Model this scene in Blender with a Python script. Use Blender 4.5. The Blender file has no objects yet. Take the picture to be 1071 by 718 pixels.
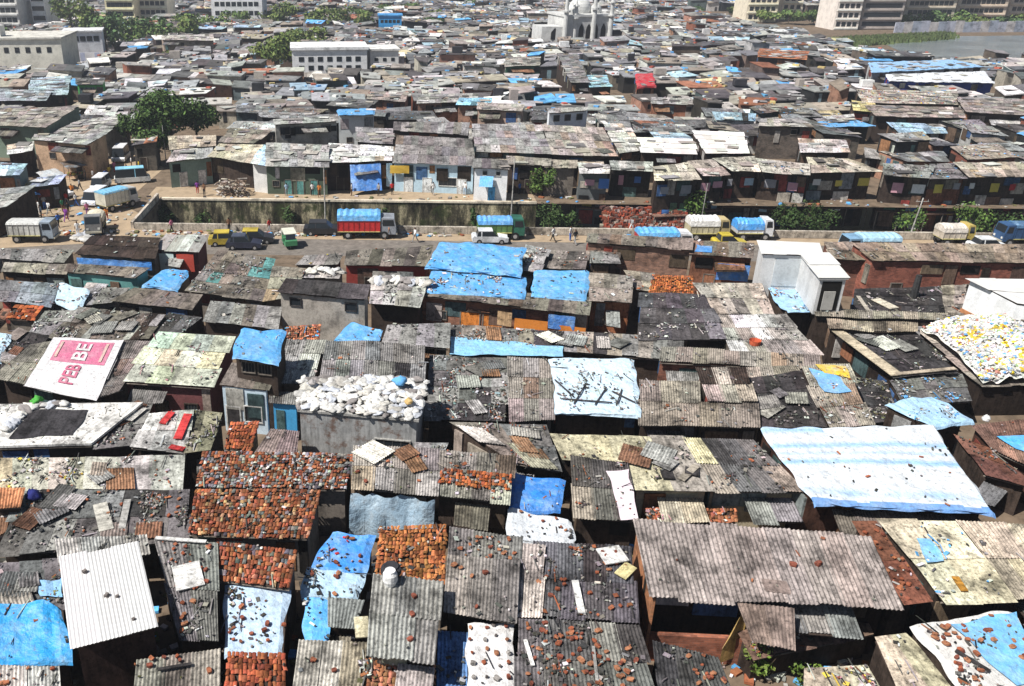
import bpy, bmesh, math, random
from mathutils import Vector, Matrix, noise as mnoise

SC = bpy.context.scene
COL = SC.collection
RNG = random.Random(7)
V = Vector

# ------------------------------------------------------------------ camera
H = 29.0
FPX = 900.0
CX, CY = 400.0, 359.0
PW, PH = 1071.0, 718.0
PHI = math.radians(25.0)
CAM = V((0, 0, H))
FWD = V((0, math.cos(PHI), -math.sin(PHI)))
UPV = V((0, math.sin(PHI), math.cos(PHI)))
RGT = V((1, 0, 0))


def ray(x, y):
    return FWD + RGT * ((x - CX) / FPX) - UPV * ((y - CY) / FPX)


def at(x, y, z=0.0):
    d = ray(x, y)
    t = (z - H) / d.z
    return CAM + d * t


def at_y(x, y, Y):
    d = ray(x, y)
    return CAM + d * (Y / d.y)


def ztop(p, y):
    """height at which the upright through p crosses picture row y"""
    return at_y(px(V((p.x, p.y, 3)))[0], y, p.y).z


def px(p):
    q = p - CAM
    f = q.dot(FWD)
    return (CX + FPX * q.dot(RGT) / f, CY - FPX * q.dot(UPV) / f)


cd = bpy.data.cameras.new("camera")
cam = bpy.data.objects.new("camera", cd)
COL.objects.link(cam)
cam.location = CAM
cam.rotation_euler = (math.pi / 2 - PHI, 0, 0)
cd.sensor_fit = 'HORIZONTAL'
cd.sensor_width = 36
cd.lens = 36 * FPX / PW
cd.shift_x = (PW / 2 - CX) / PW
cd.shift_y = 0.0
cd.clip_start = 0.5
cd.clip_end = 6000
SC.camera = cam

# ------------------------------------------------------------------ light
SUN_EL, SUN_ROT = 53.0, 243.0
w = bpy.data.worlds.new("World")
SC.world = w
w.use_nodes = True
nt = w.node_tree
bg = nt.nodes["Background"]
sky = nt.nodes.new("ShaderNodeTexSky")
sky.sky_type = 'NISHITA'
sky.sun_disc = False
sky.sun_elevation = math.radians(SUN_EL)
sky.sun_rotation = math.radians(SUN_ROT)
nt.links.new(sky.outputs[0], bg.inputs[0])
bg.inputs[1].default_value = 0.05
sl = bpy.data.lights.new("sun", 'SUN')
sl.energy = 5.0
sl.angle = math.radians(0.5)
sl.color = (1.0, 0.965, 0.915)
so = bpy.data.objects.new("sun", sl)
COL.objects.link(so)
el, az = math.radians(SUN_EL), math.radians(SUN_ROT)
sd = V((math.sin(az) * math.cos(el), math.cos(az) * math.cos(el), math.sin(el)))
so.rotation_euler = sd.to_track_quat('Z', 'Y').to_euler()
so.location = (-60, 20, 80)
SC.view_settings.view_transform = 'Standard'
SC.view_settings.look = 'None'
SC.view_settings.gamma = 1
SC.view_settings.exposure = 0.45
SC.view_settings.use_curve_mapping = False

# ------------------------------------------------------------------ materials


def N(nt, t, **kw):
    n = nt.nodes.new(t)
    for k, v in kw.items():
        setattr(n, k, v)
    return n


def new_mat(name, rough=0.85, metal=0.0, spec=0.3):
    m = bpy.data.materials.new(name)
    m.use_nodes = True
    nt = m.node_tree
    b = nt.nodes["Principled BSDF"]
    b.inputs["Roughness"].default_value = rough
    b.inputs["Metallic"].default_value = metal
    b.inputs["Specular IOR Level"].default_value = spec
    return m, nt, b


def ramp(nt, src, stops):
    r = N(nt, "ShaderNodeValToRGB")
    cr = r.color_ramp
    while len(cr.elements) < len(stops):
        cr.elements.new(0.5)
    for e, (p, c) in zip(cr.elements, stops):
        e.position = p
        e.color = (c, c, c, 1) if isinstance(c, (int, float)) else (*c, 1)
    nt.links.new(src, r.inputs[0])
    return r.outputs[0]


def mul(nt, a, b, fac=1.0, mode='MULTIPLY'):
    x = N(nt, "ShaderNodeMix", data_type='RGBA', blend_type=mode)
    x.inputs[0].default_value = fac
    nt.links.new(a, x.inputs[6])
    if isinstance(b, tuple):
        x.inputs[7].default_value = (*b, 1)
    else:
        nt.links.new(b, x.inputs[7])
    return x.outputs[2]


def mixf(nt, fac, a, b):
    x = N(nt, "ShaderNodeMix", data_type='RGBA')
    nt.links.new(fac, x.inputs[0])
    nt.links.new(a, x.inputs[6])
    if isinstance(b, tuple):
        x.inputs[7].default_value = (*b, 1)
    else:
        nt.links.new(b, x.inputs[7])
    return x.outputs[2]


def wnoise(nt, scale, detail=4, vec=None, rough=0.6):
    n = N(nt, "ShaderNodeTexNoise")
    n.inputs["Scale"].default_value = scale
    n.inputs["Detail"].default_value = detail
    n.inputs["Roughness"].default_value = rough
    if vec is None:
        g = N(nt, "ShaderNodeNewGeometry")
        vec = g.outputs["Position"]
    nt.links.new(vec, n.inputs["Vector"])
    return n.outputs["Fac"]


def attr(nt):
    a = N(nt, "ShaderNodeAttribute", attribute_name="col")
    return a.outputs["Color"]


def uvmap(nt, sx, sy):
    u = N(nt, "ShaderNodeUVMap", uv_map="uv")
    m = N(nt, "ShaderNodeMapping")
    m.inputs["Scale"].default_value = (sx, sy, 1)
    nt.links.new(u.outputs[0], m.inputs[0])
    return m.outputs[0]


def bump(nt, b, h, strength=0.5, dist=0.02):
    n = N(nt, "ShaderNodeBump")
    n.inputs["Strength"].default_value = strength
    n.inputs["Distance"].default_value = dist
    nt.links.new(h, n.inputs["Height"])
    nt.links.new(n.outputs[0], b.inputs["Normal"])


MATS = {}


def m_surface(name, rough, metal=0.0, spec=0.25, streak=True, blotch=0.6, rust=0.0, spot=0.5, bmp=0.5):
    m, nt, b = new_mat(name, rough, metal, spec)
    c = attr(nt)
    if streak:
        s = wnoise(nt, 1.0, 5, uvmap(nt, 4.5, 0.55))
        c = mul(nt, c, ramp(nt, s, [(0.32, 0.5), (0.52, 1.0), (0.7, 1.25)]), 0.85)
    big = wnoise(nt, 0.55, 6, rough=0.7)
    c = mul(nt, c, ramp(nt, big, [(0.37, 0.26), (0.50, 0.92), (0.66, 1.3)]), blotch)
    fine = wnoise(nt, 6.0, 5, rough=0.8)
    c = mul(nt, c, ramp(nt, fine, [(0.36, 0.22), (0.47, 0.95), (0.60, 1.2), (0.72, 1.6)]), spot)
    if spot >= 0.5:
        gr = wnoise(nt, 1.9, 7, rough=0.8)
        c = mul(nt, c, ramp(nt, gr, [(0.38, 0.3), (0.47, 1.0), (0.58, 1.05), (0.68, 1.5)]), 0.75)
    if rust:
        rn = wnoise(nt, 0.9, 7, rough=0.75)
        f = ramp(nt, rn, [(0.52, 0.0), (0.62, rust)])
        c = mixf(nt, f, c, (0.13, 0.055, 0.025))
    nt.links.new(c, b.inputs["Base Color"])
    if bmp:
        bump(nt, b, wnoise(nt, 22, 3), bmp, 0.02)
    MATS[name] = m
    return m


m_surface("asbestos_sheet", 0.9, spec=0.15, spot=0.9, blotch=0.9)
m_surface("tin_sheet", 0.5, 0.15, 0.4, rust=0.75, spot=0.3, blotch=0.35, bmp=0.15)
m_surface("clean_tin", 0.6, 0.0, 0.3, streak=False, rust=0.06, spot=0.12, blotch=0.12, bmp=0.1)
m_surface("clay_tile", 0.9, spec=0.15, streak=False, blotch=0.55, spot=0.7)
m_surface("plaster", 0.9, spec=0.15, streak=False, blotch=0.7, spot=0.45)
m_surface("painted_wall", 0.85, spec=0.2, streak=False, blotch=0.28, spot=0.22)
m_surface("weathered_wood", 0.9, spec=0.1, streak=True, blotch=0.6, spot=0.5)
m_surface("litter", 0.9, spec=0.12, streak=False, blotch=0.45, spot=0.4, bmp=0)
m_surface("vehicle_paint", 0.5, 0.0, 0.45, streak=False, blotch=0.55, spot=0.4, bmp=0)
m_surface("sacking", 0.85, spec=0.15, streak=False, blotch=0.45, spot=0.45, bmp=0.6)
m_surface("cloth", 0.95, spec=0.05, streak=False, blotch=0.25, spot=0.2, bmp=0.2)
m_surface("concrete", 0.9, spec=0.15, streak=True, blotch=0.85, spot=0.5)
m_surface("rubber", 0.8, spec=0.2, streak=False, blotch=0.3, spot=0.2, bmp=0)


def m_tarp(name, base_attr=True, fade=(0.45, 0.66, 0.82), famt=0.45):
    m, nt, b = new_mat(name, 0.45, 0, 0.4)
    c = attr(nt)
    f = ramp(nt, wnoise(nt, 1.1, 6, rough=0.7), [(0.48, 0.0), (0.68, famt)])
    c = mixf(nt, f, c, fade)
    c = mul(nt, c, ramp(nt, wnoise(nt, 3.5, 4), [(0.35, 0.6), (0.52, 1.0), (0.7, 1.15)]), 0.5)
    dr = ramp(nt, wnoise(nt, 4.0, 7, rough=0.75), [(0.56, 0.0), (0.66, 0.6)])
    c = mixf(nt, dr, c, (0.14, 0.125, 0.11))
    du = ramp(nt, wnoise(nt, 0.8, 5, rough=0.65), [(0.42, 0.0), (0.66, 0.25)])
    c = mixf(nt, du, c, (0.30, 0.29, 0.27))
    nt.links.new(c, b.inputs["Base Color"])
    bump(nt, b, wnoise(nt, 2.6, 5), 0.85, 0.15)
    MATS[name] = m


m_tarp("tarpaulin")
m_tarp("clean_tarpaulin", fade=(.6, .62, .6), famt=0.25)


def m_brick(name, scale=1.0):
    m, nt, b = new_mat(name, 0.9, 0, 0.15)
    t = N(nt, "ShaderNodeTexBrick")
    nt.links.new(uvmap(nt, 1, 1), t.inputs["Vector"])
    t.inputs["Scale"].default_value = 1.0
    t.inputs["Brick Width"].default_value = 0.3
    t.inputs["Row Height"].default_value = 0.12
    t.inputs["Mortar Size"].default_value = 0.014
    t.inputs["Color1"].default_value = (1.15, 1.1, 1.05, 1)
    t.inputs["Color2"].default_value = (0.6, 0.6, 0.62, 1)
    t.inputs["Mortar"].default_value = (0.8, 1.0, 1.15, 1)
    c = mul(nt, attr(nt), t.outputs["Color"])
    c = mul(nt, c, ramp(nt, wnoise(nt, 1.0, 6, rough=0.7), [(0.34, 0.3), (0.52, 1.0), (0.7, 1.2)]), 0.8)
    nt.links.new(c, b.inputs["Base Color"])
    bump(nt, b, t.outputs["Fac"], 0.5, -0.01)
    MATS[name] = m


m_brick("brickwork")


def m_simple(name, col, rough=0.8, spec=0.3, metal=0, nscale=None, lo=0.6, hi=1.25):
    m, nt, b = new_mat(name, rough, metal, spec)
    if nscale:
        r = ramp(nt, wnoise(nt, nscale, 6, rough=0.7), [(0.33, tuple(x * lo for x in col)), (0.5, col), (0.68, tuple(min(1, x * hi) for x in col))])
        nt.links.new(r, b.inputs["Base Color"])
    else:
        b.inputs["Base Color"].default_value = (*col, 1)
    MATS[name] = m
    return m, nt, b


m_simple("pane_dark", (0.02, 0.025, 0.03), 0.15, 0.5)
m_simple("void_dark", (0.015, 0.014, 0.013), 0.95, 0.05)
m_simple("earth", (0.16, 0.12, 0.085), 0.95, 0.1, nscale=0.7, lo=0.45)
m_simple("dusty_road", (0.36, 0.275, 0.185), 0.95, 0.1, nscale=0.9, lo=0.75, hi=1.15)
m_simple("asphalt", (0.17, 0.15, 0.13), 0.9, 0.15, nscale=1.2, lo=0.7, hi=1.4)
m_simple("trunk_bark", (0.10, 0.075, 0.05), 0.95, 0.1, nscale=4)
m, nt, b = m_simple("water", (0.16, 0.19, 0.20), 0.22, 0.5, nscale=0.05, lo=0.7, hi=1.5)
bump(nt, b, wnoise(nt, 0.8, 3), 0.25, 0.2)


def m_mossy(name):
    m, nt, b = new_mat(name, 0.92, 0, 0.15)
    c = attr(nt)
    s1 = wnoise(nt, 1.0, 6, uvmap(nt, 0.45, 0.12), 0.75)
    c = mul(nt, c, ramp(nt, s1, [(0.42, 0.06), (0.50, 0.30), (0.57, 1.1), (0.66, 1.7)]), 1.0)
    s2 = wnoise(nt, 1.0, 5, uvmap(nt, 0.35, 0.3), 0.7)
    c = mixf(nt, ramp(nt, s2, [(0.52, 0.0), (0.60, 0.85)]), c, (0.035, 0.045, 0.015))
    s3 = wnoise(nt, 5.0, 4, rough=0.8)
    c = mul(nt, c, ramp(nt, s3, [(0.36, 0.35), (0.5, 1.0), (0.66, 1.4)]), 0.8)
    nt.links.new(c, b.inputs["Base Color"])
    bump(nt, b, wnoise(nt, 8, 4), 0.5, 0.05)
    MATS[name] = m


m_mossy("mossy_wall")


def m_leaf(name):
    m, nt, b = new_mat(name, 0.7, 0, 0.2)
    c = mul(nt, attr(nt), ramp(nt, wnoise(nt, 0.7, 3), [(0.35, 0.55), (0.5, 1.0), (0.66, 1.5)]), 0.8)
    nt.links.new(c, b.inputs["Base Color"])
    MATS[name] = m


m_leaf("foliage")

# ------------------------------------------------------------------ mesh builder


class MB:
    def __init__(s):
        s.v, s.f, s.c, s.uv = [], [], [], []

    def face(s, pts, col, uvs=None):
        n = len(s.v)
        s.v.extend([tuple(p) for p in pts])
        s.f.append(tuple(range(n, n + len(pts))))
        s.c.append(col)
        s.uv.append(uvs)

    def box(s, c, size, col, rot=0.0, M=None, top=None):
        hx, hy, hz = size[0] / 2, size[1] / 2, size[2] / 2
        n = len(s.v)
        ca, sa = math.cos(rot), math.sin(rot)
        for dz in (-1, 1):
            for dx, dy in ((-1, -1), (1, -1), (1, 1), (-1, 1)):
                k = 1.0
                if top is not None and dz > 0:
                    k = top
                p = V((dx * hx * k, dy * hy * k, dz * hz))
                if M is not None:
                    p = M @ p
                else:
                    p = V((p.x * ca - p.y * sa, p.x * sa + p.y * ca, p.z))
                s.v.append((p.x + c[0], p.y + c[1], p.z + c[2]))
        dims = [(size[0], size[1])] * 2 + [(size[0], size[2]), (size[1], size[2])] * 2
        for q, d in zip(((3, 2, 1, 0), (4, 5, 6, 7), (0, 1, 5, 4), (1, 2, 6, 5), (2, 3, 7, 6), (3, 0, 4, 7)), dims):
            s.f.append(tuple(n + i for i in q))
            s.c.append(col)
            s.uv.append([(0, 0), (d[0], 0), (d[0], d[1]), (0, d[1])])

    def hexa(s, a, b, col, caps=True):
        """a: four lower points, b: four upper points"""
        n = len(s.v)
        s.v.extend([tuple(p) for p in a] + [tuple(p) for p in b])
        fs = [(0, 1, 5, 4), (1, 2, 6, 5), (2, 3, 7, 6), (3, 0, 4, 7)]
        if caps:
            fs += [(3, 2, 1, 0), (4, 5, 6, 7)]
        P = list(a) + list(b)
        off = 0.0
        for q in fs:
            w = (V(P[q[1]]) - V(P[q[0]])).length
            h = (V(P[q[2]]) - V(P[q[1]])).length
            s.f.append(tuple(n + i for i in q))
            s.c.append(col)
            s.uv.append([(off, 0), (off + w, 0), (off + w, h), (off, h)])
            off += w + 0.37

    def tube(s, p0, p1, r0, r1, col, n=6, cap=True):
        p0, p1 = V(p0), V(p1)
        d = (p1 - p0).normalized()
        a = d.orthogonal().normalized()
        b = d.cross(a)
        k = len(s.v)
        for p, r in ((p0, r0), (p1, r1)):
            for i in range(n):
                t = 2 * math.pi * i / n
                s.v.append(tuple(p + (a * math.cos(t) + b * math.sin(t)) * r))
        for i in range(n):
            j = (i + 1) % n
            s.f.append((k + i, k + j, k + n + j, k + n + i))
            s.c.append(col)
            s.uv.append(None)
        if cap:
            s.f.append(tuple(k + n + i for i in range(n)))
            s.c.append(col)
            s.uv.append(None)
            s.f.append(tuple(k + i for i in reversed(range(n))))
            s.c.append(col)
            s.uv.append(None)

    def build(s, name, mat, parent=None, origin=None, smooth=False):
        me = bpy.data.meshes.new(name)
        if origin is None:
            origin = parent.location.copy() if parent is not None else V((0, 0, 0))
        ox, oy, oz = origin
        me.from_pydata([(x - ox, y - oy, z - oz) for x, y, z in s.v], [], s.f)
        ca = me.color_attributes.new("col", 'FLOAT_COLOR', 'CORNER')
        data = []
        uvd = []
        for f, c, u in zip(s.f, s.c, s.uv):
            k = len(f)
            data.extend((c[0], c[1], c[2], 1.0) * k)
            if u is None:
                for i in f:
                    p = s.v[i]
                    uvd.extend((p[0], p[1]))
            else:
                for q in u:
                    uvd.extend(q)
        ca.data.foreach_set("color", data)
        ul = me.uv_layers.new(name="uv")
        ul.data.foreach_set("uv", uvd)
        if smooth:
            me.polygons.foreach_set("use_smooth", [True] * len(me.polygons))
        me.materials.append(MATS[mat])
        me.update()
        o = bpy.data.objects.new(name, me)
        COL.objects.link(o)
        if parent is not None:
            o.parent = parent
        else:
            o.location = origin
        return o


def tag(o, label=None, cat=None, group=None, kind=None):
    if label:
        o["label"] = label
    if cat:
        o["category"] = cat
    if group:
        o["group"] = group
    if kind:
        o["kind"] = kind
    return o


def empty(name, loc, label=None, cat=None, group=None):
    o = bpy.data.objects.new(name, None)
    o.empty_display_size = 0.5
    COL.objects.link(o)
    o.location = V(loc)
    return tag(o, label, cat, group)


def jit(c, a, r=RNG):
    k = 1 + r.uniform(-a, a)
    return tuple(max(0.004, x * k * (1 + r.uniform(-a, a) * 0.25)) for x in c)


# base colours
G = (0.25, 0.245, 0.233)
LG = (0.385, 0.375, 0.35)
DG = (0.15, 0.145, 0.14)
BR = (0.195, 0.168, 0.142)
BE = (0.31, 0.275, 0.225)
DB = (0.055, 0.04, 0.032)
DK = (0.055, 0.05, 0.05)
WH = (0.66, 0.65, 0.62)
CR = (0.60, 0.54, 0.38)
OR = (0.36, 0.105, 0.04)
BL = (0.085, 0.34, 0.68)
PB = (0.52, 0.70, 0.82)
RU = (0.20, 0.085, 0.05)
SL = (0.19, 0.175, 0.185)
NB = (0.03, 0.06, 0.30)
GN = (0.10, 0.22, 0.14)
TE = (0.12, 0.30, 0.28)
MA = (0.16, 0.06, 0.06)
# ------------------------------------------------------------------ roofs and shacks
class Roof:
    """four corners BL, BR, FR, FL in the world; u runs left to right, v back to front"""

    def __init__(s, P):
        s.P = P
        s.sag = 0.0
        s.ph = P[0].x
        s.W = ((P[1] - P[0]).length + (P[2] - P[3]).length) / 2
        s.D = ((P[3] - P[0]).length + (P[2] - P[1]).length) / 2

    def at(s, u, v, dz=0.0):
        a = s.P[0].lerp(s.P[1], u)
        b = s.P[3].lerp(s.P[2], u)
        p = a.lerp(b, v)
        p.z += dz + s.sag * (mnoise.noise(V((p.x * .32, p.y * .32, s.ph))) + .35 * mnoise.noise(V((p.x * .8, p.y * .8, s.ph + 4))))
        return p

    def uv_of(s, x, y):
        u = v = 0.5
        for _ in range(12):
            p = s.at(u, v)
            du = (s.P[1] - s.P[0]) * (1 - v) + (s.P[2] - s.P[3]) * v
            dv = (s.P[3] - s.P[0]) * (1 - u) + (s.P[2] - s.P[1]) * u
            ex, ey = x - p.x, y - p.y
            det = du.x * dv.y - du.y * dv.x
            if abs(det) < 1e-6:
                break
            u += (ex * dv.y - ey * dv.x) / det
            v += (du.x * ey - du.y * ex) / det
            u, v = max(-2, min(3, u)), max(-2, min(3, v))
        return u, v

    def hit(s, x, y, dz=0.0):
        z = sum(p.z for p in s.P) / 4
        for _ in range(8):
            q = at(x, y, z)
            u, v = s.uv_of(q.x, q.y)
            z = s.at(max(0, min(1, u)), max(0, min(1, v))).z
        q = at(x, y, z)
        q.z += dz
        return q

    def normal(s):
        return ((s.P[1] - s.P[0]).cross(s.P[0] - s.P[3])).normalized()


def sheets(mb, R, col, rng, corr=True, ws=1.05, ls=2.3, var=0.22, alt=(), altp=0.12, pitch=0.15, amp=0.024,
           ragged=0.16, miss=0.0, lift=0.02):
    W, D = R.W, R.D
    nu, nv = max(1, round(W / ws)), max(1, round(D / ls))
    for j in range(nv - 1, -1, -1):
        sh = rng.uniform(-1, 1) * min(.14, ragged) / W
        for i in range(nu):
            if rng.random() < miss:
                continue
            c = rng.choice(alt) if alt and rng.random() < altp else col
            c = jit(c, var, rng)
            u0, u1 = (i - 0.04) / nu + sh, (i + 1.04) / nu + sh
            v0 = (j - (0.08 if j else rng.uniform(0, .05))) / nv
            v1 = (j + 1 + 0.02) / nv
            if j == nv - 1:
                v1 += rng.uniform(-0.4, 1) * ragged / D
            z0 = lift + rng.random() * 0.02 + (nv - 1 - j) * 0.006
            z1 = z0 + 0.025 + rng.random() * 0.03
            sk = rng.gauss(0, 0.025) / W
            n = max(2, int((u1 - u0) * W / pitch * 4)) if corr else 1
            k = len(mb.v)
            nr = max(1, round((v1 - v0) * D / 1.1)) if R.sag else 1
            for a in range(n + 1):
                u = u0 + (u1 - u0) * a / n
                h = amp * (0, 1, 0, -1)[a % 4] if corr else 0
                for r in range(nr + 1):
                    t = r / nr
                    mb.v.append(tuple(R.at(u + sk * t, v0 + (v1 - v0) * t, z0 + (z1 - z0) * t + h)))
            su = rng.random() * 50
            for a in range(n):
                x0, x1 = su + a * (u1 - u0) * W / n, su + (a + 1) * (u1 - u0) * W / n
                for r in range(nr):
                    q = k + a * (nr + 1) + r
                    ya, yb = (v0 + (v1 - v0) * r / nr) * D, (v0 + (v1 - v0) * (r + 1) / nr) * D
                    mb.f.append((q, q + 1, q + nr + 2, q + nr + 1))
                    mb.c.append(c)
                    mb.uv.append([(x0, ya), (x0, yb), (x1, yb), (x1, ya)])


def tiles(mb, R, col, rng, tw=0.17, th=0.25, miss=0.05, alt=(), altp=0.1):
    nu, nv = max(2, round(R.W / tw)), max(2, round(R.D / th))
    for j in range(nv - 1, -1, -1):
        for i in range(nu):
            if rng.random() < miss:
                continue
            c = rng.choice(alt) if alt and rng.random() < altp else col
            c = jit(c, 0.6, rng)
            u0, u1 = (i + rng.uniform(-.15, .15)) / nu, (i + 0.95 + rng.uniform(-.15, .15)) / nu
            v0, v1 = (j - 0.15 + rng.uniform(-.1, .1)) / nv, (j + 1.0 + rng.uniform(-.3, .25)) / nv
            z0, z1 = 0.02 + rng.random() * .015, 0.045 + rng.random() * 0.05
            sk = rng.gauss(0, 0.25) / nu
            k = len(mb.v)
            for a in range(4):
                u = u0 + (u1 - u0) * a / 3
                h = 0.03 * (0, 1, 1, 0)[a]
                mb.v.append(tuple(R.at(u, v0, z0 + h)))
                mb.v.append(tuple(R.at(u + sk, v1, z1 + h)))
            for a in range(3):
                q = k + 2 * a
                mb.f.append((q, q + 1, q + 3, q + 2))
                mb.c.append(c)
                mb.uv.append(None)


def drape(mb, R, col, rng, step=0.3, amp=0.09, hang=0.35, lift=0.06, stripes=None, seed=0.0, ragged=0.22, flat=False):
    nu, nv = max(3, int(R.W / step)), max(3, int(R.D / step))
    hr = 2 if hang else 0
    base = len(mb.v)
    for j in range(nv + 1 + hr):
        for i in range(nu + 1):
            u, v = i / nu, min(j, nv) / nv
            p = R.at(u, v, lift)
            n1 = mnoise.noise(V((p.x * 0.8 + seed, p.y * 0.8, seed)))
            n2 = mnoise.noise(V((p.x * 2.3, p.y * 2.3 + seed, 3 + seed)))
            n3 = abs(mnoise.noise(V((p.x * 1.1 + p.y * .5, p.y * 0.35 + seed, 9 + seed))))
            p.z += max(-lift * 0.4, amp * (0.7 * n1 + 0.2 * n2 + 1.0 * n3))
            e = ragged * .8 * n1
            if i in (0, nu):
                p.x += e * 1.4
                p.z -= 0.1 if hang else 0
            if j in (0, nv):
                p.y += e * 1.4
            if j > nv:
                d = (R.P[3] - R.P[0]).normalized()
                t = (j - nv) / hr
                p += V((d.x, d.y, 0)) * (0.10 + 0.10 * n1) * t
                p.z -= hang * t * (0.7 + 0.5 * n1)
            mb.v.append(tuple(p))
    for j in range(nv + hr):
        for i in range(nu):
            a = base + j * (nu + 1) + i
            mb.f.append((a, a + nu + 1, a + nu + 2, a + 1))
            c = stripes((i + .5) / nu, (j + .5) / nv) if stripes else col
            mb.c.append(c)
            mb.uv.append(None)


SHACKS = []        # (root, roof, litter spec, group of detail level)
ROOTS = {}


def wallmat(kind):
    return {'brick': 'brickwork', 'plaster': 'plaster', 'paint': 'painted_wall', 'tin': 'tin_sheet', 'wood': 'weathered_wood'}[kind]


def opening(mb, a, b, z0, z1, out, col, depth=0.05):
    """a shallow box standing proud of a wall between plan points a and b"""
    o = out * depth
    q = [V((a.x, a.y, z0)), V((b.x, b.y, z0)), V((b.x, b.y, z0)) - o * 0.5, V((a.x, a.y, z0)) - o * 0.5]
    q[0] += o
    q[1] += o
    t = [p + V((0, 0, z1 - z0)) for p in q]
    mb.hexa(q, t, col)


def door_on(root, A, B, out, u, z0, w=0.85, h=1.85, col=DB, frame=BR):
    d = (B - A)
    L = d.length
    d = d / L
    a, b = A + d * (u * L - w / 2), A + d * (u * L + w / 2)
    m = MB()
    opening(m, a, b, z0 + 0.03, z0 + h, out, col, 0.05)
    dr = m.build("door", "weathered_wood", root)
    f = MB()
    opening(f, a - d * 0.09, a, z0 + 0.01, z0 + h + .08, out, frame, 0.08)
    opening(f, b, b + d * 0.09, z0 + 0.01, z0 + h + .08, out, frame, 0.08)
    opening(f, a, b, z0 + h, z0 + h + 0.08, out, frame, 0.08)
    o = f.build("frame", "weathered_wood", None, root.location.copy())
    o.location = (0, 0, 0)
    o.parent = dr
    return dr


def window_on(root, A, B, out, u, z0, w=0.8, h=0.7, frame=BR, bars=3, pane=None):
    d = (B - A)
    L = d.length
    d = d / L
    a, b = A + d * (u * L - w / 2), A + d * (u * L + w / 2)
    f = MB()
    t = 0.07
    opening(f, a - d * t, b + d * t, z0 - t, z0, out, frame, 0.09)
    opening(f, a - d * t, b + d * t, z0 + h, z0 + h + t, out, frame, 0.09)
    opening(f, a - d * t, a, z0, z0 + h, out, frame, 0.09)
    opening(f, b, b + d * t, z0, z0 + h, out, frame, 0.09)
    for k in range(bars):
        c = a + (b - a) * ((k + 1) / (bars + 1))
        opening(f, c - d * 0.012, c + d * 0.012, z0, z0 + h, out, DG, 0.05)
    fr = f.build("window", "weathered_wood", root)
    p = MB()
    opening(p, a, b, z0, z0 + h, out, (1, 1, 1), 0.02)
    o = p.build("pane", pane or "pane_dark", None, root.location.copy())
    o.location = (0, 0, 0)
    o.parent = fr
    return fr


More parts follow.
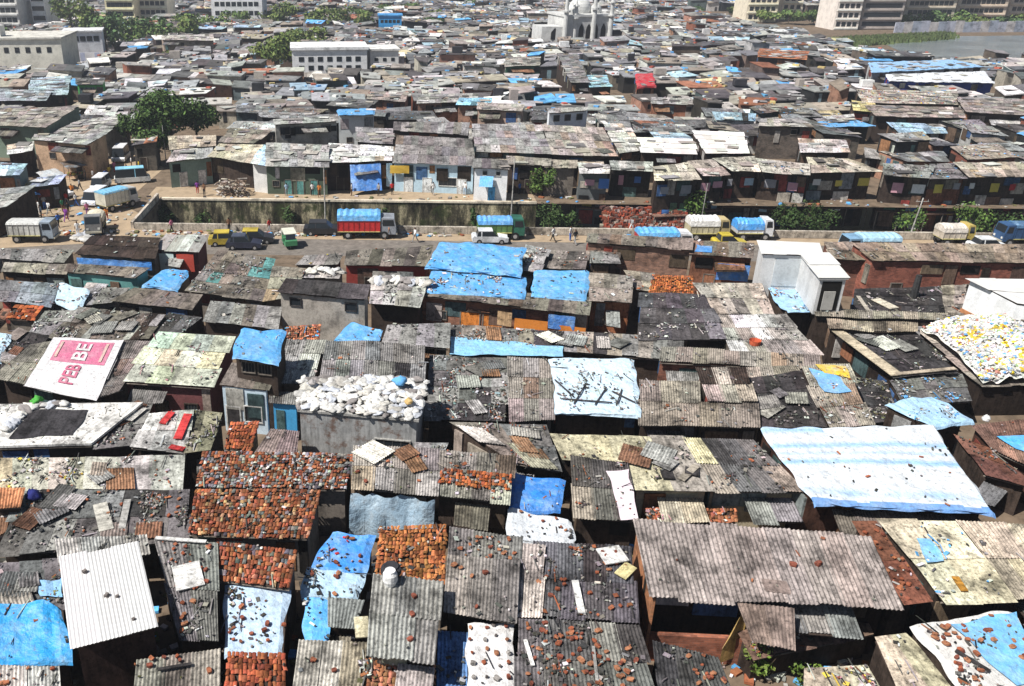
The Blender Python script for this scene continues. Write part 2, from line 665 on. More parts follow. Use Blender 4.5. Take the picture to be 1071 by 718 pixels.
def shack(label, quad, zb=3.5, zf=2.9, roof='corr', col=G, wall='plaster', wcol=BR, base=0.0, lit=(1.0, 'gwod'),
          alt=(), altp=0.12, door=(), win=(), over=None, back=None, name="shack", cat="shack", group=None, zs=None,
          ws=1.05, ls=2.3, wc2=None, level=2, var=0.22, mat=None, seed=None, hang=0.3, miss=0.0, stripes=None, P=None,
          doorcol=DB, framecol=BR, amp=0.09, ragged=0.16, dw=0.85, ww=0.8, wh=0.7, wz=1.0, bars=3, sides=True, beam=True, pitch=0.15,
          camp=0.024, lift=0.06):
    rng = random.Random(seed if seed is not None else len(SHACKS) * 17 + 3)
    if P is None:
        zz = zs or (zb, zb, zf, zf)
        P = [at(q[0], q[1], z) for q, z in zip(quad, zz)]
    R = Roof(P)
    if roof not in ('slab', 'white') and level >= 1:
        R.sag = .11 if level >= 2 else .09
    cen = (P[0] + P[1] + P[2] + P[3]) / 4
    root = empty(name, (cen.x, cen.y, base), label, cat, group)
    # roof: a thin deck of battens with the sheets on top of it
    th = 0.09
    if not alt and roof in ('corr', 'flat', 'patch'):
        k_ = lambda q: tuple(min(.8, x * q) for x in col)
        alt, altp = (k_(1.5), k_(.5), (col[0] * .95, col[1] * .8, col[2] * .68), k_(1.25)), .16
    mb = MB()
    if roof in ('corr', 'flat', 'tin', 'white', 'patch'):
        m = mat or {'corr': 'asbestos_sheet', 'flat': 'asbestos_sheet', 'patch': 'asbestos_sheet', 'tin': 'tin_sheet', 'white': 'clean_tin'}[roof]
        sheets(mb, R, col, rng, corr=(roof != 'flat' and roof != 'patch' and level >= 2), ws=ws, ls=ls, alt=alt, altp=altp,
               var=var, miss=miss, ragged=ragged, pitch=pitch, amp=camp)
    elif roof == 'tile':
        m = mat or 'clay_tile'
        if level >= 2:
            tiles(mb, R, col, rng, alt=alt, altp=altp)
        else:
            tiles(mb, R, col, rng, 0.4, 0.45, alt=alt, altp=altp)
    elif roof == 'tarp':
        m = mat or 'tarpaulin'
        drape(mb, R, col, rng, seed=rng.random() * 20, hang=hang, stripes=stripes, amp=amp, lift=lift, step=.13 if stripes else .3)
    elif roof == 'slab':
        m = mat or 'concrete'
        mb.hexa([R.at(0, 1, 0.0), R.at(1, 1, 0.0), R.at(1, 0, 0.0), R.at(0, 0, 0.0)],
                [R.at(0, 1, 0.14), R.at(1, 1, 0.14), R.at(1, 0, 0.14), R.at(0, 0, 0.14)], col)
    ro = mb.build("roof", m, root)
    dk = MB()
    e = 0.03
    dcol = DB if roof != 'slab' else col
    gu, gv = (max(1, round(R.W / 1.2)), max(1, round(R.D / 1.2))) if R.sag else (1, 1)
    gp = lambda i, j, z: R.at(e + (1 - 2 * e) * i / gu, e + (1 - 2 * e) * j / gv, z)
    for j in range(gv):
        for i in range(gu):
            dk.face([gp(i, j, -th), gp(i + 1, j, -th), gp(i + 1, j + 1, -th), gp(i, j + 1, -th)], dcol)
            dk.face([gp(i, j + 1, -.045), gp(i + 1, j + 1, -.045), gp(i + 1, j, -.045), gp(i, j, -.045)], dcol)
    for i in range(gu):
        for j, w_ in ((0, 1), (gv, 0)):
            p_, q_ = (i, i + 1) if w_ else (i + 1, i)
            dk.face([gp(p_, j, -.045), gp(q_, j, -.045), gp(q_, j, -th), gp(p_, j, -th)], dcol)
    for j in range(gv):
        for i, w_ in ((0, 0), (gu, 1)):
            p_, q_ = (j, j + 1) if w_ else (j + 1, j)
            dk.face([gp(i, p_, -.045), gp(i, q_, -.045), gp(i, q_, -th), gp(i, p_, -th)], dcol)
    d = dk.build("deck", "weathered_wood" if roof != 'slab' else 'concrete', None, root.location.copy())
    d.location = (0, 0, 0)
    d.parent = ro
    # walls
    fo = over if over is not None else min(0.8, R.D * 0.16)
    bo = back if back is not None else 0.12
    u0, u1 = min(0.2, 0.16 / R.W), 1 - min(0.2, 0.16 / R.W)
    v0, v1 = bo / R.D, 1 - fo / R.D
    top = [R.at(u0, v1, -th - 0.004 - R.sag * .4), R.at(u1, v1, -th - 0.004 - R.sag * .4), R.at(u1, v0, -th - 0.004 - R.sag * .4), R.at(u0, v0, -th - 0.004 - R.sag * .4)]
    low = [V((p.x, p.y, base)) for p in top]
    mb = MB()
    mb.hexa(low, top, wcol, caps=False)
    if wc2:                      # lower course of another colour
        pass
    mb.build("wall", wallmat(wall), root)
    A, B = V((low[0].x, low[0].y, 0)), V((low[1].x, low[1].y, 0))
    out = V(((B - A).y, -(B - A).x, 0)).normalized()
    for u in door:
        door_on(root, A, B, out, u, base, col=doorcol, frame=framecol, w=dw)
    for u in win:
        zt = R.at(u, v1).z
        window_on(root, A, B, out, u, min(base + wz, zt - wh - 0.4) if wz < 50 else zt - wh - 0.5, frame=framecol, w=ww, h=wh, bars=bars)
    if beam and level >= 2 and fo > 0.2:
        bm = MB()
        bm.tube(R.at(0.01, v1 + (1 - v1) * .75, -th - 0.05), R.at(0.99, v1 + (1 - v1) * .75, -th - 0.05), 0.045, 0.04, BR, 6)
        bm.build("eave_beam", "weathered_wood", root)
    rec = dict(root=root, R=R, lit=lit, level=level, label=label, wall=(A, B, out), left=(V((low[3].x, low[3].y, 0)), A), top=(top[0].z, top[1].z, top[3].z), base=base, roofobj=ro, fo=fo)
    SHACKS.append(rec)
    return rec


def kbox(name, label, cat, c, size, col, mat, rot=0.0, parent=None, group=None):
    m = MB()
    m.box(c, size, col, rot)
    o = m.build(name, mat, parent, None if parent is not None else V(c))
    return tag(o, label, cat, group)


# ------------------------------------------------------------------ vegetation
def leaf_cloud(mb, c, rad, n, size, cols, rng, squash=0.8, lobes=9, core=True):
    c = V(c)
    ls = []
    for _ in range(lobes):
        d = V((rng.gauss(0, 1), rng.gauss(0, 1), rng.gauss(0, .8))).normalized()
        r = rng.uniform(0.35, 0.72)
        ls.append((c + V((d.x * rad[0], d.y * rad[1], d.z * rad[2])) * r, rng.uniform(0.35, 0.55), rng.uniform(0.75, 1.25)))
    for _ in range(n):
        lc, lr, tone = rng.choice(ls)
        d = V((rng.gauss(0, 1), rng.gauss(0, 1), rng.gauss(0, 1))).normalized()
        rr = lr * (rng.random() ** 0.45)
        p = lc + V((d.x * rad[0], d.y * rad[1], d.z * rad[2])) * rr
        s = size * rng.uniform(0.6, 1.5)
        nrm = (d + V((rng.gauss(0, .6), rng.gauss(0, .6), rng.gauss(0, .6) + .3))).normalized()
        a = nrm.orthogonal().normalized()
        a.rotate(Matrix.Rotation(rng.random() * 6.28, 3, nrm))
        b = nrm.cross(a)
        col = jit(rng.choice(cols), 0.3, rng)
        col = tuple(x * tone for x in col)
        mb.face([p - a * s * .5, p + b * s * .32, p + a * s * .6, p - b * s * .32], col)


def tree(label, base, h, r, n=900, leaf=0.6, cols=((0.055, 0.085, 0.025), (0.08, 0.12, 0.035), (0.035, 0.06, 0.02)), name="tree", cat="tree",
         group=None, trunk=True, crown_lo=0.3, seed=1, lobes=10, ry=None):
    rng = random.Random(seed)
    root = empty(name, base, label, cat, group)
    b = V(base)
    cz = b.z + h * (crown_lo + (1 - crown_lo) / 2)
    hz = h * (1 - crown_lo) / 2
    if trunk:
        t = MB()
        tr = max(0.12, h * 0.028)
        t.tube(b - V((0, 0, 0.2)), b + V((0.1, 0, h * 0.35)), tr, tr * .75, BR, 8)
        t.tube(b + V((0.1, 0, h * 0.35)), b + V((0, .1, h * 0.7)), tr * .75, tr * .35, BR, 6)
        for k in range(6):
            a = k * 1.05 + rng.random()
            s0 = b + V((0.08, 0, h * rng.uniform(0.3, 0.5)))
            t.tube(s0, b + V((math.cos(a) * r * .6, math.sin(a) * r * .6, h * rng.uniform(.5, .8))), tr * .5, tr * .15, BR, 5)
        t.build("trunk", "trunk_bark", root)
    c = MB()
    leaf_cloud(c, (b.x, b.y, cz), (r, ry or r, hz), n, leaf, cols, rng, lobes=lobes)
    c.build("crown", "foliage", root)
    return root


def plant(label, base, h, r, n=160, leaf=0.22, cols=((0.06, 0.12, 0.03), (0.1, 0.17, 0.04)), group=None, seed=1, name="plant"):
    rng = random.Random(seed)
    root = empty(name, base, label, "plant", group)
    b = V(base)
    s = MB()
    for k in range(5):
        s.tube(b, b + V((rng.uniform(-r, r) * .6, rng.uniform(-r, r) * .6, h * rng.uniform(.6, .95))), 0.03, 0.012, BR, 4)
    s.build("stem", "trunk_bark", root)
    c = MB()
    leaf_cloud(c, (b.x, b.y, b.z + h * .55), (r, r, h * .5), n, leaf, cols, rng, lobes=7)
    c.build("foliage", "foliage", root)
    return root


PANC = [(.02, .018, .016), (.02, .018, .016), (.03, .025, .02), (.10, .07, .05), (.16, .11, .075), (.30, .27, .22), (.48, .46, .42), (.07, .12, .12), (.06, .13, .28), (.24, .06, .045), (.22, .24, .25), (.28, .14, .07)]  # the near-blacks paint in the shade of wall openings


def dress(rec, rng, awning=True):
    """boards, near-black panels painting in dark openings, and a lean-to sheet along the shaded front and the left side of a shack"""
    root = rec['root']
    for side in ('front', 'left'):
        if side == 'front':
            A, B, out = rec['wall']
            za, zb_ = rec['top'][0], rec['top'][1]
        else:
            A, B = rec['left']
            if B.x < 3 and rec['level'] >= 1:      # left sides face away from the camera there
                continue
            d = (B - A).normalized()
            out = V((d.y, -d.x, 0))
            za, zb_ = rec['top'][2], rec['top'][0]
        L = (B - A).length
        d = (B - A).normalized()
        x = rng.uniform(0, .5)
        while x < L - .4:
            w_ = rng.uniform(.5, 2.0)
            if rng.random() < .6:
                t = za + (zb_ - za) * (x / L)
                z1 = t - rng.uniform(.15, .6)
                z0 = max(rec['base'] + .05, z1 - rng.uniform(.7, 2.0))
                if z1 - z0 > .3:
                    m = MB()
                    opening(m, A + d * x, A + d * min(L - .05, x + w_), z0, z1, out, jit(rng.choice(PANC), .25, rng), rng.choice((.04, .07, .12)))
                    m.build("wall_panel", "weathered_wood", root)
            x += w_ + rng.uniform(0, .5)
    if awning and rng.random() < .6:
        A, B, out = rec['wall']
        L = (B - A).length
        d = (B - A).normalized()
        u0 = rng.uniform(0, .45)
        u1 = min(1, u0 + rng.uniform(.3, .7))
        z = min(rec['top'][0], rec['top'][1]) - rng.uniform(.45, .9)
        dep = rec['fo'] + rng.uniform(.5, 1.2)
        a, b = A + d * (L * u0), A + d * (L * u1)
        a.z = b.z = z
        P = [a + out * .15, b + out * .15, b + out * dep + V((0, 0, -rng.uniform(.25, .6))), a + out * dep + V((0, 0, -rng.uniform(.25, .6)))]
        R2 = Roof(P)
        m = MB()
        sheets(m, R2, rng.choice((G, LG, BR, DG, (.4, .35, .28), (.25, .13, .08))), rng, corr=rec['level'] >= 2, var=.25, ragged=.3)
        m.hexa([R2.at(0, 1, -.06), R2.at(1, 1, -.06), R2.at(1, 0, -.06), R2.at(0, 0, -.06)], [R2.at(0, 1, -.02), R2.at(1, 1, -.02), R2.at(1, 0, -.02), R2.at(0, 0, -.02)], DB)
        m.build("awning", "asbestos_sheet", root)
# ------------------------------------------------------------------ the near side of the road, traced roof by roof
K = {}


def S(key, label, *a, **k):
    K[key] = shack(label, *a, **k)
    return K[key]


def Q(*n):
    return [(n[i], n[i + 1]) for i in range(0, 8, 2)]


SH = dict(lit=(1.0, 'gwd'))
# --- row along the road, left half
S('A1', "low grey-green sheet-roofed shack at the left edge below the white lorry", Q(0, 261, 78, 262, 68, 275, 0, 271), 3.2, 2.9, 'corr', G, 'plaster', BR, level=1)
S('A1b', "low brown sheet-roofed shack just left of the dark double-pitched roof", Q(4, 275, 72, 277, 68, 288, 0, 284), 3.0, 2.8, 'corr', BE, 'plaster', DB, level=1)
S('A3', "wide dark brown roofed shack with blue plastic along its front eave", Q(97, 247, 168, 249, 162, 272, 78, 266), 4.4, 3.8, 'corr', DB, 'plaster', BR, level=1, lit=(.3, 'gw'))
S('A4', "small shack with pale tin roof and a white, teal and red front beside the road", Q(172, 246, 217, 247, 207, 264, 160, 261), 4.3, 3.8, 'tin', LG, 'paint', MA, door=(.55,), doorcol=TE, framecol=WH, level=1, alt=(WH, BR), altp=.4)
S('A5', "brown-roofed shack with a teal green front wall and a wide window", Q(72, 276, 157, 281, 143, 291, 68, 285), 3.6, 3.3, 'corr', BR, 'paint', TE, win=(.35, .7), level=1, framecol=CR, wz=.9)
S('A6', "low shack roofed in bright blue plastic right of the teal-fronted shack", Q(170, 282, 199, 283, 187, 303, 148, 299), 3.1, 2.8, 'tarp', BL, 'plaster', BR, level=1)
S('A7', "low brown shack heaped with grey sticks and scrap by the yellow taxis", Q(228, 262, 287, 272, 274, 316, 192, 305), 3.2, 2.8, 'patch', BR, 'plaster', BR, level=1, lit=(3.0, 'ggdwt'), alt=(G, TE), altp=.3)
S('A8', "purple-grey sheet-roofed shack at the left edge", Q(0, 293, 25, 295, 15, 317, 0, 316), 3.2, 2.9, 'corr', SL, 'plaster', DB, level=1)
S('A9', "blue-grey flat sheet-roofed shack left of the pale plastic cover", Q(26, 295, 64, 298, 55, 322, 16, 317), 3.2, 2.9, 'flat', (.24, .27, .29), 'plaster', DB, level=1)
S('A10', "shack under a crumpled pale blue and white plastic cover", Q(62, 296, 93, 305, 83, 327, 54, 314), 3.3, 2.9, 'tarp', PB, 'plaster', DB, level=1, mat='clean_tarpaulin')
S('A11', "small littered grey shack between the pale plastic cover and a long brown roof", Q(92, 302, 137, 301, 118, 317, 88, 320), 3.0, 2.8, 'patch', G, 'plaster', BR, level=1, lit=(3, 'gwdd'))
S('A12', "long dark grey-brown roofed shack below the small blue plastic roof", Q(141, 302, 213, 309, 202, 325, 119, 315), 3.5, 3.0, 'corr', (.17, .145, .125), 'plaster', DB, level=1)
S('A13', "wide shack of broken brown planks and white scraps behind the pink and white banner", Q(83, 322, 174, 330, 155, 356, 50, 354), 3.1, 2.7, 'patch', BR, 'wood', BR, level=1, lit=(4, 'gwwwd'), alt=(LG, DB), altp=.4, ws=.6)
S('A13b', "narrow dark scrap-covered shack right of the broken plank roof", Q(178, 328, 212, 333, 190, 350, 160, 352), 2.9, 2.7, 'patch', DG, 'wood', DB, level=1, lit=(4, 'gwdt'))
S('A14', "little red-tiled shack near the left edge above the black scrap heap", Q(16, 320, 46, 321, 34, 336, 6, 334), 3.1, 2.7, 'tile', OR, 'plaster', BR, level=1)
S('A14b', "low grey shack with white scraps between the red tiles and the plank roof", Q(46, 326, 80, 326, 52, 350, 30, 348), 2.9, 2.6, 'patch', G, 'plaster', BR, level=1, lit=(4, 'wwgd'))
S('A15', "low shack buried under black scrap at the left edge", Q(14, 345, 50, 352, 22, 388, 0, 386), 3.0, 2.6, 'patch', DK, 'wood', DB, level=1, lit=(6, 'dddkg'))
S('A15b', "corner of a pale blue plastic roof at the left edge", Q(-20, 347, 13, 350, 2, 378, -20, 380), 3.2, 2.9, 'tarp', PB, 'plaster', DB, level=1)
S('A16', "brown sheet-roofed shack left of the pink and white banner", Q(31, 361, 56, 358, 27, 404, -6, 396), 3.4, 2.9, 'corr', BE, 'plaster', DB, lit=(1.5, 'gwo'))
S('A17', "shack whose roof carries a pink and white printed banner", Q(57, 356, 129, 358, 101, 420, 27, 404), 3.7, 3.0, 'flat', G, 'wood', DB, lit=(0, ''))
S('A18', "narrow brown corrugated roof between the printed banner and the pale green roof", Q(131, 357, 161, 358, 127, 408, 102, 417), 3.6, 3.0, 'corr', (.3, .26, .24), 'wood', DB, lit=(.6, 'gd'))
S('A19', "big shack with a pale green and cream stained sheet roof over a maroon front", Q(165, 348, 244, 353, 221, 406, 127, 399), 3.9, 3.2, 'flat', (.60, .62, .48), 'plaster', MA, win=(.4, .75), lit=(.8, 'gwp'), alt=((.5, .6, .5), (.66, .6, .42)), altp=.4, ws=1.6, framecol=DB, over=.35)
S('A20', "two-storey shack roofed in blue plastic, taller than its neighbours", Q(250, 345, 300, 347, 290, 381, 243, 375), 6.0, 5.5, 'tarp', BL, 'plaster', DB, lit=(.4, 'gw'), win=(.3, .7), wz=99, hang=.12)
S('A20b', "brown lean-to with whitish blue front, door and window, below a blue roof", Q(241, 381, 290, 385, 279, 409, 228, 404), 4.6, 3.3, 'patch', BR, 'paint', (.55, .66, .74), door=(.22,), win=(.68,), lit=(2.5, 'wwyg'), doorcol=DK, framecol=WH, over=.2, ww=1.1, wh=1.1, wz=.9, bars=0)
S('A21', "small shack with a bright blue front beside the white-fronted lean-to", Q(284, 410, 313, 412, 312, 424, 283, 421), 2.9, 2.7, 'corr', G, 'paint', (.06, .32, .6), over=.1)
S('A22', "grey sheet-roofed shack behind the heap of white sacks, left half", Q(300, 356, 341, 357, 327, 404, 290, 402), 3.6, 3.1, 'corr', LG, 'plaster', BR, lit=(.8, 'gd'))
S('A22b', "grey weathered roof behind the heap of white sacks, right half", Q(341, 357, 396, 358, 394, 398, 334, 399), 3.7, 3.2, 'corr', G, 'plaster', BR, lit=(.6, 'gwo'))
S('A23', "grey concrete house with a dark overhanging roof and two small window openings", Q(299, 292, 387, 298, 383, 314, 290, 306), 5.6, 5.2, 'corr', DK, 'plaster', (.38, .345, .30), win=(.18, .84), lit=(0, ''), level=1, wz=99, wh=.55, ww=.8, over=.25, framecol=DK, bars=0)
S('A24', "grey flat sheet-roofed shack left of the grey concrete house", Q(219, 316, 293, 322, 289, 345, 211, 336), 3.4, 3.0, 'flat', G, 'plaster', DB, level=1, lit=(.6, 'wgd'))
S('A25', "brown roof strip tucked behind the grey concrete house", Q(286, 279, 322, 282, 300, 312, 275, 316), 3.2, 2.9, 'flat', BE, 'plaster', BR, level=1)
S('A25b', "low shack stacked with white bundles behind the grey concrete house", Q(322, 281, 360, 282, 356, 292, 316, 291), 3.2, 3.0, 'flat', LG, 'plaster', BR, level=1, lit=(3, 'wwwg'))
S('A25c', "curved grey sheet shelter beside the road with a yellow cloth on it", Q(318, 268, 358, 266, 352, 277, 308, 279), 3.3, 2.9, 'flat', G, 'plaster', DB, level=1, lit=(1, 'yg'))
S('A26', "patch of red tiles and blue plastic in front of the grey concrete house", Q(299, 343, 336, 341, 334, 356, 300, 357), 3.2, 2.8, 'tile', (.4, .15, .08), 'plaster', BR, lit=(1, 'wb'))
S('A26b', "small shack under bright blue plastic right of the grey concrete house", Q(367, 337, 401, 345, 396, 360, 350, 355), 3.3, 2.9, 'tarp', BL, 'plaster', DB)
S('A27', "long red-walled shack with brown sheet roof beside the road", Q(362, 263, 452, 258, 446, 279, 360, 277), 3.5, 3.1, 'corr', BR, 'paint', (.30, .05, .04), level=1, door=(.3,), over=.3)
S('A28', "grey roofed shack topped by a row of white sacks left of the blue plastic roofs", Q(388, 291, 448, 290, 438, 322, 386, 318), 3.6, 3.2, 'flat', LG, 'plaster', DB, level=1, lit=(2, 'wgg'))
S('A29', "big shack roofed in bright blue plastic beside the road, upper of the blue pair", Q(459, 254, 550, 260, 545, 288, 445, 279), 4.6, 4.0, 'tarp', BL, 'plaster', DB, level=1, lit=(.35, 'wdg'), amp=.14)
S('A30', "lower blue plastic roofed shack strewn with white rags", Q(450, 284, 550, 291, 550, 312, 443, 305), 3.6, 3.25, 'tarp', BL, 'plaster', DB, level=1, lit=(3.0, 'wwwo'))
S('A31', "blue plastic roofed shack with large faded white patches", Q(558, 284, 617, 284, 614, 314, 555, 309), 3.7, 3.3, 'tarp', (.11, .38, .70), 'plaster', DB, level=1, lit=(.3, 'wd'))
S('A31b', "small grey shack between the two blue plastic roofs", Q(549, 256, 575, 262, 566, 286, 545, 284), 3.6, 3.3, 'flat', LG, 'plaster', DB, level=1, lit=(3, 'wgo'))
S('A31c', "bare brown shed roof beside the road right of the big blue plastic roof", Q(570, 262, 616, 264, 612, 283, 562, 280), 3.2, 3.0, 'flat', (.2, .17, .155), 'plaster', DB, level=1)
S('A32', "long grey-eaved shack with bright orange doors below the blue plastic roofs", Q(441, 300, 620, 312, 617, 330, 440, 310), 3.2, 3.0, 'corr', BR, 'brick', (.30, .14, .09), level=1, door=(.30, .44), win=(.12,), doorcol=(.62, .22, .05), dw=1.5, lit=(1, 'gd'), over=.7)
S('A33', "long dark shack strewn with scrap below the orange doors", Q(469, 340, 716, 354, 715, 378, 470, 357), 3.0, 2.7, 'patch', DG, 'wood', DB, lit=(4, 'ggwdo'), alt=(BE, G, DK), altp=.5)
S('A35', "grey sheet-roofed shack left of the long scrap-strewn roof", Q(405, 340, 470, 339, 469, 366, 399, 358), 3.5, 3.2, 'flat', G, 'plaster', BR, lit=(.8, 'gd'), alt=(BE,), altp=.3)
S('A35b', "square dark-stained grey roof beside a littered yard", Q(397, 360, 445, 362, 443, 404, 394, 397), 3.6, 3.2, 'corr', (.24, .23, .215), 'plaster', BR, lit=(1, 'gwd'), alt=(LG, DK), altp=.25)
S('A36', "low dark roof like a scrapyard, covered in rubbish, right of the white sacks", Q(448, 372, 531, 375, 530, 442, 446, 440), 2.6, 2.3, 'patch', DG, 'wood', DB, lit=(7, 'gwdwot'), alt=(DK, G), altp=.4, over=.1)
S('A37', "brown-grey corrugated roof between the littered scrapyard roof and the pale blue cover", Q(531, 374, 580, 377, 580, 440, 533, 440), 3.4, 2.9, 'corr', (.275, .245, .22), 'plaster', BR, lit=(1.2, 'gw'))
S('A38', "shack under a pale blue and white plastic cover with black branches laid over it", Q(574, 376, 664, 377, 670, 435, 582, 432), 3.6, 3.1, 'tarp', (.58, .74, .86), 'wood', DB, lit=(3, 'dwwg'), mat='clean_tarpaulin')
S('A39', "brown sheet-roofed shack right of the pale blue plastic cover", Q(668, 398, 730, 400, 732, 446, 669, 445), 3.4, 2.9, 'corr', BE, 'wood', DB, lit=(1.5, 'gwo'), alt=(LG, RU), altp=.25)
S('A39b', "short stepped roof of pale and dark sheets above the long blue striped cover", Q(730, 385, 781, 386, 793, 420, 741, 419), 4.0, 3.5, 'corr', (.4, .35, .30), 'brick', (.25, .11, .08), lit=(.8, 'gd'), alt=(WH, DB), altp=.45)
S('A39c', "brown weathered roof with stains just left of a dark littered roof", Q(732, 421, 793, 421, 795, 447, 733, 446), 3.3, 2.9, 'corr', (.3, .26, .215), 'wood', DB, lit=(1.5, 'gwd'))
S('A40', "dark roof strewn with scrap left of the long blue and yellow strip", Q(782, 397, 838, 388, 866, 448, 795, 447), 3.2, 2.7, 'flat', DK, 'wood', DB, lit=(4, 'gdwk'))
S('A40b', "low brick-walled shack between the brown stepped roof and the scrap-strewn dark roof", Q(781, 385, 834, 383, 838, 390, 783, 398), 3.3, 3.1, 'corr', BE, 'brick', (.33, .13, .08), lit=(1, 'g'))
S('A41', "narrow plank roof running down to the striped cover, topped with yellow and blue plastic", Q(837, 385, 886, 382, 914, 446, 868, 449), 3.6, 2.9, 'corr', (.3, .265, .22), 'wood', DB, lit=(3, 'wwgo'))
S('A42', "long thin brown roof running across behind the stepped roofs", Q(690, 363, 855, 371, 856, 386, 688, 379), 3.3, 3.0, 'corr', (.27, .24, .20), 'brick', (.28, .12, .08), lit=(1, 'gd'), over=.3)
S('A43', "large dark slate-coloured roof with scattered pale strips", Q(670, 307, 738, 309, 760, 355, 667, 356), 3.6, 3.0, 'flat', (.085, .078, .082), 'plaster', DB, lit=(2.0, 'ggwl'), var=.3, alt=(SL,), altp=.3)
S('A43b', "low dark brown roof at the front edge of the large slate-coloured roof", Q(668, 357, 710, 357, 716, 366, 672, 362), 2.8, 2.6, 'flat', DG, 'wood', DB, lit=(2, 'gd'))
S('A44', "beige sheet-roofed shack left of the tall white cabin", Q(725, 297, 797, 297, 809, 330, 748, 328), 3.5, 3.1, 'corr', (.38, .34, .285), 'brick', (.26, .12, .08), lit=(.8, 'gw'), level=1)
S('A45', "large pale brown and white sheeted roof with a red bucket on it", Q(748, 330, 821, 330, 859, 372, 764, 369), 3.3, 2.8, 'corr', (.36, .325, .295), 'wood', BR, lit=(.9, 'gd'), alt=(LG, WH), altp=.3)
S('A46', "small shack with bright orange clay tiles behind the slate-coloured roof", Q(682, 288, 725, 289, 725, 310, 678, 307), 3.6, 3.1, 'tile', (.45, .15, .05), 'plaster', BR, level=2, lit=(1, 'og'))
S('A47', "long brown sheet-roofed shed with brick and plaster walls beside the road", Q(615, 245, 725, 250, 724, 262, 613, 254), 4.6, 4.2, 'corr', BR, 'brick', (.30, .17, .12), level=1, door=(.3,), over=.3, lit=(.5, 'gd'))
S('A48', "grey sheet-roofed shack in front of the long brick shed", Q(617, 286, 663, 289, 661, 318, 617, 315), 3.6, 3.2, 'corr', BE, 'wood', (.3, .12, .06), level=1, lit=(1, 'gw'), win=(.5,))
S('A48b', "small shed with grey sheets set against the long brick shed", Q(617, 262, 643, 262, 648, 277, 616, 276), 3.4, 3.1, 'corr', G, 'wood', DB, level=1)
S('A48c', "brown roof strip in front of the brick shed, left of the orange tiles", Q(652, 283, 684, 286, 680, 305, 664, 303), 3.0, 2.8, 'flat', BE, 'plaster', BR, level=1, lit=(1.5, 'og'))
S('A49', "brown-roofed shack with blue plastic hung on its shaded front", Q(724, 252, 789, 255, 788, 271, 722, 266), 4.2, 3.8, 'corr', BR, 'wood', (.22, .10, .06), level=1, door=(.35,), doorcol=(.3, .14, .08))
S('A51', "short brown roof right of the tall white cabin", Q(861, 253, 890, 254, 912, 274, 869, 271), 4.0, 3.6, 'corr', (.26, .21, .165), 'brick', (.22, .10, .07), level=1)
S('A52', "very long brown sheet-roofed brick shed at the right edge by the road", Q(890, 254, 1090, 256, 1090, 276, 913, 273), 4.6, 4.0, 'corr', (.27, .215, .165), 'brick', (.30, .11, .075), level=1, door=(.18, .62), over=.3, lit=(.4, 'gd'))
S('A53', "dark low roof covered in scrap planks in front of the long brick shed", Q(893, 303, 1005, 300, 1012, 331, 890, 329), 2.4, 2.2, 'flat', DK, 'wood', DB, level=1, lit=(3, 'gwgd'))
S('A53b', "sloping brown roof between the scrap planks and the white cabin at the right edge", Q(985, 299, 1011, 298, 1010, 331, 990, 330), 3.0, 2.6, 'flat', BE, 'wood', BR, level=1)
S('A55', "long thin brown roof strip in front of the scrap planks", Q(850, 323, 1006, 329, 1006, 337, 852, 331), 3.2, 3.1, 'corr', BE, 'wood', DB, lit=(1, 'g'), over=.15)
S('A56', "second thin brown roof strip just above a dark tarred roof", Q(866, 334, 960, 339, 960, 348, 868, 345), 3.1, 3.0, 'corr', (.36, .30, .23), 'wood', DB, lit=(1, 'g'), over=.15)
S('A57', "black tarred roof strewn with scrap, framed by pale planks, left of the plastic heap", Q(876, 346, 950, 342, 1003, 390, 936, 396), 3.6, 3.0, 'flat', DK, 'wood', (.03, .022, .018), lit=(3.5, 'dkgdwgn'), over=.5, zs=(2.6, 2.7, 2.5, 2.4))
S('A57b', "low grey shed in shadow below the black tarred roof", Q(930, 398, 1005, 392, 1016, 420, 945, 425), 2.2, 2.0, 'patch', DG, 'wood', DB, lit=(4, 'bwgd'))
S('A57c', "low hollow full of dark junk between the plank strip and the black tarred roof", Q(878, 392, 926, 399, 940, 440, 908, 444), 1.6, 1.4, 'patch', DK, 'wood', DB, lit=(9, 'dgkwn'))
S('A58', "brick-walled shed at the right edge piled high with white plastic waste", Q(960, 346, 1085, 338, 1100, 404, 1027, 405), 2.5, 2.3, 'flat', BE, 'wood', (.03, .022, .018), lit=(0, ''), over=.2)
S('A60', "low shed covered in crumpled pale blue plastic right of the plank strip", Q(925, 424, 978, 415, 1016, 441, 972, 446), 3.0, 2.8, 'tarp', (.38, .6, .8), 'wood', DB, lit=(3, 'wwbg'), amp=.2, mat='clean_tarpaulin')
S('A61', "brown boarded shed at the right edge with a blue sheet laid on it", Q(1018, 446, 1085, 440, 1100, 500, 1036, 470), 2.8, 2.4, 'corr', (.2, .12, .09), 'wood', (.07, .035, .025), lit=(.8, 'go'), zs=(2.7, 2.9, 2.7, 2.5))
S('A61b', "dark sloping boarded roof right of the striped cover", Q(1000, 455, 1036, 470, 1085, 512, 1030, 498), 3.0, 2.6, 'flat', (.12, .06, .045), 'wood', DB, lit=(2, 'god'), zs=(2.2, 2.45, 2.3, 1.9))
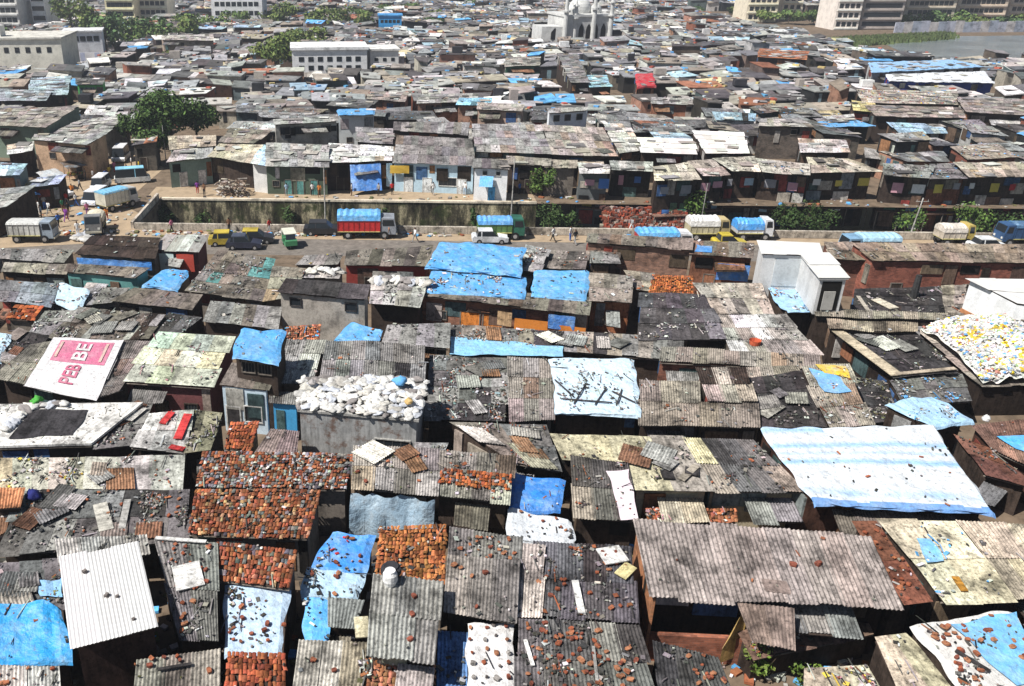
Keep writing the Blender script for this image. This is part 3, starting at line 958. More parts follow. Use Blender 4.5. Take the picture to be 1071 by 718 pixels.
def cover_stripes(u, v):
    w_ = v + .02 * mnoise.noise(V((u * 5, v * 3, 1)))
    k = lambda c, s: math.exp(-((w_ - c) / s) ** 2)
    t = max(.85 * k(.25, .035), .9 * k(.48, .035), .5 * k(.36, .02), .8 * k(.85, .05) * (.6 + .8 * mnoise.noise(V((u * 6, 2, 0)))), .8 * k(.03, .04) * (u < .35))
    t = max(0, min(1, t + .10 * mnoise.noise(V((u * 9, v * 9, 4)))))
    a, b = (.68, .72, .75), ((.10, .30, .68) if w_ > .94 else (.26, .50, .78))
    if w_ > .945:
        t = .9
    return tuple(p * (1 - t) + q * t for p, q in zip(a, b))


S('A62', "wide shack under a white plastic cover with faint blue stripes", Q(795, 449, 978, 446, 1040, 538, 850, 526), 3.9, 3.3, 'tarp', WH, 'wood', (.07, .035, .025), lit=(.15, 'od'), mat='clean_tarpaulin', hang=.25, amp=.045,
  stripes=cover_stripes)
S('A63', "cream sheet-roofed shack with torn edges behind a dark scrap roof", Q(577, 455, 656, 457, 662, 484, 590, 482), 3.3, 3.0, 'flat', CR, 'wood', DB, lit=(1.2, 'gdo'), over=.2)
S('A63b', "cream sheet roof with holes and stains left of the grey-brown sheeted roof", Q(650, 457, 716, 459, 748, 515, 667, 513), 3.7, 3.1, 'flat', (.62, .56, .40), 'plaster', CR, lit=(2, 'gdn'), ws=1.7, ls=3, alt=(BE, WH), altp=.25)
S('A63c', "grey-brown sheeted roof in line with the cream roof, left of the striped cover", Q(716, 459, 790, 461, 844, 516, 747, 515), 3.7, 3.1, 'corr', (.38, .33, .27), 'plaster', (.42, .36, .25), lit=(2, 'gdo'), alt=(CR, DG, DK), altp=.4)
S('A63d', "low tiled rubble roof in shadow under the cream roof's eave", Q(672, 533, 770, 534, 772, 548, 678, 548), 1.9, 1.7, 'tile', (.36, .13, .07), 'brick', RU, lit=(5, 'ogwp'))
# --- middle left
S('B1', "low white-rimmed roof with a square of black grit at the left edge", Q(-4, 425, 150, 423, 96, 466, -6, 469), 3.4, 3.0, 'slab', (.72, .70, .66), 'plaster', DB, lit=(1.5, 'wdg'), over=.3)
S('B2', "dark scrap-heaped roof right of the square of black grit", Q(118, 428, 157, 424, 140, 466, 98, 470), 3.1, 2.8, 'patch', DG, 'wood', DB, lit=(8, 'dwkgo'))
S('B3', "grey and white sheeted roof edged with red strips", Q(155, 433, 201, 430, 195, 474, 136, 468), 3.4, 2.9, 'flat', LG, 'wood', DB, lit=(1.2, 'rwg'), alt=(WH,), altp=.35)
S('B4', "olive-grey roof thick with scrap right of the red-edged roof", Q(201, 430, 234, 433, 222, 470, 194, 474), 3.2, 2.9, 'patch', (.26, .25, .18), 'wood', DB, lit=(7, 'gdwn'))
S('B5', "small steep orange-tiled roof below the white and blue lean-to", Q(241, 443, 272, 442, 262, 473, 234, 470), 3.6, 2.8, 'tile', (.32, .10, .045), 'plaster', BR, lit=(2, 'ow'))
S('B6', "purple-brown sheet roof between the small orange tiles and the sack shack", Q(284, 450, 313, 452, 311, 476, 268, 475), 3.1, 2.9, 'corr', (.22, .17, .165), 'plaster', BR, lit=(.8, 'g'))
S('B7', "long clay-tiled roof, upper slope, patched with grey sheets and white scraps", Q(212, 473, 370, 476, 362, 513, 204, 511), 3.6, 3.3, 'tile', (.28, .10, .05), 'plaster', BR, lit=(3.5, 'wgwo'), alt=(G, LG, SL), altp=.42)
S('B7b', "big orange clay-tiled roof, brightest of the tiles, with a pale front eave", Q(204, 513, 336, 514, 323, 566, 196, 560), 3.5, 2.9, 'tile', (.28, .095, .045), 'plaster', BR, lit=(1.2, 'wgd'), alt=(RU, DG, (.45, .25, .14)), altp=.42)
S('B8', "long cream and grey roof crusted with pale litter at the left edge", Q(-6, 481, 90, 479, 88, 512, -6, 514), 3.2, 2.9, 'flat', (.5, .46, .38), 'plaster', BR, lit=(8, 'wwwoyg'))
S('B8b', "grey concrete-sheeted roof right of the pale litter-crusted roof", Q(90, 479, 192, 478, 190, 512, 88, 512), 3.2, 2.9, 'flat', (.42, .40, .36), 'plaster', BR, lit=(2.2, 'gwo'), ws=1.6, ls=4)
S('B9', "wide dark roof covered in grey stones and broken sheet, left of the big orange tiles", Q(24, 514, 200, 513, 195, 568, -6, 582), 3.0, 2.5, 'patch', DG, 'wood', DB, lit=(9, 'ddgggo'), alt=(G, DK), altp=.4)
S('B10', "corner of an orange-brown sheet roof at the left edge beside a dark blue bundle", Q(-8, 512, 26, 511, 22, 530, -8, 532), 3.6, 3.3, 'corr', (.45, .20, .10), 'plaster', DB, lit=(0, ''))
S('B11', "corrugated-walled shack carrying a heap of bulging white sacks", Q(316, 397, 447, 400, 438, 442, 311, 431), 4.4, 4.1, 'slab', LG, 'tin', (.40, .40, .39), lit=(0, ''), win=(.8,), wz=1.6, ww=2.0, wh=1.1, over=.1, framecol=LG)
S('B12', "grey corrugated roof with a blue-grey sheet hung below its eave", Q(369, 466, 459, 470, 456, 519, 367, 511), 3.7, 3.2, 'corr', (.34, .32, .29), 'wood', DB, lit=(2.2, 'gwdn'))
S('B13', "grey roof with a band of bright orange tiles across its lower half", Q(459, 472, 538, 477, 533, 527, 456, 518), 3.7, 3.2, 'corr', (.28, .26, .23), 'wood', DB, lit=(2.5, 'gwo'))
S('B14', "brown littered roof behind the roof with an orange tile band", Q(470, 443, 570, 445, 586, 494, 535, 484), 3.3, 2.9, 'patch', (.22, .19, .16), 'wood', DB, lit=(6, 'gdow'), alt=(DG, G), altp=.4)
S('B15', "small pale roof hidden behind the white sacks and the brown littered roof", Q(436, 463, 470, 464, 466, 474, 436, 472), 2.8, 2.7, 'flat', LG, 'wood', DB, lit=(1, 'g'))
S('B16', "low shack roofed in deep blue plastic between two dark roofs", Q(534, 495, 592, 503, 586, 532, 530, 533), 2.6, 2.4, 'tarp', (.03, .22, .66), 'wood', DB, lit=(1, 'ow'))
S('B16b', "low roof covered with a white plastic sheet dotted with dark squares", Q(530, 534, 600, 544, 598, 569, 528, 563), 2.5, 2.3, 'tarp', (.62, .66, .70), 'wood', DB, lit=(3.5, 'kkd'), mat='clean_tarpaulin')
S('B19', "small black tarred roof draped with a pale pink cloth", Q(598, 478, 657, 487, 668, 547, 602, 542), 3.4, 2.9, 'corr', (.10, .095, .085), 'wood', DB, lit=(3, 'dgo'), alt=(BE,), altp=.2)
# --- bottom
S('C1', "very large brown-grey corrugated roof over an open dark shed, bottom right", Q(665, 546, 912, 563, 945, 637, 683, 626), 4.3, 3.7, 'corr', (.33, .285, .262), 'wood', (.035, .022, .018), lit=(.05, 'o'), ws=1.1, ls=3.4, var=.07, over=1.3, ragged=.25, pitch=.19, camp=.03, alt=((.36, .30, .27),), altp=.2)  # near-black wall colour paints in the shade inside the open shed
S('C1b', "low brown plank shed in the shadow below the very large corrugated roof", Q(770, 655, 905, 640, 915, 662, 790, 690), 1.9, 1.6, 'flat', (.2, .13, .1), 'wood', DB, lit=(3, 'gow'))
S('C2', "rust-stained strip of roof along the right side of the very large corrugated roof", Q(893, 548, 917, 548, 972, 631, 944, 634), 4.0, 3.5, 'flat', (.55, .47, .34), 'wood', DB, lit=(2, 'oogw'), alt=(RU, WH), altp=.4)
S('C2b', "cream sheet roof whose lower sheet is bright white with a rust stain", Q(919, 545, 998, 545, 1060, 630, 987, 632), 3.9, 3.4, 'flat', (.62, .57, .43), 'wood', DB, lit=(1.2, 'gwb'), ws=2.0, ls=3.2)
S('C2c', "cream-brown corrugated roof at the right edge beside the white lower sheet", Q(999, 545, 1075, 550, 1120, 622, 1062, 628), 3.8, 3.3, 'corr', (.52, .46, .34), 'wood', DB, lit=(1, 'gd'), alt=(BE, BR), altp=.35)
S('C3', "white plastic roof in the bottom right corner strewn with bricks", Q(951, 656, 1062, 640, 1120, 735, 1020, 740), 3.4, 2.9, 'tarp', (.66, .645, .61), 'wood', DB, lit=(3, 'kgo'), mat='clean_tarpaulin', amp=.05)
S('C4', "narrow cream roof strip left of the white brick-strewn roof at the bottom", Q(914, 668, 946, 664, 1008, 730, 940, 735), 2.9, 2.4, 'flat', (.6, .54, .4), 'wood', DB, lit=(1.5, 'gw'), alt=(BE, WH), altp=.3)
S('C6', "low roof crusted with white and orange litter at the bottom edge", Q(840, 700, 905, 698, 925, 735, 838, 740), 1.9, 1.8, 'patch', (.45, .4, .3), 'wood', DB, lit=(9, 'wwoygp'))
S('C7', "black roof with scattered orange bricks at the bottom edge, left of the plants", Q(684, 672, 752, 690, 770, 735, 690, 735), 2.9, 2.5, 'corr', (.09, .085, .085), 'wood', DB, lit=(2.5, 'dg'))
S('C8', "dark corrugated roof scattered with orange bricks at the bottom edge, centre", Q(541, 648, 665, 655, 690, 735, 540, 735), 3.5, 2.9, 'corr', (.14, .135, .13), 'wood', DB, lit=(6, 'dgdwo'), alt=(G, DK), altp=.3)
S('C9', "purple-black sheet roof right of the weathered grey corrugated roof", Q(560, 567, 661, 574, 665, 652, 556, 645), 3.7, 3.2, 'corr', (.125, .115, .125), 'wood', DB, lit=(4, 'dggo'), alt=(DK,), altp=.2)
S('C9b', "narrow pale ribbed roof between the weathered brown roof and the purple-black one", Q(543, 570, 572, 572, 566, 645, 541, 644), 3.8, 3.3, 'corr', (.46, .44, .38), 'wood', DB, lit=(1.2, 'gw'))
S('C10', "dark strip of roof dotted with orange bits above the weathered brown roof", Q(470, 553, 545, 563, 543, 590, 468, 582), 3.9, 3.7, 'corr', (.15, .145, .135), 'wood', DB, lit=(3.5, 'ogd'))
S('C11', "weathered brown-grey corrugated roof left of the pale ribbed roof", Q(468, 582, 542, 588, 540, 653, 464, 639), 4.0, 3.5, 'corr', (.24, .222, .20), 'wood', DB, lit=(.8, 'gw'), zs=(4.0, 4.0, 3.5, 3.5))
S('C12', "bright orange clay-tiled roof, its top half under white scraps, bottom centre", Q(397, 552, 467, 550, 466, 612, 392, 604), 3.6, 3.1, 'tile', (.38, .145, .055), 'plaster', BR, lit=(2.5, 'woo'))
S('C13', "grey corrugated roof with a clay pot and a few bricks, bottom centre left", Q(391, 602, 463, 610, 456, 694, 386, 686), 4.5, 4.0, 'corr', (.31, .308, .285), 'wood', DB, lit=(.1, 'g'), camp=.035, var=.1, pitch=.18, alt=(G,), altp=.1)
S('C14', "white sheet roof weighed down by evenly spread red stones at the bottom edge", Q(488, 653, 537, 655, 541, 735, 487, 735), 3.0, 2.6, 'tarp', (.66, .65, .64), 'wood', DB, lit=(.5, 'k'), mat='clean_tarpaulin', amp=.05)
S('C14b', "narrow blue corrugated roof in shadow at the bottom edge", Q(459, 662, 488, 664, 487, 722, 457, 722), 2.6, 2.3, 'corr', (.10, .20, .38), 'wood', DB, lit=(1.5, 'dw'))
S('C15', "littered clay-tiled roof at the bottom edge below the grey corrugated roof", Q(376, 690, 456, 697, 454, 735, 372, 735), 3.0, 2.6, 'tile', (.36, .16, .09), 'plaster', BR, lit=(6, 'wwogn'))
S('C16', "low shack roofed in bright blue plastic between the orange tiles and a tiled patch", Q(347, 557, 392, 560, 382, 602, 326, 596), 2.7, 2.3, 'tarp', (.05, .27, .72), 'wood', DB, lit=(3, 'wrdg'))
S('C16b', "low shack covered with pale printed plastic below the bright blue one", Q(318, 596, 382, 601, 376, 627, 317, 624), 2.6, 2.4, 'tarp', (.40, .58, .74), 'wood', DB, lit=(5, 'wkdg'), mat='clean_tarpaulin')
S('C16c', "narrow strip of bright blue plastic roof beside the dark alley at the bottom", Q(318, 625, 346, 627, 344, 673, 317, 672), 2.6, 2.4, 'tarp', (.1, .42, .85), 'wood', DB, lit=(1.5, 'wd'))
S('C16d', "small grey corrugated roof right of the narrow blue strip", Q(347, 627, 383, 629, 374, 656, 346, 655), 2.8, 2.6, 'corr', G, 'wood', DB, lit=(1, 'gw'))
S('C17', "cream-grey corrugated roof at the bottom edge below the narrow blue strip", Q(314, 672, 384, 674, 378, 735, 306, 735), 3.1, 2.7, 'corr', (.42, .40, .35), 'wood', DB, lit=(.5, 'g'))
S('C18', "red-brown clay-tiled roof right of the brick-dotted narrow roof", Q(226, 567, 311, 576, 303, 617, 222, 606), 3.9, 3.4, 'tile', (.29, .09, .045), 'plaster', BR, lit=(.8, 'wg'), alt=(RU, DG, (.42, .22, .12)), altp=.3)
S('C19', "shack under a pale blue-white plastic sheet below red-brown tiles", Q(236, 612, 304, 618, 298, 684, 231, 681), 3.0, 2.6, 'tarp', (.47, .62, .78), 'wood', DB, lit=(5, 'kdnow'), mat='clean_tarpaulin')
S('C20', "dark red clay-tiled roof at the bottom edge below the pale blue-white sheet", Q(238, 684, 299, 684, 298, 735, 234, 735), 3.2, 2.7, 'tile', (.28, .08, .04), 'plaster', BR, lit=(1, 'ow'))
S('C21', "narrow dark corrugated roof dotted with bricks right of the white tin roof", Q(162, 567, 226, 571, 229, 672, 189, 669), 3.9, 3.1, 'corr', (.17, .165, .155), 'wood', DB, lit=(4, 'gdow'))
S('C22', "shack with a square brilliant white tin roof, bottom left", Q(64, 586, 145, 569, 166, 655, 76, 678), 4.9, 4.5, 'white', (.64, .63, .61), 'wood', (.05, .03, .025), lit=(0, ''), over=.5, var=.05, ws=1.2, ls=4.5, ragged=.05, camp=.016)
S('C23', "grey ribbed roof showing behind the white tin roof", Q(58, 566, 152, 560, 156, 578, 60, 590), 3.6, 3.5, 'corr', LG, 'wood', DB, lit=(1, 'gd'))
S('C24', "low littered roof between the left edge and the white tin roof", Q(-6, 590, 66, 586, 68, 636, -6, 638), 2.6, 2.4, 'patch', DG, 'wood', DB, lit=(8, 'gdbno'))
S('C24b', "shack under a bright sky-blue plastic sheet in the bottom left corner", Q(-8, 634, 68, 636, 74, 690, -10, 697), 2.7, 2.2, 'tarp', (.03, .33, .72), 'wood', DB, lit=(.8, 'wo'), amp=.2)
S('C25', "grey ribbed roof in the very bottom left corner", Q(-8, 696, 60, 698, 62, 735, -8, 735), 2.9, 2.5, 'corr', LG, 'wood', DB, lit=(1.8, 'gwo'))
S('C26', "grey-brown ribbed roof at the bottom edge right of the white tin roof", Q(140, 692, 226, 681, 224, 735, 136, 735), 3.2, 2.8, 'corr', (.31, .29, .25), 'wood', DB, lit=(1.2, 'gon'))
# the tall white cabin by the road: two joined blocks
cb = S('A50', "tall white cabin with a flat pale roof, standing above the brown roofs", Q(793, 252, 858, 255, 862, 268, 797, 266), 6.2, 6.1, 'white', WH, 'paint', (.62, .62, .61), lit=(0, ''), level=1, over=.1, var=.03)
A_, B_, outb = cb['wall']
db_ = (B_ - A_).normalized()
fr = MB()
opening(fr, A_ + db_ * 1.0, A_ + db_ * 4.6, 3.4, 5.75, outb, (.52, .55, .56), .06)
fr.build("shutter", "painted_wall", cb['root'])
mw = MB()
Pw = [at(836, 265, 6.12), at(866, 265, 6.12), at(888, 291.5, 6.0), at(857, 291.5, 6.0)]
Rw = Roof(Pw)
wb = [Rw.at(.06, .97), Rw.at(.94, .97), Rw.at(.94, 0.02), Rw.at(.06, 0.02)]
lo = [V((p.x, p.y, 0)) for p in wb]
mw.hexa([V((p.x, p.y, 3.0)) for p in lo], [Rw.at(.06, .97, -.1), Rw.at(.94, .97, -.1), Rw.at(.94, .02, -.1), Rw.at(.06, .02, -.1)], (.62, .62, .61), caps=True)
mw.build("wall", "painted_wall", cb['root'])
mw = MB()
ins = [V((q.x, q.y, 0)) for q in (Rw.at(.3, .8), Rw.at(.92, .8), Rw.at(.92, .05), Rw.at(.3, .05))]
mw.hexa(ins, [q + V((0, 0, 2.99)) for q in ins], DB, caps=False)
mw.build("plinth", "weathered_wood", cb['root'])
mr = MB()
sheets(mr, Rw, WH, random.Random(3), corr=False, var=.03, ragged=.02, ws=3)
mr.hexa([Rw.at(0, 1, -.09), Rw.at(1, 1, -.09), Rw.at(1, 0, -.09), Rw.at(0, 0, -.09)], [Rw.at(0, 1, .01), Rw.at(1, 1, .01), Rw.at(1, 0, .01), Rw.at(0, 0, .01)], WH)
mr.build("roof", "clean_tin", cb['root'])
d_ = (lo[1] - lo[0]).normalized()
outw = V((d_.y, -d_.x, 0))
fr = MB()
opening(fr, lo[0] + d_ * .25, lo[1] - d_ * .25, 3.3, 5.7, outw, DK, .04)
fr.build("opening", "void_dark", cb['root'])
fr = MB()
opening(fr, lo[0] + d_ * .5, lo[1] - d_ * .6, 3.4, 4.9, outw, LG, .12)
fr.build("shutter", "painted_wall", cb['root'])
S('A50b', "low heap-covered roof with crumpled blue plastic at the foot of the tall white cabin", Q(797, 296, 836, 298, 862, 326, 822, 327), 3.1, 2.8, 'tarp', (.30, .50, .72), 'wood', DB, lit=(5, 'wwgbo'), amp=.25, hang=.1)
# low brick half wall and dark bay under the very large corrugated roof
# white cabin at the right edge with a brick foot
cc = S('A54', "white cabin with flat white roof on a brick foot at the right edge", Q(1012, 292, 1090, 293, 1150, 330, 1062, 318), 5.4, 5.2, 'white', WH, 'paint', (.76, .77, .77), lit=(0, ''), level=1, over=.12, var=.04, win=(.2,), wz=3.4, ww=.6, wh=.6)
mb_ = MB()
rc = cc['R']
q4 = [rc.at(.02, .985), rc.at(.98, .985), rc.at(.98, .01), rc.at(.02, .01)]
mb_.hexa([V((p.x, p.y, 0)) for p in q4], [V((p.x, p.y, 3.0)) for p in q4], (.5, .22, .10), caps=True)
mb_.build("foot", "brickwork", cc['root'])

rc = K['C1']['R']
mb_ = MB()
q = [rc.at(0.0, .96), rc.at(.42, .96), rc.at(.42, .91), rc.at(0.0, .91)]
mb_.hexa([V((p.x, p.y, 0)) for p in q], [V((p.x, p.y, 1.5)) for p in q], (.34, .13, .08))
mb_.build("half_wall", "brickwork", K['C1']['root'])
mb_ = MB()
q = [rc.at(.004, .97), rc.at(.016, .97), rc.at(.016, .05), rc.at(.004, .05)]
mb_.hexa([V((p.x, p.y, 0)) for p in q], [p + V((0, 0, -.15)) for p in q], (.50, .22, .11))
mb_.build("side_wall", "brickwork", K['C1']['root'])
# ------------------------------------------------------------------ ground, canal, roads
def cy0(x):
    return 91.2 - 0.04 * x      # near lip of the canal


def cy1(x):
    return 103.3 - 0.04 * x     # far lip


XL, XR = -27.5, 1500.0
CB = -3.4
m = MB()
g = lambda *p: m.face([V(q) for q in p], (1, 1, 1))
g((-1500, -300, 0), (1500, -300, 0), (1500, cy0(1500), 0), (-1500, cy0(-1500), 0))
g((-1500, cy1(-1500), 0), (1500, cy1(1500), 0), (1500, 1900, 0), (-1500, 1900, 0))
g((-1500, cy0(-1500), 0), (XL, cy0(XL), 0), (XL, cy1(XL), 0), (-1500, cy1(-1500), 0))
g((XL, cy0(XL), CB), (XR, cy0(XR), CB), (XR, cy1(XR), CB), (XL, cy1(XL), CB))
g((XL, cy0(XL), 0), (XR, cy0(XR), 0), (XR, cy0(XR), CB), (XL, cy0(XL), CB))
g((XL, cy1(XL), CB), (XL, cy1(XL), 0), (XL, cy0(XL), 0), (XL, cy0(XL), CB))
tag(m.build("ground", "earth"), kind="structure")
m = MB()
m.face([(XL + .2, cy0(XL) + .2, CB + .05), (300, cy0(300) + .2, CB + .05), (300, cy1(300) - 1.2, CB + .05), (XL + .2, cy1(XL) - 1.2, CB + .05)], (1, 1, 1))
tag(m.build("canal_water", "water"), kind="structure")


def strip(name, mat, pts, z):
    m = MB()
    m.face([V((p.x, p.y, z)) for p in pts], (1, 1, 1))
    return tag(m.build(name, mat), kind="structure")


def roadline(x, off):
    return V((x, cy0(x) + off, 0))


strip("road", "asphalt", [roadline(-60, -8.2), roadline(140, -8.2), roadline(140, -2.6), roadline(-60, -2.6)], 0.008)
strip("road_verge", "dusty_road", [roadline(-60, -2.9), roadline(140, -2.9), roadline(140, -0.6), roadline(-60, -0.6)], 0.012)
strip("street", "dusty_road", [at(-40, 262), at(150, 252), at(150, 226), at(128, 214), at(172, 176), at(140, 158), at(118, 160), at(62, 190), at(20, 232)], 0.016)
strip("ledge_path", "dusty_road", [V((XL - 2, cy1(XL) + .5, 0)), V((19, cy1(19) + .5, 0)), V((19, cy1(19) + 6, 0)), V((XL - 2, cy1(XL) + 6, 0))], 0.012)

# canal walls and parapet
m = MB()
x0, x1 = XL, 18.8
m.hexa([V((x0, cy1(x0) - .45, CB)), V((x1, cy1(x1) - .45, CB)), V((x1, cy1(x1) + .5, CB)), V((x0, cy1(x0) + .5, CB))],
       [V((x0, cy1(x0) - .3, .05)), V((x1, cy1(x1) - .3, .05)), V((x1, cy1(x1) + .5, .05)), V((x0, cy1(x0) + .5, .05))], (.27, .235, .15))
cw = m.build("canal_wall", "mossy_wall", None, V((0, 103, CB)))
tag(cw, "stained concrete canal wall below the walkway of the blue-fronted houses", "wall")
m = MB()
m.hexa([V((x0, cy1(x0) - .42, .055)), V((x1, cy1(x1) - .42, .055)), V((x1, cy1(x1) + .1, .055)), V((x0, cy1(x0) + .1, .055))],
       [V((x0, cy1(x0) - .42, .28)), V((x1, cy1(x1) - .42, .28)), V((x1, cy1(x1) + .1, .28)), V((x0, cy1(x0) + .1, .28))], (.62, .54, .42))
cp = m.build("coping", "plaster", None, V((0, 103, CB)))
cp.location = (0, 0, 0)
cp.parent = cw
m = MB()
x0, x1 = XL, 140
m.hexa([V((x0, cy0(x0) - .35, 0)), V((x1, cy0(x1) - .35, 0)), V((x1, cy0(x1) + .02, 0)), V((x0, cy0(x0) + .02, 0))],
       [V((x0, cy0(x0) - .35, .75)), V((x1, cy0(x1) - .35, .75)), V((x1, cy0(x1) + .02, .75)), V((x0, cy0(x0) + .02, .75))], (.46, .41, .34))
tag(m.build("parapet_wall", "concrete", None, V((0, 91, 0))), "long low parapet wall between the road and the canal", "wall")
m = MB()
p0, p1 = V((XL - .2, cy0(XL), 0)), V((XL - .2, cy1(XL), 0))
m.hexa([p0 + V((-.3, 0, 0)), p0, p1, p1 + V((-.3, 0, 0))], [p + V((0, 0, .8)) for p in (p0 + V((-.3, 0, 0)), p0, p1, p1 + V((-.3, 0, 0)))], (.55, .48, .40))
tag(m.build("bridge_wall", "concrete", None, V((XL, 97, 0))), "short slanting parapet at the left end of the canal", "wall")

# ------------------------------------------------------------------ houses behind the canal
MID = dict(level=1)


def Mh(key, label, quad, zb, zf, roof='flat', col=G, wall='plaster', wcol=BR, **k):
    k.setdefault('level', 1)
    k.setdefault('lit', (.5, 'gwd'))
    K[key] = shack(label, quad, zb, zf, roof, col, wall, wcol, **k)
    return K[key]


Mh('M1', "large slate-grey pitched house with pale blue front above the canal walkway", Q(416, 142, 494, 146, 497, 174, 411, 171), 5.6, 3.7, 'corr', (.21, .195, .19), 'paint', (.46, .62, .72), door=(.18, .42, .86), win=(.68,), over=.4, doorcol=(.75, .78, .78), framecol=WH, ls=3, lit=(.1, 'gd'), ww=2.2, wh=1.0, dw=1.0)
Mh('M2', "slate-grey roof set just behind the large slate-grey pitched house", Q(413, 128, 492, 129, 490, 142, 412, 137), 6.2, 5.4, 'corr', (.23, .22, .21), 'plaster', DB)
Mh('M3', "long grey roof right of the large slate-grey pitched house", Q(494, 130, 566, 131, 577, 162, 497, 159), 5.6, 4.3, 'corr', (.34, .315, .31), 'plaster', DB, ls=3, lit=(.2, 'gd'))
Mh('M3b', "long brownish roof adjoining the long grey roof on its right", Q(566, 131, 630, 134, 646, 164, 577, 162), 5.6, 4.3, 'corr', (.42, .37, .33), 'plaster', DB, ls=3, lit=(.3, 'gd'))
Mh('M4', "narrow two-storey white house with a bright blue awning over its door", Q(496, 166, 531, 168, 533, 178, 495, 176), 4.6, 4.1, 'corr', (.22, .2, .2), 'paint', (.76, .76, .76), win=(.32, .72), wz=99, wh=.5, ww=.5, door=(.55,), doorcol=(.10, .35, .6), framecol=WH)
Mh('M5', "narrow brown roof in the gap right of the narrow white house", Q(530, 163, 577, 167, 577, 174, 532, 172), 4.2, 3.8, 'flat', BE, 'plaster', DB, door=(.5,))
Mh('M6', "white-roofed shack scattered with debris, with blue plastic hung below its eave", Q(344, 150, 411, 154, 411, 169, 340, 171), 4.4, 3.8, 'flat', (.66, .65, .62), 'wood', DB, door=(.2, .5), lit=(2, 'gdn'))
Mh('M7', "grey roof behind the white debris-scattered roof", Q(373, 133, 412, 135, 411, 152, 373, 149), 4.8, 4.2, 'flat', (.3, .28, .28), 'plaster', DB)
Mh('M8', "wide grey roof strewn with scrap over a dark green front above the canal", Q(278, 150, 344, 152, 343, 175, 277, 174), 4.8, 3.7, 'flat', LG, 'paint', (.09, .12, .085), door=(.35, .55, .78), doorcol=TE, win=(.15,), lit=(2, 'gwd'), over=.6)
Mh('M9', "pale blue sliver of roof between the yellowish roof and the scrap-strewn grey roof", Q(274, 152, 290, 154, 279, 174, 262, 172), 4.4, 3.7, 'flat', PB, 'paint', WH)
Mh('M10', "yellowish grey roof left of the pale blue sliver, above a heap of firewood", Q(229, 151, 275, 152, 262, 171, 217, 164), 4.5, 3.6, 'flat', (.47, .42, .32), 'wood', DB, over=1.0)
Mh('M11', "slanting grey roof over a green wall with shop openings beside the big tree", Q(182, 158, 222, 155, 222, 165, 174, 170), 4.2, 3.5, 'flat', (.45, .43, .41), 'paint', (.20, .28, .24), door=(.3, .75), doorcol=(.75, .74, .7), framecol=WH)
Mh('M12', "beige roof just right of the big dark tree", Q(176, 143, 226, 142, 226, 153, 178, 157), 4.6, 4.0, 'flat', (.45, .38, .30), 'paint', (.25, .30, .27))
Mh('M13', "wavy beige roof behind the yellowish grey roof", Q(240, 134, 284, 137, 266, 151, 229, 149), 4.6, 4.1, 'flat', BE, 'plaster', DB)
Mh('M14', "flat-roofed grey block with several dark windows behind the scrap-strewn grey roof", Q(286, 125, 353, 121, 353, 127, 287, 131), 6.6, 6.4, 'flat', LG, 'plaster', (.40, .38, .34), win=(.15, .38, .82), door=(.6,), wz=99, wh=1.0, ww=1.3)
Mh('M15', "pale slanting roof left of two bright white roofs", Q(631, 130, 657, 130, 675, 157, 648, 161), 4.8, 4.0, 'flat', (.6, .58, .52), 'plaster', DB)
Mh('M16', "bright white roof, left of the white pair behind the canal", Q(667, 144, 725, 146, 730, 162, 671, 160), 4.6, 4.1, 'white', (.76, .73, .68), 'plaster', DB, lit=(.3, 'g'))
Mh('M17', "bright white roof, right of the white pair behind the canal", Q(724, 137, 778, 139, 783, 161, 737, 161), 4.7, 4.0, 'white', (.77, .74, .69), 'plaster', DB, lit=(.3, 'g'))
lowk = dict(base=CB, level=1, over=1.4, lit=(1.2, 'gwd'))
Mh('M18', "cream roofed canal-side dwelling above dark red boards", Q(684, 175, 722, 170, 735, 189, 686, 189), 4.3, 3.6, 'flat', (.5, .46, .37), 'wood', DB, **lowk)
Mh('M18b', "pinkish brown roofed canal-side dwelling with a thin pole before it", Q(720, 169, 747, 167, 763, 184, 735, 185), 4.4, 3.6, 'flat', (.42, .35, .31), 'wood', DB, **lowk)
Mh('M19', "small brown roof over a bushy plant at the end of the walkway", Q(569, 167, 603, 168, 602, 176, 569, 176), 4.0, 3.6, 'flat', BE, 'plaster', BR, win=(.6,), base=CB, lit=(1, 'gw'))
Mh('M19b', "ragged white roof with a pale blue cabinet wall beneath, above the canal", Q(604, 170, 638, 173, 637, 182, 606, 182), 4.0, 3.6, 'flat', (.64, .62, .58), 'paint', (.12, .13, .13), **lowk)
Mh('M19c', "low grey roof over a deep black opening and red rubble", Q(638, 168, 683, 170, 683, 180, 640, 178), 4.0, 3.6, 'flat', LG, 'wood', (.04, .035, .03), **lowk)
Mh('M20', "cream canal-side roof over green, red and blue wall panels", Q(746, 166, 790, 164, 795, 180, 765, 179), 4.5, 3.7, 'flat', (.5, .46, .38), 'wood', DB, **lowk)
Mh('M20b', "cluttered canal-side roof with a pale jutting eave", Q(790, 166, 846, 172, 847, 184, 797, 181), 4.3, 3.7, 'flat', (.48, .44, .38), 'wood', DB, base=CB, level=1, over=1.4, lit=(4, 'gwdb'))
Mh('M20c', "long light brown canal-side roof right of the cluttered one", Q(843, 165, 887, 167, 926, 180, 848, 181), 4.5, 3.7, 'flat', (.45, .39, .32), 'wood', DB, **lowk)
Mh('M21', "small grey canal-side roof littered with scrap near a leaning pole", Q(923, 171, 977, 174, 973, 187, 925, 184), 4.3, 3.6, 'flat', G, 'wood', DB, base=CB, level=1, over=1.4, lit=(5, 'gwdb'))
Mh('M21b', "light brown canal-side roof at the right edge", Q(998, 170, 1090, 170, 1095, 185, 1014, 186), 4.4, 3.7, 'flat', (.44, .38, .31), 'wood', DB, **lowk)
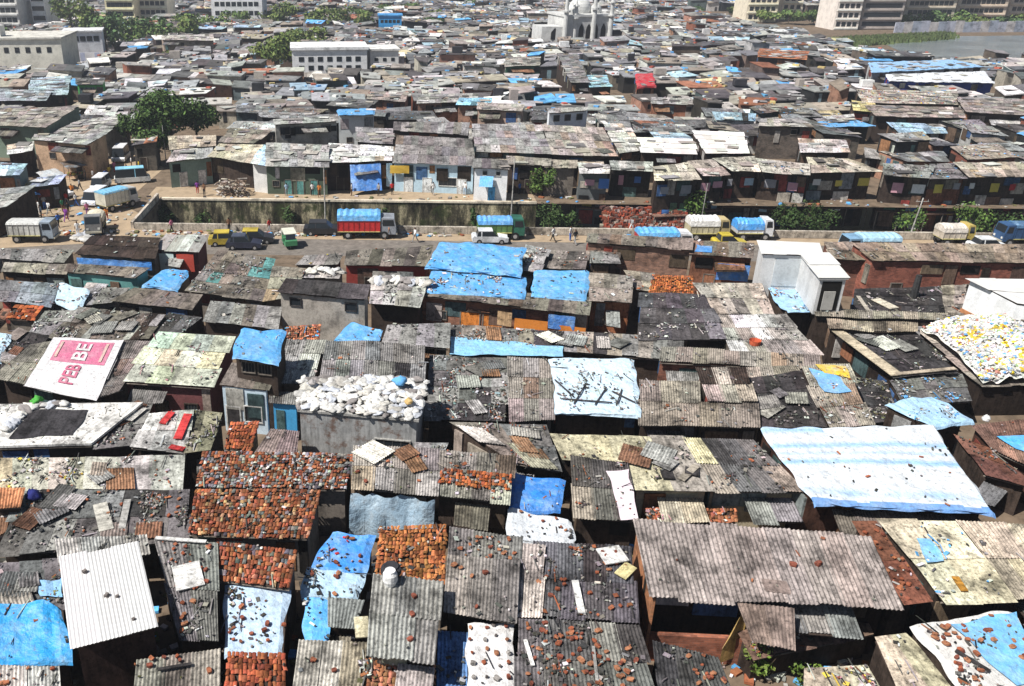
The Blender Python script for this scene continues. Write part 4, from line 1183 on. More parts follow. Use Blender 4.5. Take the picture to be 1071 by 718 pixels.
Mh('M21c', "scrap-covered dark canal-side roof left of the light brown roof at the right edge", Q(972, 172, 1000, 171, 1015, 187, 972, 188), 4.0, 3.5, 'flat', (.2, .19, .19), 'wood', RU, base=CB, level=1, over=1.4, lit=(6, 'gwdb'))
# left edge beyond the road
Mh('L1', "broad grey-brown roof over a green wall at the left edge beyond the street", Q(-20, 116, 84, 111, 47, 134, -20, 131), 5.6, 4.8, 'corr', (.33, .30, .26), 'paint', (.20, .26, .20))
Mh('L2', "pale rumpled roof in front of the broad grey-brown roof", Q(84, 126, 135, 120, 110, 141, 52, 140), 4.4, 3.8, 'flat', LG, 'plaster', BR)
Mh('L3', "orange-brown plastered house at the street's left side with a pale jutting roof", Q(36, 141, 112, 140, 92, 152, 34, 147), 5.2, 4.9, 'flat', LG, 'plaster', (.48, .33, .22), win=(.3,), door=(.75,), wz=2.6)
Mh('L4', "shack with a bright pale blue roof at the left edge by the street", Q(-15, 170, 29, 172, 20, 184, -15, 184), 4.2, 3.8, 'flat', (.5, .68, .78), 'paint', (.2, .27, .27))
Mh('L5', "long low dark-edged roof along the left side of the street", Q(-20, 200, 38, 194, 6, 217, -20, 222), 3.8, 3.3, 'flat', (.36, .36, .34), 'wood', DB)
Mh('L6', "low stall roof of pale blue and grey sheets beside the street", Q(40, 186, 70, 183, 62, 193, 30, 196), 3.2, 2.9, 'flat', (.40, .46, .58), 'wood', DB)
Mh('L7', "small pale kiosk roof at the head of the street below the trees", Q(92, 150, 108, 147, 108, 154, 92, 158), 3.4, 3.2, 'flat', (.6, .6, .5), 'wood', GN)
Mh('L8', "small stall with a white roof between the street and the orange-brown house", Q(8, 152, 36, 148, 34, 158, 8, 162), 3.8, 3.5, 'flat', (.7, .68, .64), 'wood', DB)

# a few houses one can tell apart farther back
Mh('F1', "brick house with a wavy grey roof behind the slate-grey roofs, left one", Q(385, 96, 428, 97, 424, 107, 384, 104), 4.6, 4.2, 'flat', (.33, .28, .25), 'brick', (.36, .17, .11))
Mh('F2', "pinkish brick house with a long grey roof behind the slate-grey roofs", Q(437, 99, 500, 98, 498, 106, 436, 109), 5.2, 4.9, 'flat', LG, 'brick', (.42, .23, .16), win=(.3, .7))
Mh('F3', "light blue-roofed house amid the brick houses behind the slate roofs", Q(481, 103, 515, 103, 514, 111, 478, 110), 5.4, 5.1, 'flat', (.30, .55, .70), 'brick', (.40, .22, .15))
Mh('F4', "pinkish-brown walled house with a rumpled grey roof behind the long grey roof", Q(500, 107, 549, 110, 546, 117, 499, 115), 5.4, 5.0, 'flat', (.42, .38, .34), 'plaster', (.45, .32, .25))
Mh('F5', "white two-storey house with three small blue windows behind the long brownish roof", Q(572, 114, 616, 112, 614, 116, 574, 119), 6.2, 6.0, 'flat', LG, 'paint', (.72, .74, .77), win=(.2, .5, .82), wz=99, wh=.8, ww=.9)
Mh('F6', "blue-roofed house with white front left of the brick houses", Q(353, 115, 392, 114, 392, 120, 353, 121), 5.4, 5.2, 'tarp', BL, 'paint', (.62, .66, .66), win=(.3, .7), hang=.1)
Mh('F7', "house with a green-shaded front and long grey roof near the blue tarpaulin", Q(529, 60, 565, 60, 565, 69, 528, 70), 5.2, 4.8, 'flat', (.38, .36, .32), 'paint', (.06, .16, .10), win=(.2, .5, .8))
Mh('F8', "slanting dark grey ribbed roof right of the green-shaded house", Q(583, 57, 603, 57, 617, 87, 597, 87), 5.6, 4.6, 'corr', (.26, .25, .245), 'plaster', DB)
Mh('F9', "sky-blue flat roof just right of the slanting dark ribbed roof", Q(612, 79, 634, 79, 640, 91, 616, 92), 4.2, 4.0, 'flat', (.38, .60, .68), 'plaster', DB)
Mh('F10', "orange-fronted hut left of a dark brick front below the red tarpaulin", Q(681, 102, 720, 104, 719, 110, 681, 109), 5.0, 4.6, 'flat', LG, 'plaster', (.34, .15, .09))
Mh('F11', "brown roofed long shed in the right half with an orange-brown top", Q(794, 51, 846, 54, 843, 63, 792, 60), 5.0, 4.6, 'flat', (.42, .17, .09), 'plaster', DB)
Mh('F12', "long hall under blue plastic at the right, near the water", Q(908, 66, 1000, 63, 1030, 70, 912, 76), 5.4, 4.8, 'tarp', (.30, .52, .80), 'plaster', (.5, .5, .5), hang=.2)
Mh('F13', "long white-sheeted hall in front of the blue plastic hall near the water", Q(926, 78, 1030, 75, 1040, 87, 930, 85), 4.6, 4.2, 'tarp', (.75, .77, .80), 'plaster', NB, mat='clean_tarpaulin', hang=.2)
Mh('F14', "shack under a vivid red tarpaulin in the middle distance", Q(664, 78, 683, 77, 686, 90, 666, 92), 5.0, 4.2, 'tarp', (.55, .01, .02), 'wood', DB, mat='clean_tarpaulin', hang=.5)
Mh('F15', "wide brown roof at the right edge in the middle distance", Q(1000, 102, 1090, 105, 1090, 122, 1010, 118), 4.8, 4.3, 'flat', (.30, .26, .235), 'plaster', DB)
Mh('F16', "long brown roof below colourful heaped rubbish at the right", Q(905, 110, 1005, 113, 1010, 124, 915, 122), 4.6, 4.2, 'flat', (.36, .30, .26), 'plaster', DB)
Mh('F17', "long flat roof covered in colourful heaped rubbish at the right", Q(895, 94, 1000, 96, 1005, 110, 903, 108), 4.4, 4.1, 'flat', (.5, .45, .38), 'plaster', DB, lit=(5, 'wwobryp'))
Mh('F18', "pale roof with pink and purple washing near the canal dwellings", Q(835, 145, 885, 147, 890, 160, 838, 160), 4.2, 3.9, 'flat', (.6, .54, .52), 'plaster', DB, lit=(3, 'wpw'))
Mh('F19', "yellowish roof beside a light blue roof at right, middle distance", Q(890, 105, 914, 108, 918, 118, 893, 116), 4.6, 4.2, 'flat', (.62, .52, .26), 'plaster', DB)
Mh('F20', "blue-grey framed roof with a dark skylight at the right", Q(928, 128, 985, 131, 990, 140, 940, 140), 4.6, 4.2, 'flat', (.36, .50, .62), 'plaster', DB)
Mh('F21', "long wide dark-bordered roof at the left below the pale factory", Q(0, 93, 55, 96, 48, 106, 0, 106), 4.6, 4.2, 'flat', (.34, .38, .40), 'plaster', DB)
Mh('F22', "light blue corrugated roof near the factory at the left", Q(32, 82, 74, 80, 70, 100, 28, 100), 5.0, 4.2, 'flat', (.42, .52, .56), 'plaster', DB)
Mh('F23', "shed with a bright green front near the hedge at left", Q(79, 82, 110, 82, 108, 89, 80, 89), 5.0, 4.8, 'flat', DG, 'paint', (.10, .45, .12))
Mh('F24', "house with curved grey roof and brown gable left of the road, near the top", Q(168, 38, 222, 36, 224, 43, 170, 42), 6.6, 6.0, 'flat', (.5, .46, .42), 'plaster', (.38, .30, .24))
# ------------------------------------------------------------------ landmarks
def facade_building(name, label, cat, pL, pR, depth, h, wcol, rows, cols, ww, wh, z0, dz, group=None, base=0.0, roofcol=LG, parapet=0.4, wincol="pane_dark", wall="painted_wall",
                    frame=False, x0=0.06, x1=0.94, bands=None, side=True):
    """block whose front runs between ground points pL and pR; each window a child"""
    pL, pR = V((pL.x, pL.y, base)), V((pR.x, pR.y, base))
    d = pR - pL
    L = d.length
    d = d / L
    out = V((d.y, -d.x, 0))
    b0, b1 = pR - out * depth, pL - out * depth
    c = (pL + pR + b0 + b1) / 4
    root = empty(name, c, label, cat, group)
    Z = V((0, 0, h))
    m = MB()
    m.hexa([pL, pR, b0, b1], [pL + Z, pR + Z, b0 + Z, b1 + Z], wcol)
    m.build("wall", wall, root)
    m = MB()
    e = 0.35
    q = [pL - d * e + out * e, pR + d * e + out * e, b0 + d * e - out * e, b1 - d * e - out * e]
    m.hexa([p + V((0, 0, h + .003)) for p in q], [p + V((0, 0, h + parapet)) for p in q], roofcol)
    m.build("roof", "plaster", root)
    first = None
    for r in range(rows):
        for k in range(cols):
            u = (x0 + (x1 - x0) * (k + .5) / cols) * L
            p = pL + d * u
            loc = V((p.x, p.y, z0 + r * dz))
            if first is None:
                mw = MB()
                mw.hexa([loc - d * ww / 2 + out * .06, loc + d * ww / 2 + out * .06, loc + d * ww / 2 - out * .02, loc - d * ww / 2 - out * .02],
                        [loc + V((0, 0, wh)) + s * d * ww / 2 + out * o for s, o in ((-1, .06), (1, .06), (1, -.02), (-1, -.02))], (1, 1, 1))
                first = mw.build("window", wincol, None, loc)
                o = first
            else:
                o = first.copy()
                COL.objects.link(o)
            o.parent = root
            o.location = loc - root.location
    if bands:
        for r in range(rows + 1):
            z = z0 - 0.9 + r * dz
            if z > h - .3:
                break
            mb = MB()
            a, b = pL + d * .3, pR - d * .3
            mb.hexa([a + out * bands + V((0, 0, z)), b + out * bands + V((0, 0, z)), b + V((0, 0, z)), a + V((0, 0, z))],
                    [a + out * bands + V((0, 0, z + .5)), b + out * bands + V((0, 0, z + .5)), b + V((0, 0, z + .5)), a + V((0, 0, z + .5))], roofcol)
            mb.build("balcony", "painted_wall", root)
    return root


KEEP = []      # plan zones (x0,x1,y0,y1) kept free of generated shacks


def zone(root_or_pts, pad=2.0):
    pts = root_or_pts
    xs, ys = [p.x for p in pts], [p.y for p in pts]
    KEEP.append((min(xs) - pad, max(xs) + pad, min(ys) - pad, max(ys) + pad))


# white factory at the left
fl, fr_ = at(-60, 70, 3), at(67, 68.5, 3)
facade_building("factory", "long cream-white factory block with small dark windows at the left edge", "building", fl, fr_, 16, ztop(fr_, 41), (.80, .77, .66), 1, 10, 1.0, 1.2, ztop(fr_, 55), 3, roofcol=(.6, .58, .52))
zone([fl, fr_, fl + V((0, 17, 0)), fr_ + V((0, 17, 0))])
a, b = at(33, 66, 0) + V((0, 3, 0)), at(52, 66, 0) + V((0, 3, 0))
kbox("stair_tower", "small white rooftop cabin on the cream-white factory", "cabin", (a.x * .5 + b.x * .5, fl.y + 5, ztop(fr_, 41) + .4 + 1.2), (b.x - a.x, 3, 2.36), (.74, .73, .68), "painted_wall")
hl, hr = at(68, 52, 3), at(108, 51, 3)
facade_building("white_house", "two-storey white house with dark square windows behind the factory", "house", hl, hr, 9, ztop(hr, 33.5), (.78, .79, .81), 1, 5, 1.4, 1.3, ztop(hr, 43), 3, roofcol=(.7, .7, .7))
zone([hl, hr, hl + V((0, 10, 0)), hr + V((0, 10, 0))])
bl, br_ = at(70, 66.5), at(140, 66)
m = MB()
for i in range(14):
    p, q = bl.lerp(br_, i / 14), bl.lerp(br_, (i + 1) / 14)
    m.hexa([p, q, q + V((0, .3, 0)), p + V((0, .3, 0))], [v + V((0, 0, 2.6)) for v in (p, q, q + V((0, .3, 0)), p + V((0, .3, 0)))], (.66, .66, .68) if i % 3 else (.42, .46, .60))
tag(m.build("compound_wall", "painted_wall", None, bl), "pale compound wall with blue panels right of the factory", "wall")
tree("clipped bright green hedge in front of the pale compound wall", at(110, 74.5), 2.4, 9, 900, .5, ((.16, .24, .04), (.2, .28, .05)), name="hedge", cat="hedge", trunk=False, crown_lo=0, seed=61, ry=1.6)
zone([at(88, 76), at(135, 76), at(88, 66), at(135, 66)], 1)
# school
sl_, sr_ = at(306, 74, 3), at(384, 73, 3)
sc_ = facade_building("school_building", "long white two-storey building with a row of dark windows right of a bushy tree", "building", sl_, sr_, 11, ztop(sr_, 52), (.82, .82, .81), 2, 7, 1.15, 1.0, ztop(sr_, 73), ztop(sr_, 64) - ztop(sr_, 73), roofcol=(.80, .80, .79), parapet=.6)
zone([sl_, sr_, sl_ + V((0, 12, 0)), sr_ + V((0, 12, 0))])
s2, s3 = at(385, 72, 3), at(417, 71.5, 3)
facade_building("white_annex", "plain lower white block attached at the right of the long white building", "building", s2 + V((.5, 2, 0)), s3 + V((0, 2, 0)), 9, ztop(s3, 54), (.78, .77, .74), 1, 3, .8, .7, ztop(s3, 65), 3, roofcol=(.7, .69, .66))
zone([s2, s3, s2 + V((0, 12, 0)), s3 + V((0, 12, 0))])
q0, q1 = at(396, 28, 3), at(420, 28, 3)
facade_building("blue_building", "small bright blue building near the top, left of centre", "building", q0, q1, 7, ztop(q1, 17), (.05, .34, .72), 1, 5, 1.0, .9, ztop(q1, 24), 3, roofcol=(.08, .3, .6))
zone([q0, q1, q0 + V((0, 8, 0)), q1 + V((0, 8, 0))])

# mosque
ml, mr_ = at(590, 41, 3.2), at(637, 40, 3.2)
ml.z = mr_.z = 0
MS = empty("mosque", (ml + mr_) / 2, "white mosque with minarets and pointed arches near the top centre", "mosque")
dd = (mr_ - ml)
LM = dd.length
dd = dd / LM
oo = V((dd.y, -dd.x, 0))
zone([ml - dd * 3, mr_ + dd * 3, ml - oo * 16, mr_ - oo * 16], 3)
WM = (.58, .58, .56)
m = MB()
m.hexa([ml, mr_, mr_ - oo * 14, ml - oo * 14], [p + V((0, 0, 9.2)) for p in (ml, mr_, mr_ - oo * 14, ml - oo * 14)], WM)
p0, p1 = ml - dd * .3 + oo * .3, mr_ + dd * .3 + oo * .3
m.hexa([p0 + V((0, 0, 9.21)), p1 + V((0, 0, 9.21)), p1 - oo * 14.6 + V((0, 0, 9.21)), p0 - oo * 14.6 + V((0, 0, 9.21))],
       [p0 + V((0, 0, 9.8)), p1 + V((0, 0, 9.8)), p1 - oo * 14.6 + V((0, 0, 9.8)), p0 - oo * 14.6 + V((0, 0, 9.8))], WM)
m.build("wall", "painted_wall", MS)
for k, u in enumerate((.36, .52, .68, .85)):
    c = ml + dd * (u * LM) + oo * .06
    w_ = LM * .055
    prof = [(-w_, 3.2), (w_, 3.2), (w_, 5.6), (w_ * .75, 6.4), (0, 7.4), (-w_ * .75, 6.4), (-w_, 5.6)]
    m = MB()
    m.face([c + dd * x + V((0, 0, z)) for x, z in prof], (1, 1, 1))
    m.face([c - oo * .1 + dd * x + V((0, 0, z)) for x, z in reversed(prof)], (1, 1, 1))
    m.build("arch", "void_dark", MS)


def dome(c, r, h, name="dome", col=WM, nub=True):
    m = MB()
    n, k = 14, 7
    rings = []
    for j in range(k + 1):
        t = j / k
        rr = r * (math.cos(t * math.pi / 2) ** .75) * (1 + .12 * math.sin(t * math.pi))
        rings.append((max(rr, .02), h * math.sin(t * math.pi / 2)))
    for (r0, z0), (r1, z1) in zip(rings, rings[1:]):
        m.tube(c + V((0, 0, z0)), c + V((0, 0, z1)), r0, r1, col, n, cap=False)
    if nub:
        m.tube(c + V((0, 0, h)), c + V((0, 0, h * 1.35)), .12, .03, col, 6)
    return m.build(name, "painted_wall", MS, smooth=True)


def minaret(c, h, r=.8):
    m = MB()
    m.tube(c, c + V((0, 0, h * .62)), r, r * .85, WM, 10)
    m.tube(c + V((0, 0, h * .62)), c + V((0, 0, h * .65)), r * 1.5, r * 1.5, WM, 10)
    m.tube(c + V((0, 0, h * .65)), c + V((0, 0, h * .86)), r * .7, r * .65, WM, 10)
    m.tube(c + V((0, 0, h * .86)), c + V((0, 0, h * .88)), r * 1.2, r * 1.2, WM, 10)
    m.tube(c + V((0, 0, h * .88)), c + V((0, 0, h)), r * .7, .04, WM, 10)
    m.build("minaret", "painted_wall", MS)


mid_ = ml.lerp(mr_, .5)
dome(mid_ - oo * 7 + V((0, 0, 9.8)), 3.2, 4.2)
dome(ml.lerp(mr_, .22) - oo * 3 + V((0, 0, 9.8)), 1.7, 2.6)
dome(ml.lerp(mr_, .80) - oo * 5 + V((0, 0, 9.8)), 1.7, 2.6)
for u, hh, o in ((.0, 17, 0), (.22, 14, -.5), (.42, 19, -6), (.62, 18, 0), (1.0, 15, 0)):
    minaret(ml.lerp(mr_, u) + oo * (o + .2), hh)
# lower wing with a gable to the left, with big arch
gl, gr_ = at(566, 41, 3.2), at(588, 41, 3.2)
gl.z = gr_.z = 0
m = MB()
m.hexa([gl, gr_, gr_ - oo * 8, gl - oo * 8], [p + V((0, 0, 6.6)) for p in (gl, gr_, gr_ - oo * 8, gl - oo * 8)], WM)
m.build("side_wing", "painted_wall", MS)
zone([gl, gr_, gl - oo * 9, gr_ - oo * 9])
c = gl.lerp(gr_, .62) + oo * .06
m = MB()
m.face([c + dd * x + V((0, 0, z)) for x, z in ((-1.1, 3), (1.1, 3), (1.1, 5), (0, 6.3), (-1.1, 5))], (1, 1, 1))
m.face([c - oo * .1 + dd * x + V((0, 0, z)) for x, z in reversed(((-1.1, 3), (1.1, 3), (1.1, 5), (0, 6.3), (-1.1, 5)))], (1, 1, 1))
m.build("arch", "void_dark", MS)

# apartment blocks along the top edge
ap = [
    ("pale grey apartment block in the top left corner", -10, 22, 31, (.62, .60, .56), 30, 5, 1.6),
    ("white apartment slab between dark trees, top left", 36, 50, 29, (.72, .70, .66), 28, 3, 1.4),
    ("yellowish apartment block with balconies behind the top left trees", 112, 142, 24, (.64, .58, .40), 28, 6, 1.5),
    ("cream apartment block right of the yellowish one, behind the trees", 146, 176, 22, (.62, .57, .46), 26, 5, 1.5),
    ("tall white apartment block with a blank end wall, left of the smoke-grey trees", 222, 275, 23, (.74, .74, .70), 32, 8, 1.6),
    ("cream apartment block among trees right of the mosque", 780, 812, 18, (.62, .56, .44), 24, 5, 1.5),
    ("slim cream apartment tower right of the cream block among trees", 816, 838, 16, (.66, .60, .50), 26, 3, 1.5),
    ("apartment tower with pale stair shafts, leftmost of the long row at top right", 872, 898, 25.5, (.66, .60, .54), 30, 4, 1.4),
    ("long brown-grey apartment slab right of the tower with pale stair shafts", 899, 942, 25, (.36, .32, .29), 30, 9, 1.6),
    ("apartment block with a cream end bay, third of the long row at top right", 944, 996, 22, (.50, .44, .36), 28, 9, 1.6),
    ("apartment block with a pale orange corner, fourth of the long row at top right", 998, 1050, 20, (.56, .47, .38), 28, 9, 1.6),
    ("apartment block cut by the right edge, last of the long row", 1053, 1100, 18, (.54, .47, .38), 26, 8, 1.6),
]
for i, (lab, xa, xb, yb, wc, hh, nc, ww_) in enumerate(ap):
    wc = tuple(min(.8, q * 1.2) for q in wc)
    a, b = at(xa, yb, 2), at(xb, yb, 2)
    facade_building("apartment_block", lab, "apartment block", a, b, 14, hh, wc, 5, nc, ww_, 1.5, 1.2, 3.1, group="apartment blocks along the far edge", bands=.5 if i not in (4, 1) else None, roofcol=tuple(min(.8, x * 1.15) for x in wc))
    zone([a, b, a + V((0, 15, 0)), b + V((0, 15, 0))])

# water with reeds, and the wall beyond it
wp = [at(955, 72), at(1140, 78), at(1300, 40), at(1140, 36.5), at(905, 39.5), at(925, 46), at(945, 56)]
m = MB()
m.face([V((p.x, p.y, .03)) for p in wp], (1, 1, 1))
tag(m.build("creek_water", "water"), kind="structure")
KEEP.append((min(p.x for p in wp[:1]) + 1, 900, at(955, 73).y, 420))
KEEP.append((at(905, 47).x, 900, at(905, 49).y, 420))
KEEP.append((at(870, 40).x, 900, at(870, 41.5).y, 340))
a, b = at(935, 34.5), at(1200, 33)
m = MB()
for i in range(30):
    p, q = a.lerp(b, i / 30), a.lerp(b, (i + 1) / 30)
    hgt = 3.4 + (i % 4) * .15
    m.hexa([p, q, q + V((0, .5, 0)), p + V((0, .5, 0))], [v + V((0, 0, hgt)) for v in (p, q, q + V((0, .5, 0)), p + V((0, .5, 0)))], ((.42, .44, .52), (.5, .48, .48), (.34, .38, .46))[i % 3])
tag(m.build("creek_wall", "plaster", None, a), "long blue-grey wall on the far bank of the water", "wall")
rr_ = random.Random(5)
m = MB()
for i in range(2600):
    t = rr_.random()
    p = at(870 + 120 * t + rr_.uniform(-8, 8), 47 - 8 * t + rr_.uniform(-5, 4) * (1 - t * .4))
    for _ in range(3):
        h_ = rr_.uniform(.5, 1.5)
        a_ = rr_.random() * 6.28
        dx = V((math.cos(a_), math.sin(a_), 0)) * .55
        q = p + V((rr_.uniform(-1, 1), rr_.uniform(-1, 1), 0))
        m.face([q - dx, q + dx, q + V((0, 0, h_))], jit((.10, .13, .05), .3, rr_))
tag(m.build("reeds", "foliage"), "green reeds growing along the near edge of the water", "reeds", kind="stuff")

# trees: pixel of the base, height, radius
G1 = ((.05, .095, .022), (.075, .125, .03), (.032, .06, .016))
G2 = ((.12, .16, .04), (.09, .14, .035), (.15, .18, .055))
G3 = ((.07, .125, .045), (.10, .155, .055), (.06, .10, .035))
tree("big dark spreading tree beside the street, left of the canal houses", at(180, 154), 9.0, 5.6, 5200, .5, G1, seed=3, lobes=16, crown_lo=.16)
tree("lower dark tree joined to the left of the big dark spreading tree", at(160, 170), 8.0, 3.2, 2600, .5, G1, seed=4, lobes=9, crown_lo=.15)
tree("rounded dark tree joined to the right of the big dark spreading tree", at(206, 149), 7.2, 3.6, 3600, .5, G1, seed=5, lobes=12, crown_lo=.2)
tree("slender dark tree at the head of the street", at(135, 160), 6.5, 1.8, 900, .45, G1, seed=6)
tree("broad olive-green tree at the left end of the long white building", at(291, 76), 9, 7.5, 2200, .8, G2, seed=7, lobes=14, crown_lo=.1)
tree("olive-green tree behind the left end of the long white building", at(318, 56), 8, 8, 1500, .9, G2, seed=8, lobes=12, crown_lo=.15)
tree("bushy tree near the curved-roofed house left of the road", at(187, 70), 4.2, 6, 700, .7, G2, seed=9, crown_lo=.1)
TT = [(12, 50, 11, 6), (150, 48, 15, 7), (172, 50, 13, 6), (112, 58, 14, 6), (196, 47, 12, 7), (300, 34, 12, 9), (332, 36, 11, 8), (358, 33, 11, 8), (384, 34, 9, 7), (660, 22, 9, 8), (686, 24, 9, 8), (28, 41, 17, 8), (52, 40, 19, 9), (76, 40, 21, 10), (96, 46, 17, 7), (118, 52, 20, 8.5), (140, 54, 17, 7), (128, 40, 22, 9), (160, 38, 20, 9), (184, 36, 19, 8), (205, 38, 22, 10), (228, 36, 17, 9),
      (248, 30, 15, 9), (270, 28, 14, 8), (292, 26, 14, 10), (318, 25, 12, 9), (345, 25, 13, 10), (372, 24, 12, 8), (398, 18, 12, 10), (430, 16, 11, 8), (455, 22, 9, 6), (492, 12, 10, 9), (5, 34, 15, 7), (62, 32, 24, 9), (172, 24, 22, 10),
      (452, 32, 6, 7), (640, 10, 9, 9), (712, 15, 6, 6), (728, 14, 6, 7), (800, 24, 11, 8), (824, 26, 13, 9), (850, 26, 12, 9), (770, 16, 9, 7), (866, 24, 13, 7), (930, 29, 10, 8), (950, 28, 13, 9), (975, 28, 12, 9), (1000, 28, 12, 9), (1022, 30, 9, 8), (1050, 30, 9, 9), (1068, 29, 10, 9),
      (548, 22, 7, 9), (580, 16, 8, 9), (1010, 31, 6, 7), (1040, 31.5, 6, 8)]
tdesc = ("dark green", "mid green", "olive green")
TREES = []
G4 = ((.075, .135, .035), (.11, .17, .05), (.14, .19, .055))
for i, (x, y, h_, r_) in enumerate(TT):
    k = (i * 7 + int(x)) % 3
    p_ = at(x, y)
    f_ = .48 if y < 32 else .8
    if x < 60:
        h_ = ztop(p_, 27 + (i * 5) % 8) / f_
    elif 100 < x < 235:
        h_ = ztop(p_, 8 + (i * 5) % 14) / f_
    o = tree("x", at(x, y), h_ * f_, r_ * .72, 800, 1.0, (G4, G3, G2)[k], seed=100 + i, lobes=9, crown_lo=.1, group="trees along the far edge")
    TREES.append((o, x, y, tdesc[k]))
# ------------------------------------------------------------------ the packed rows behind: generated shacks
fr_rng = random.Random(21)
for r in SHACKS:
    if r['label'] and r['R'].P[0].y > 100:
        xs = [p.x for p in r['R'].P]
        ys = [p.y for p in r['R'].P]
        KEEP.append((min(xs) - .4, max(xs) + .4, min(ys) - .4, max(ys) + .4))
# streets and tree plots stay open
for x, y, pad in ((178, 150, 6), (208, 143, 6), (159, 165, 3), (291, 76, 8), (135, 160, 3)):
    p = at(x, y)
    KEEP.append((p.x - pad, p.x + pad, p.y - pad, p.y + pad * .8))


def free(x0, x1, y0, y1):
    for a, b, c, d in KEEP:
        if x0 < b and x1 > a and y0 < d and y1 > c:
            return False
    return True


ROOFC = [((.215, .215, .215), 20), ((.32, .32, .315), 16), ((.12, .12, .122), 18), ((.42, .40, .37), 9), ((.60, .59, .57), 6), ((.22, .185, .155), 9), ((.34, .295, .24), 7), ((.10, .09, .09), 5),
         ((.36, .48, .56), 3), ((.13, .38, .70), 2.2), ((.30, .13, .08), 2.5), ((.55, .47, .28), 2)]
ROOFN = {0: "grey", 1: "light grey", 2: "dark grey", 3: "pale beige", 4: "whitish", 5: "brown", 6: "tan", 7: "blackish", 8: "pale blue", 9: "bright blue", 10: "rust-red", 11: "yellowish"}
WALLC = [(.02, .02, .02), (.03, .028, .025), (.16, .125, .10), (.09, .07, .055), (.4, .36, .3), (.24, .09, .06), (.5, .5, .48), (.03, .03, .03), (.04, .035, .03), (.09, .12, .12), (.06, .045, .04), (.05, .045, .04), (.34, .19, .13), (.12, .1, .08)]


def pick(rng, tab):
    s = sum(wt for _, wt in tab)
    t = rng.random() * s
    for i, (c, wt) in enumerate(tab):
        t -= wt
        if t <= 0:
            return i, c
    return 0, tab[0][0]


cand = []
Y = 106.0
while Y < 500:
    dep = fr_rng.uniform(2.8, 5.6)
    half_r = (PW - CX) / FPX * (Y * math.cos(PHI) + H * math.sin(PHI)) + 12
    half_l = -(CX / FPX) * (Y * math.cos(PHI) + H * math.sin(PHI)) - 12
    x = half_l
    while x < half_r:
        wd = fr_rng.uniform(2.6, 7.8)
        if fr_rng.random() < .08:
            wd *= 1.8
        y0 = Y + fr_rng.uniform(-1.5, 1.5)
        if Y > 300 and fr_rng.random() < .12:
            x += wd
            continue
        if free(x, x + wd, y0, y0 + dep):
            a, b, c = px(V((x + wd / 2, y0, 3.5))), None, None
            onstreet = (a[0] < 250 and Y < 135 and y0 < 102 - 0.04 * x + 14 and a[0] > 40) or a[1] > 176 or (a[1] > 160 and a[0] > 30 and a[0] < 178)
            # the lane that winds up from the street
            lane = 132 - (Y - 120) * -0.55
            lanex = 150 + (160 - a[1]) * 1.05 if a[1] > 50 else 999
            if not onstreet and not (abs(a[0] - lanex - 22) < 9 and a[1] > 70 and a[0] > 205):
                cand.append((x, x + wd, y0, y0 + dep))
        x += wd + (fr_rng.uniform(0, .5) if fr_rng.random() < .75 else fr_rng.uniform(.8, 2.2))
    Y += dep + fr_rng.uniform(.0, .9)
cand.sort(key=lambda c: c[2])
n_hand = len(SHACKS)
n_ind = max(0, 298 - n_hand)
FAR = []
stuff = MB()
clut = MB()
fw = random.Random(77)
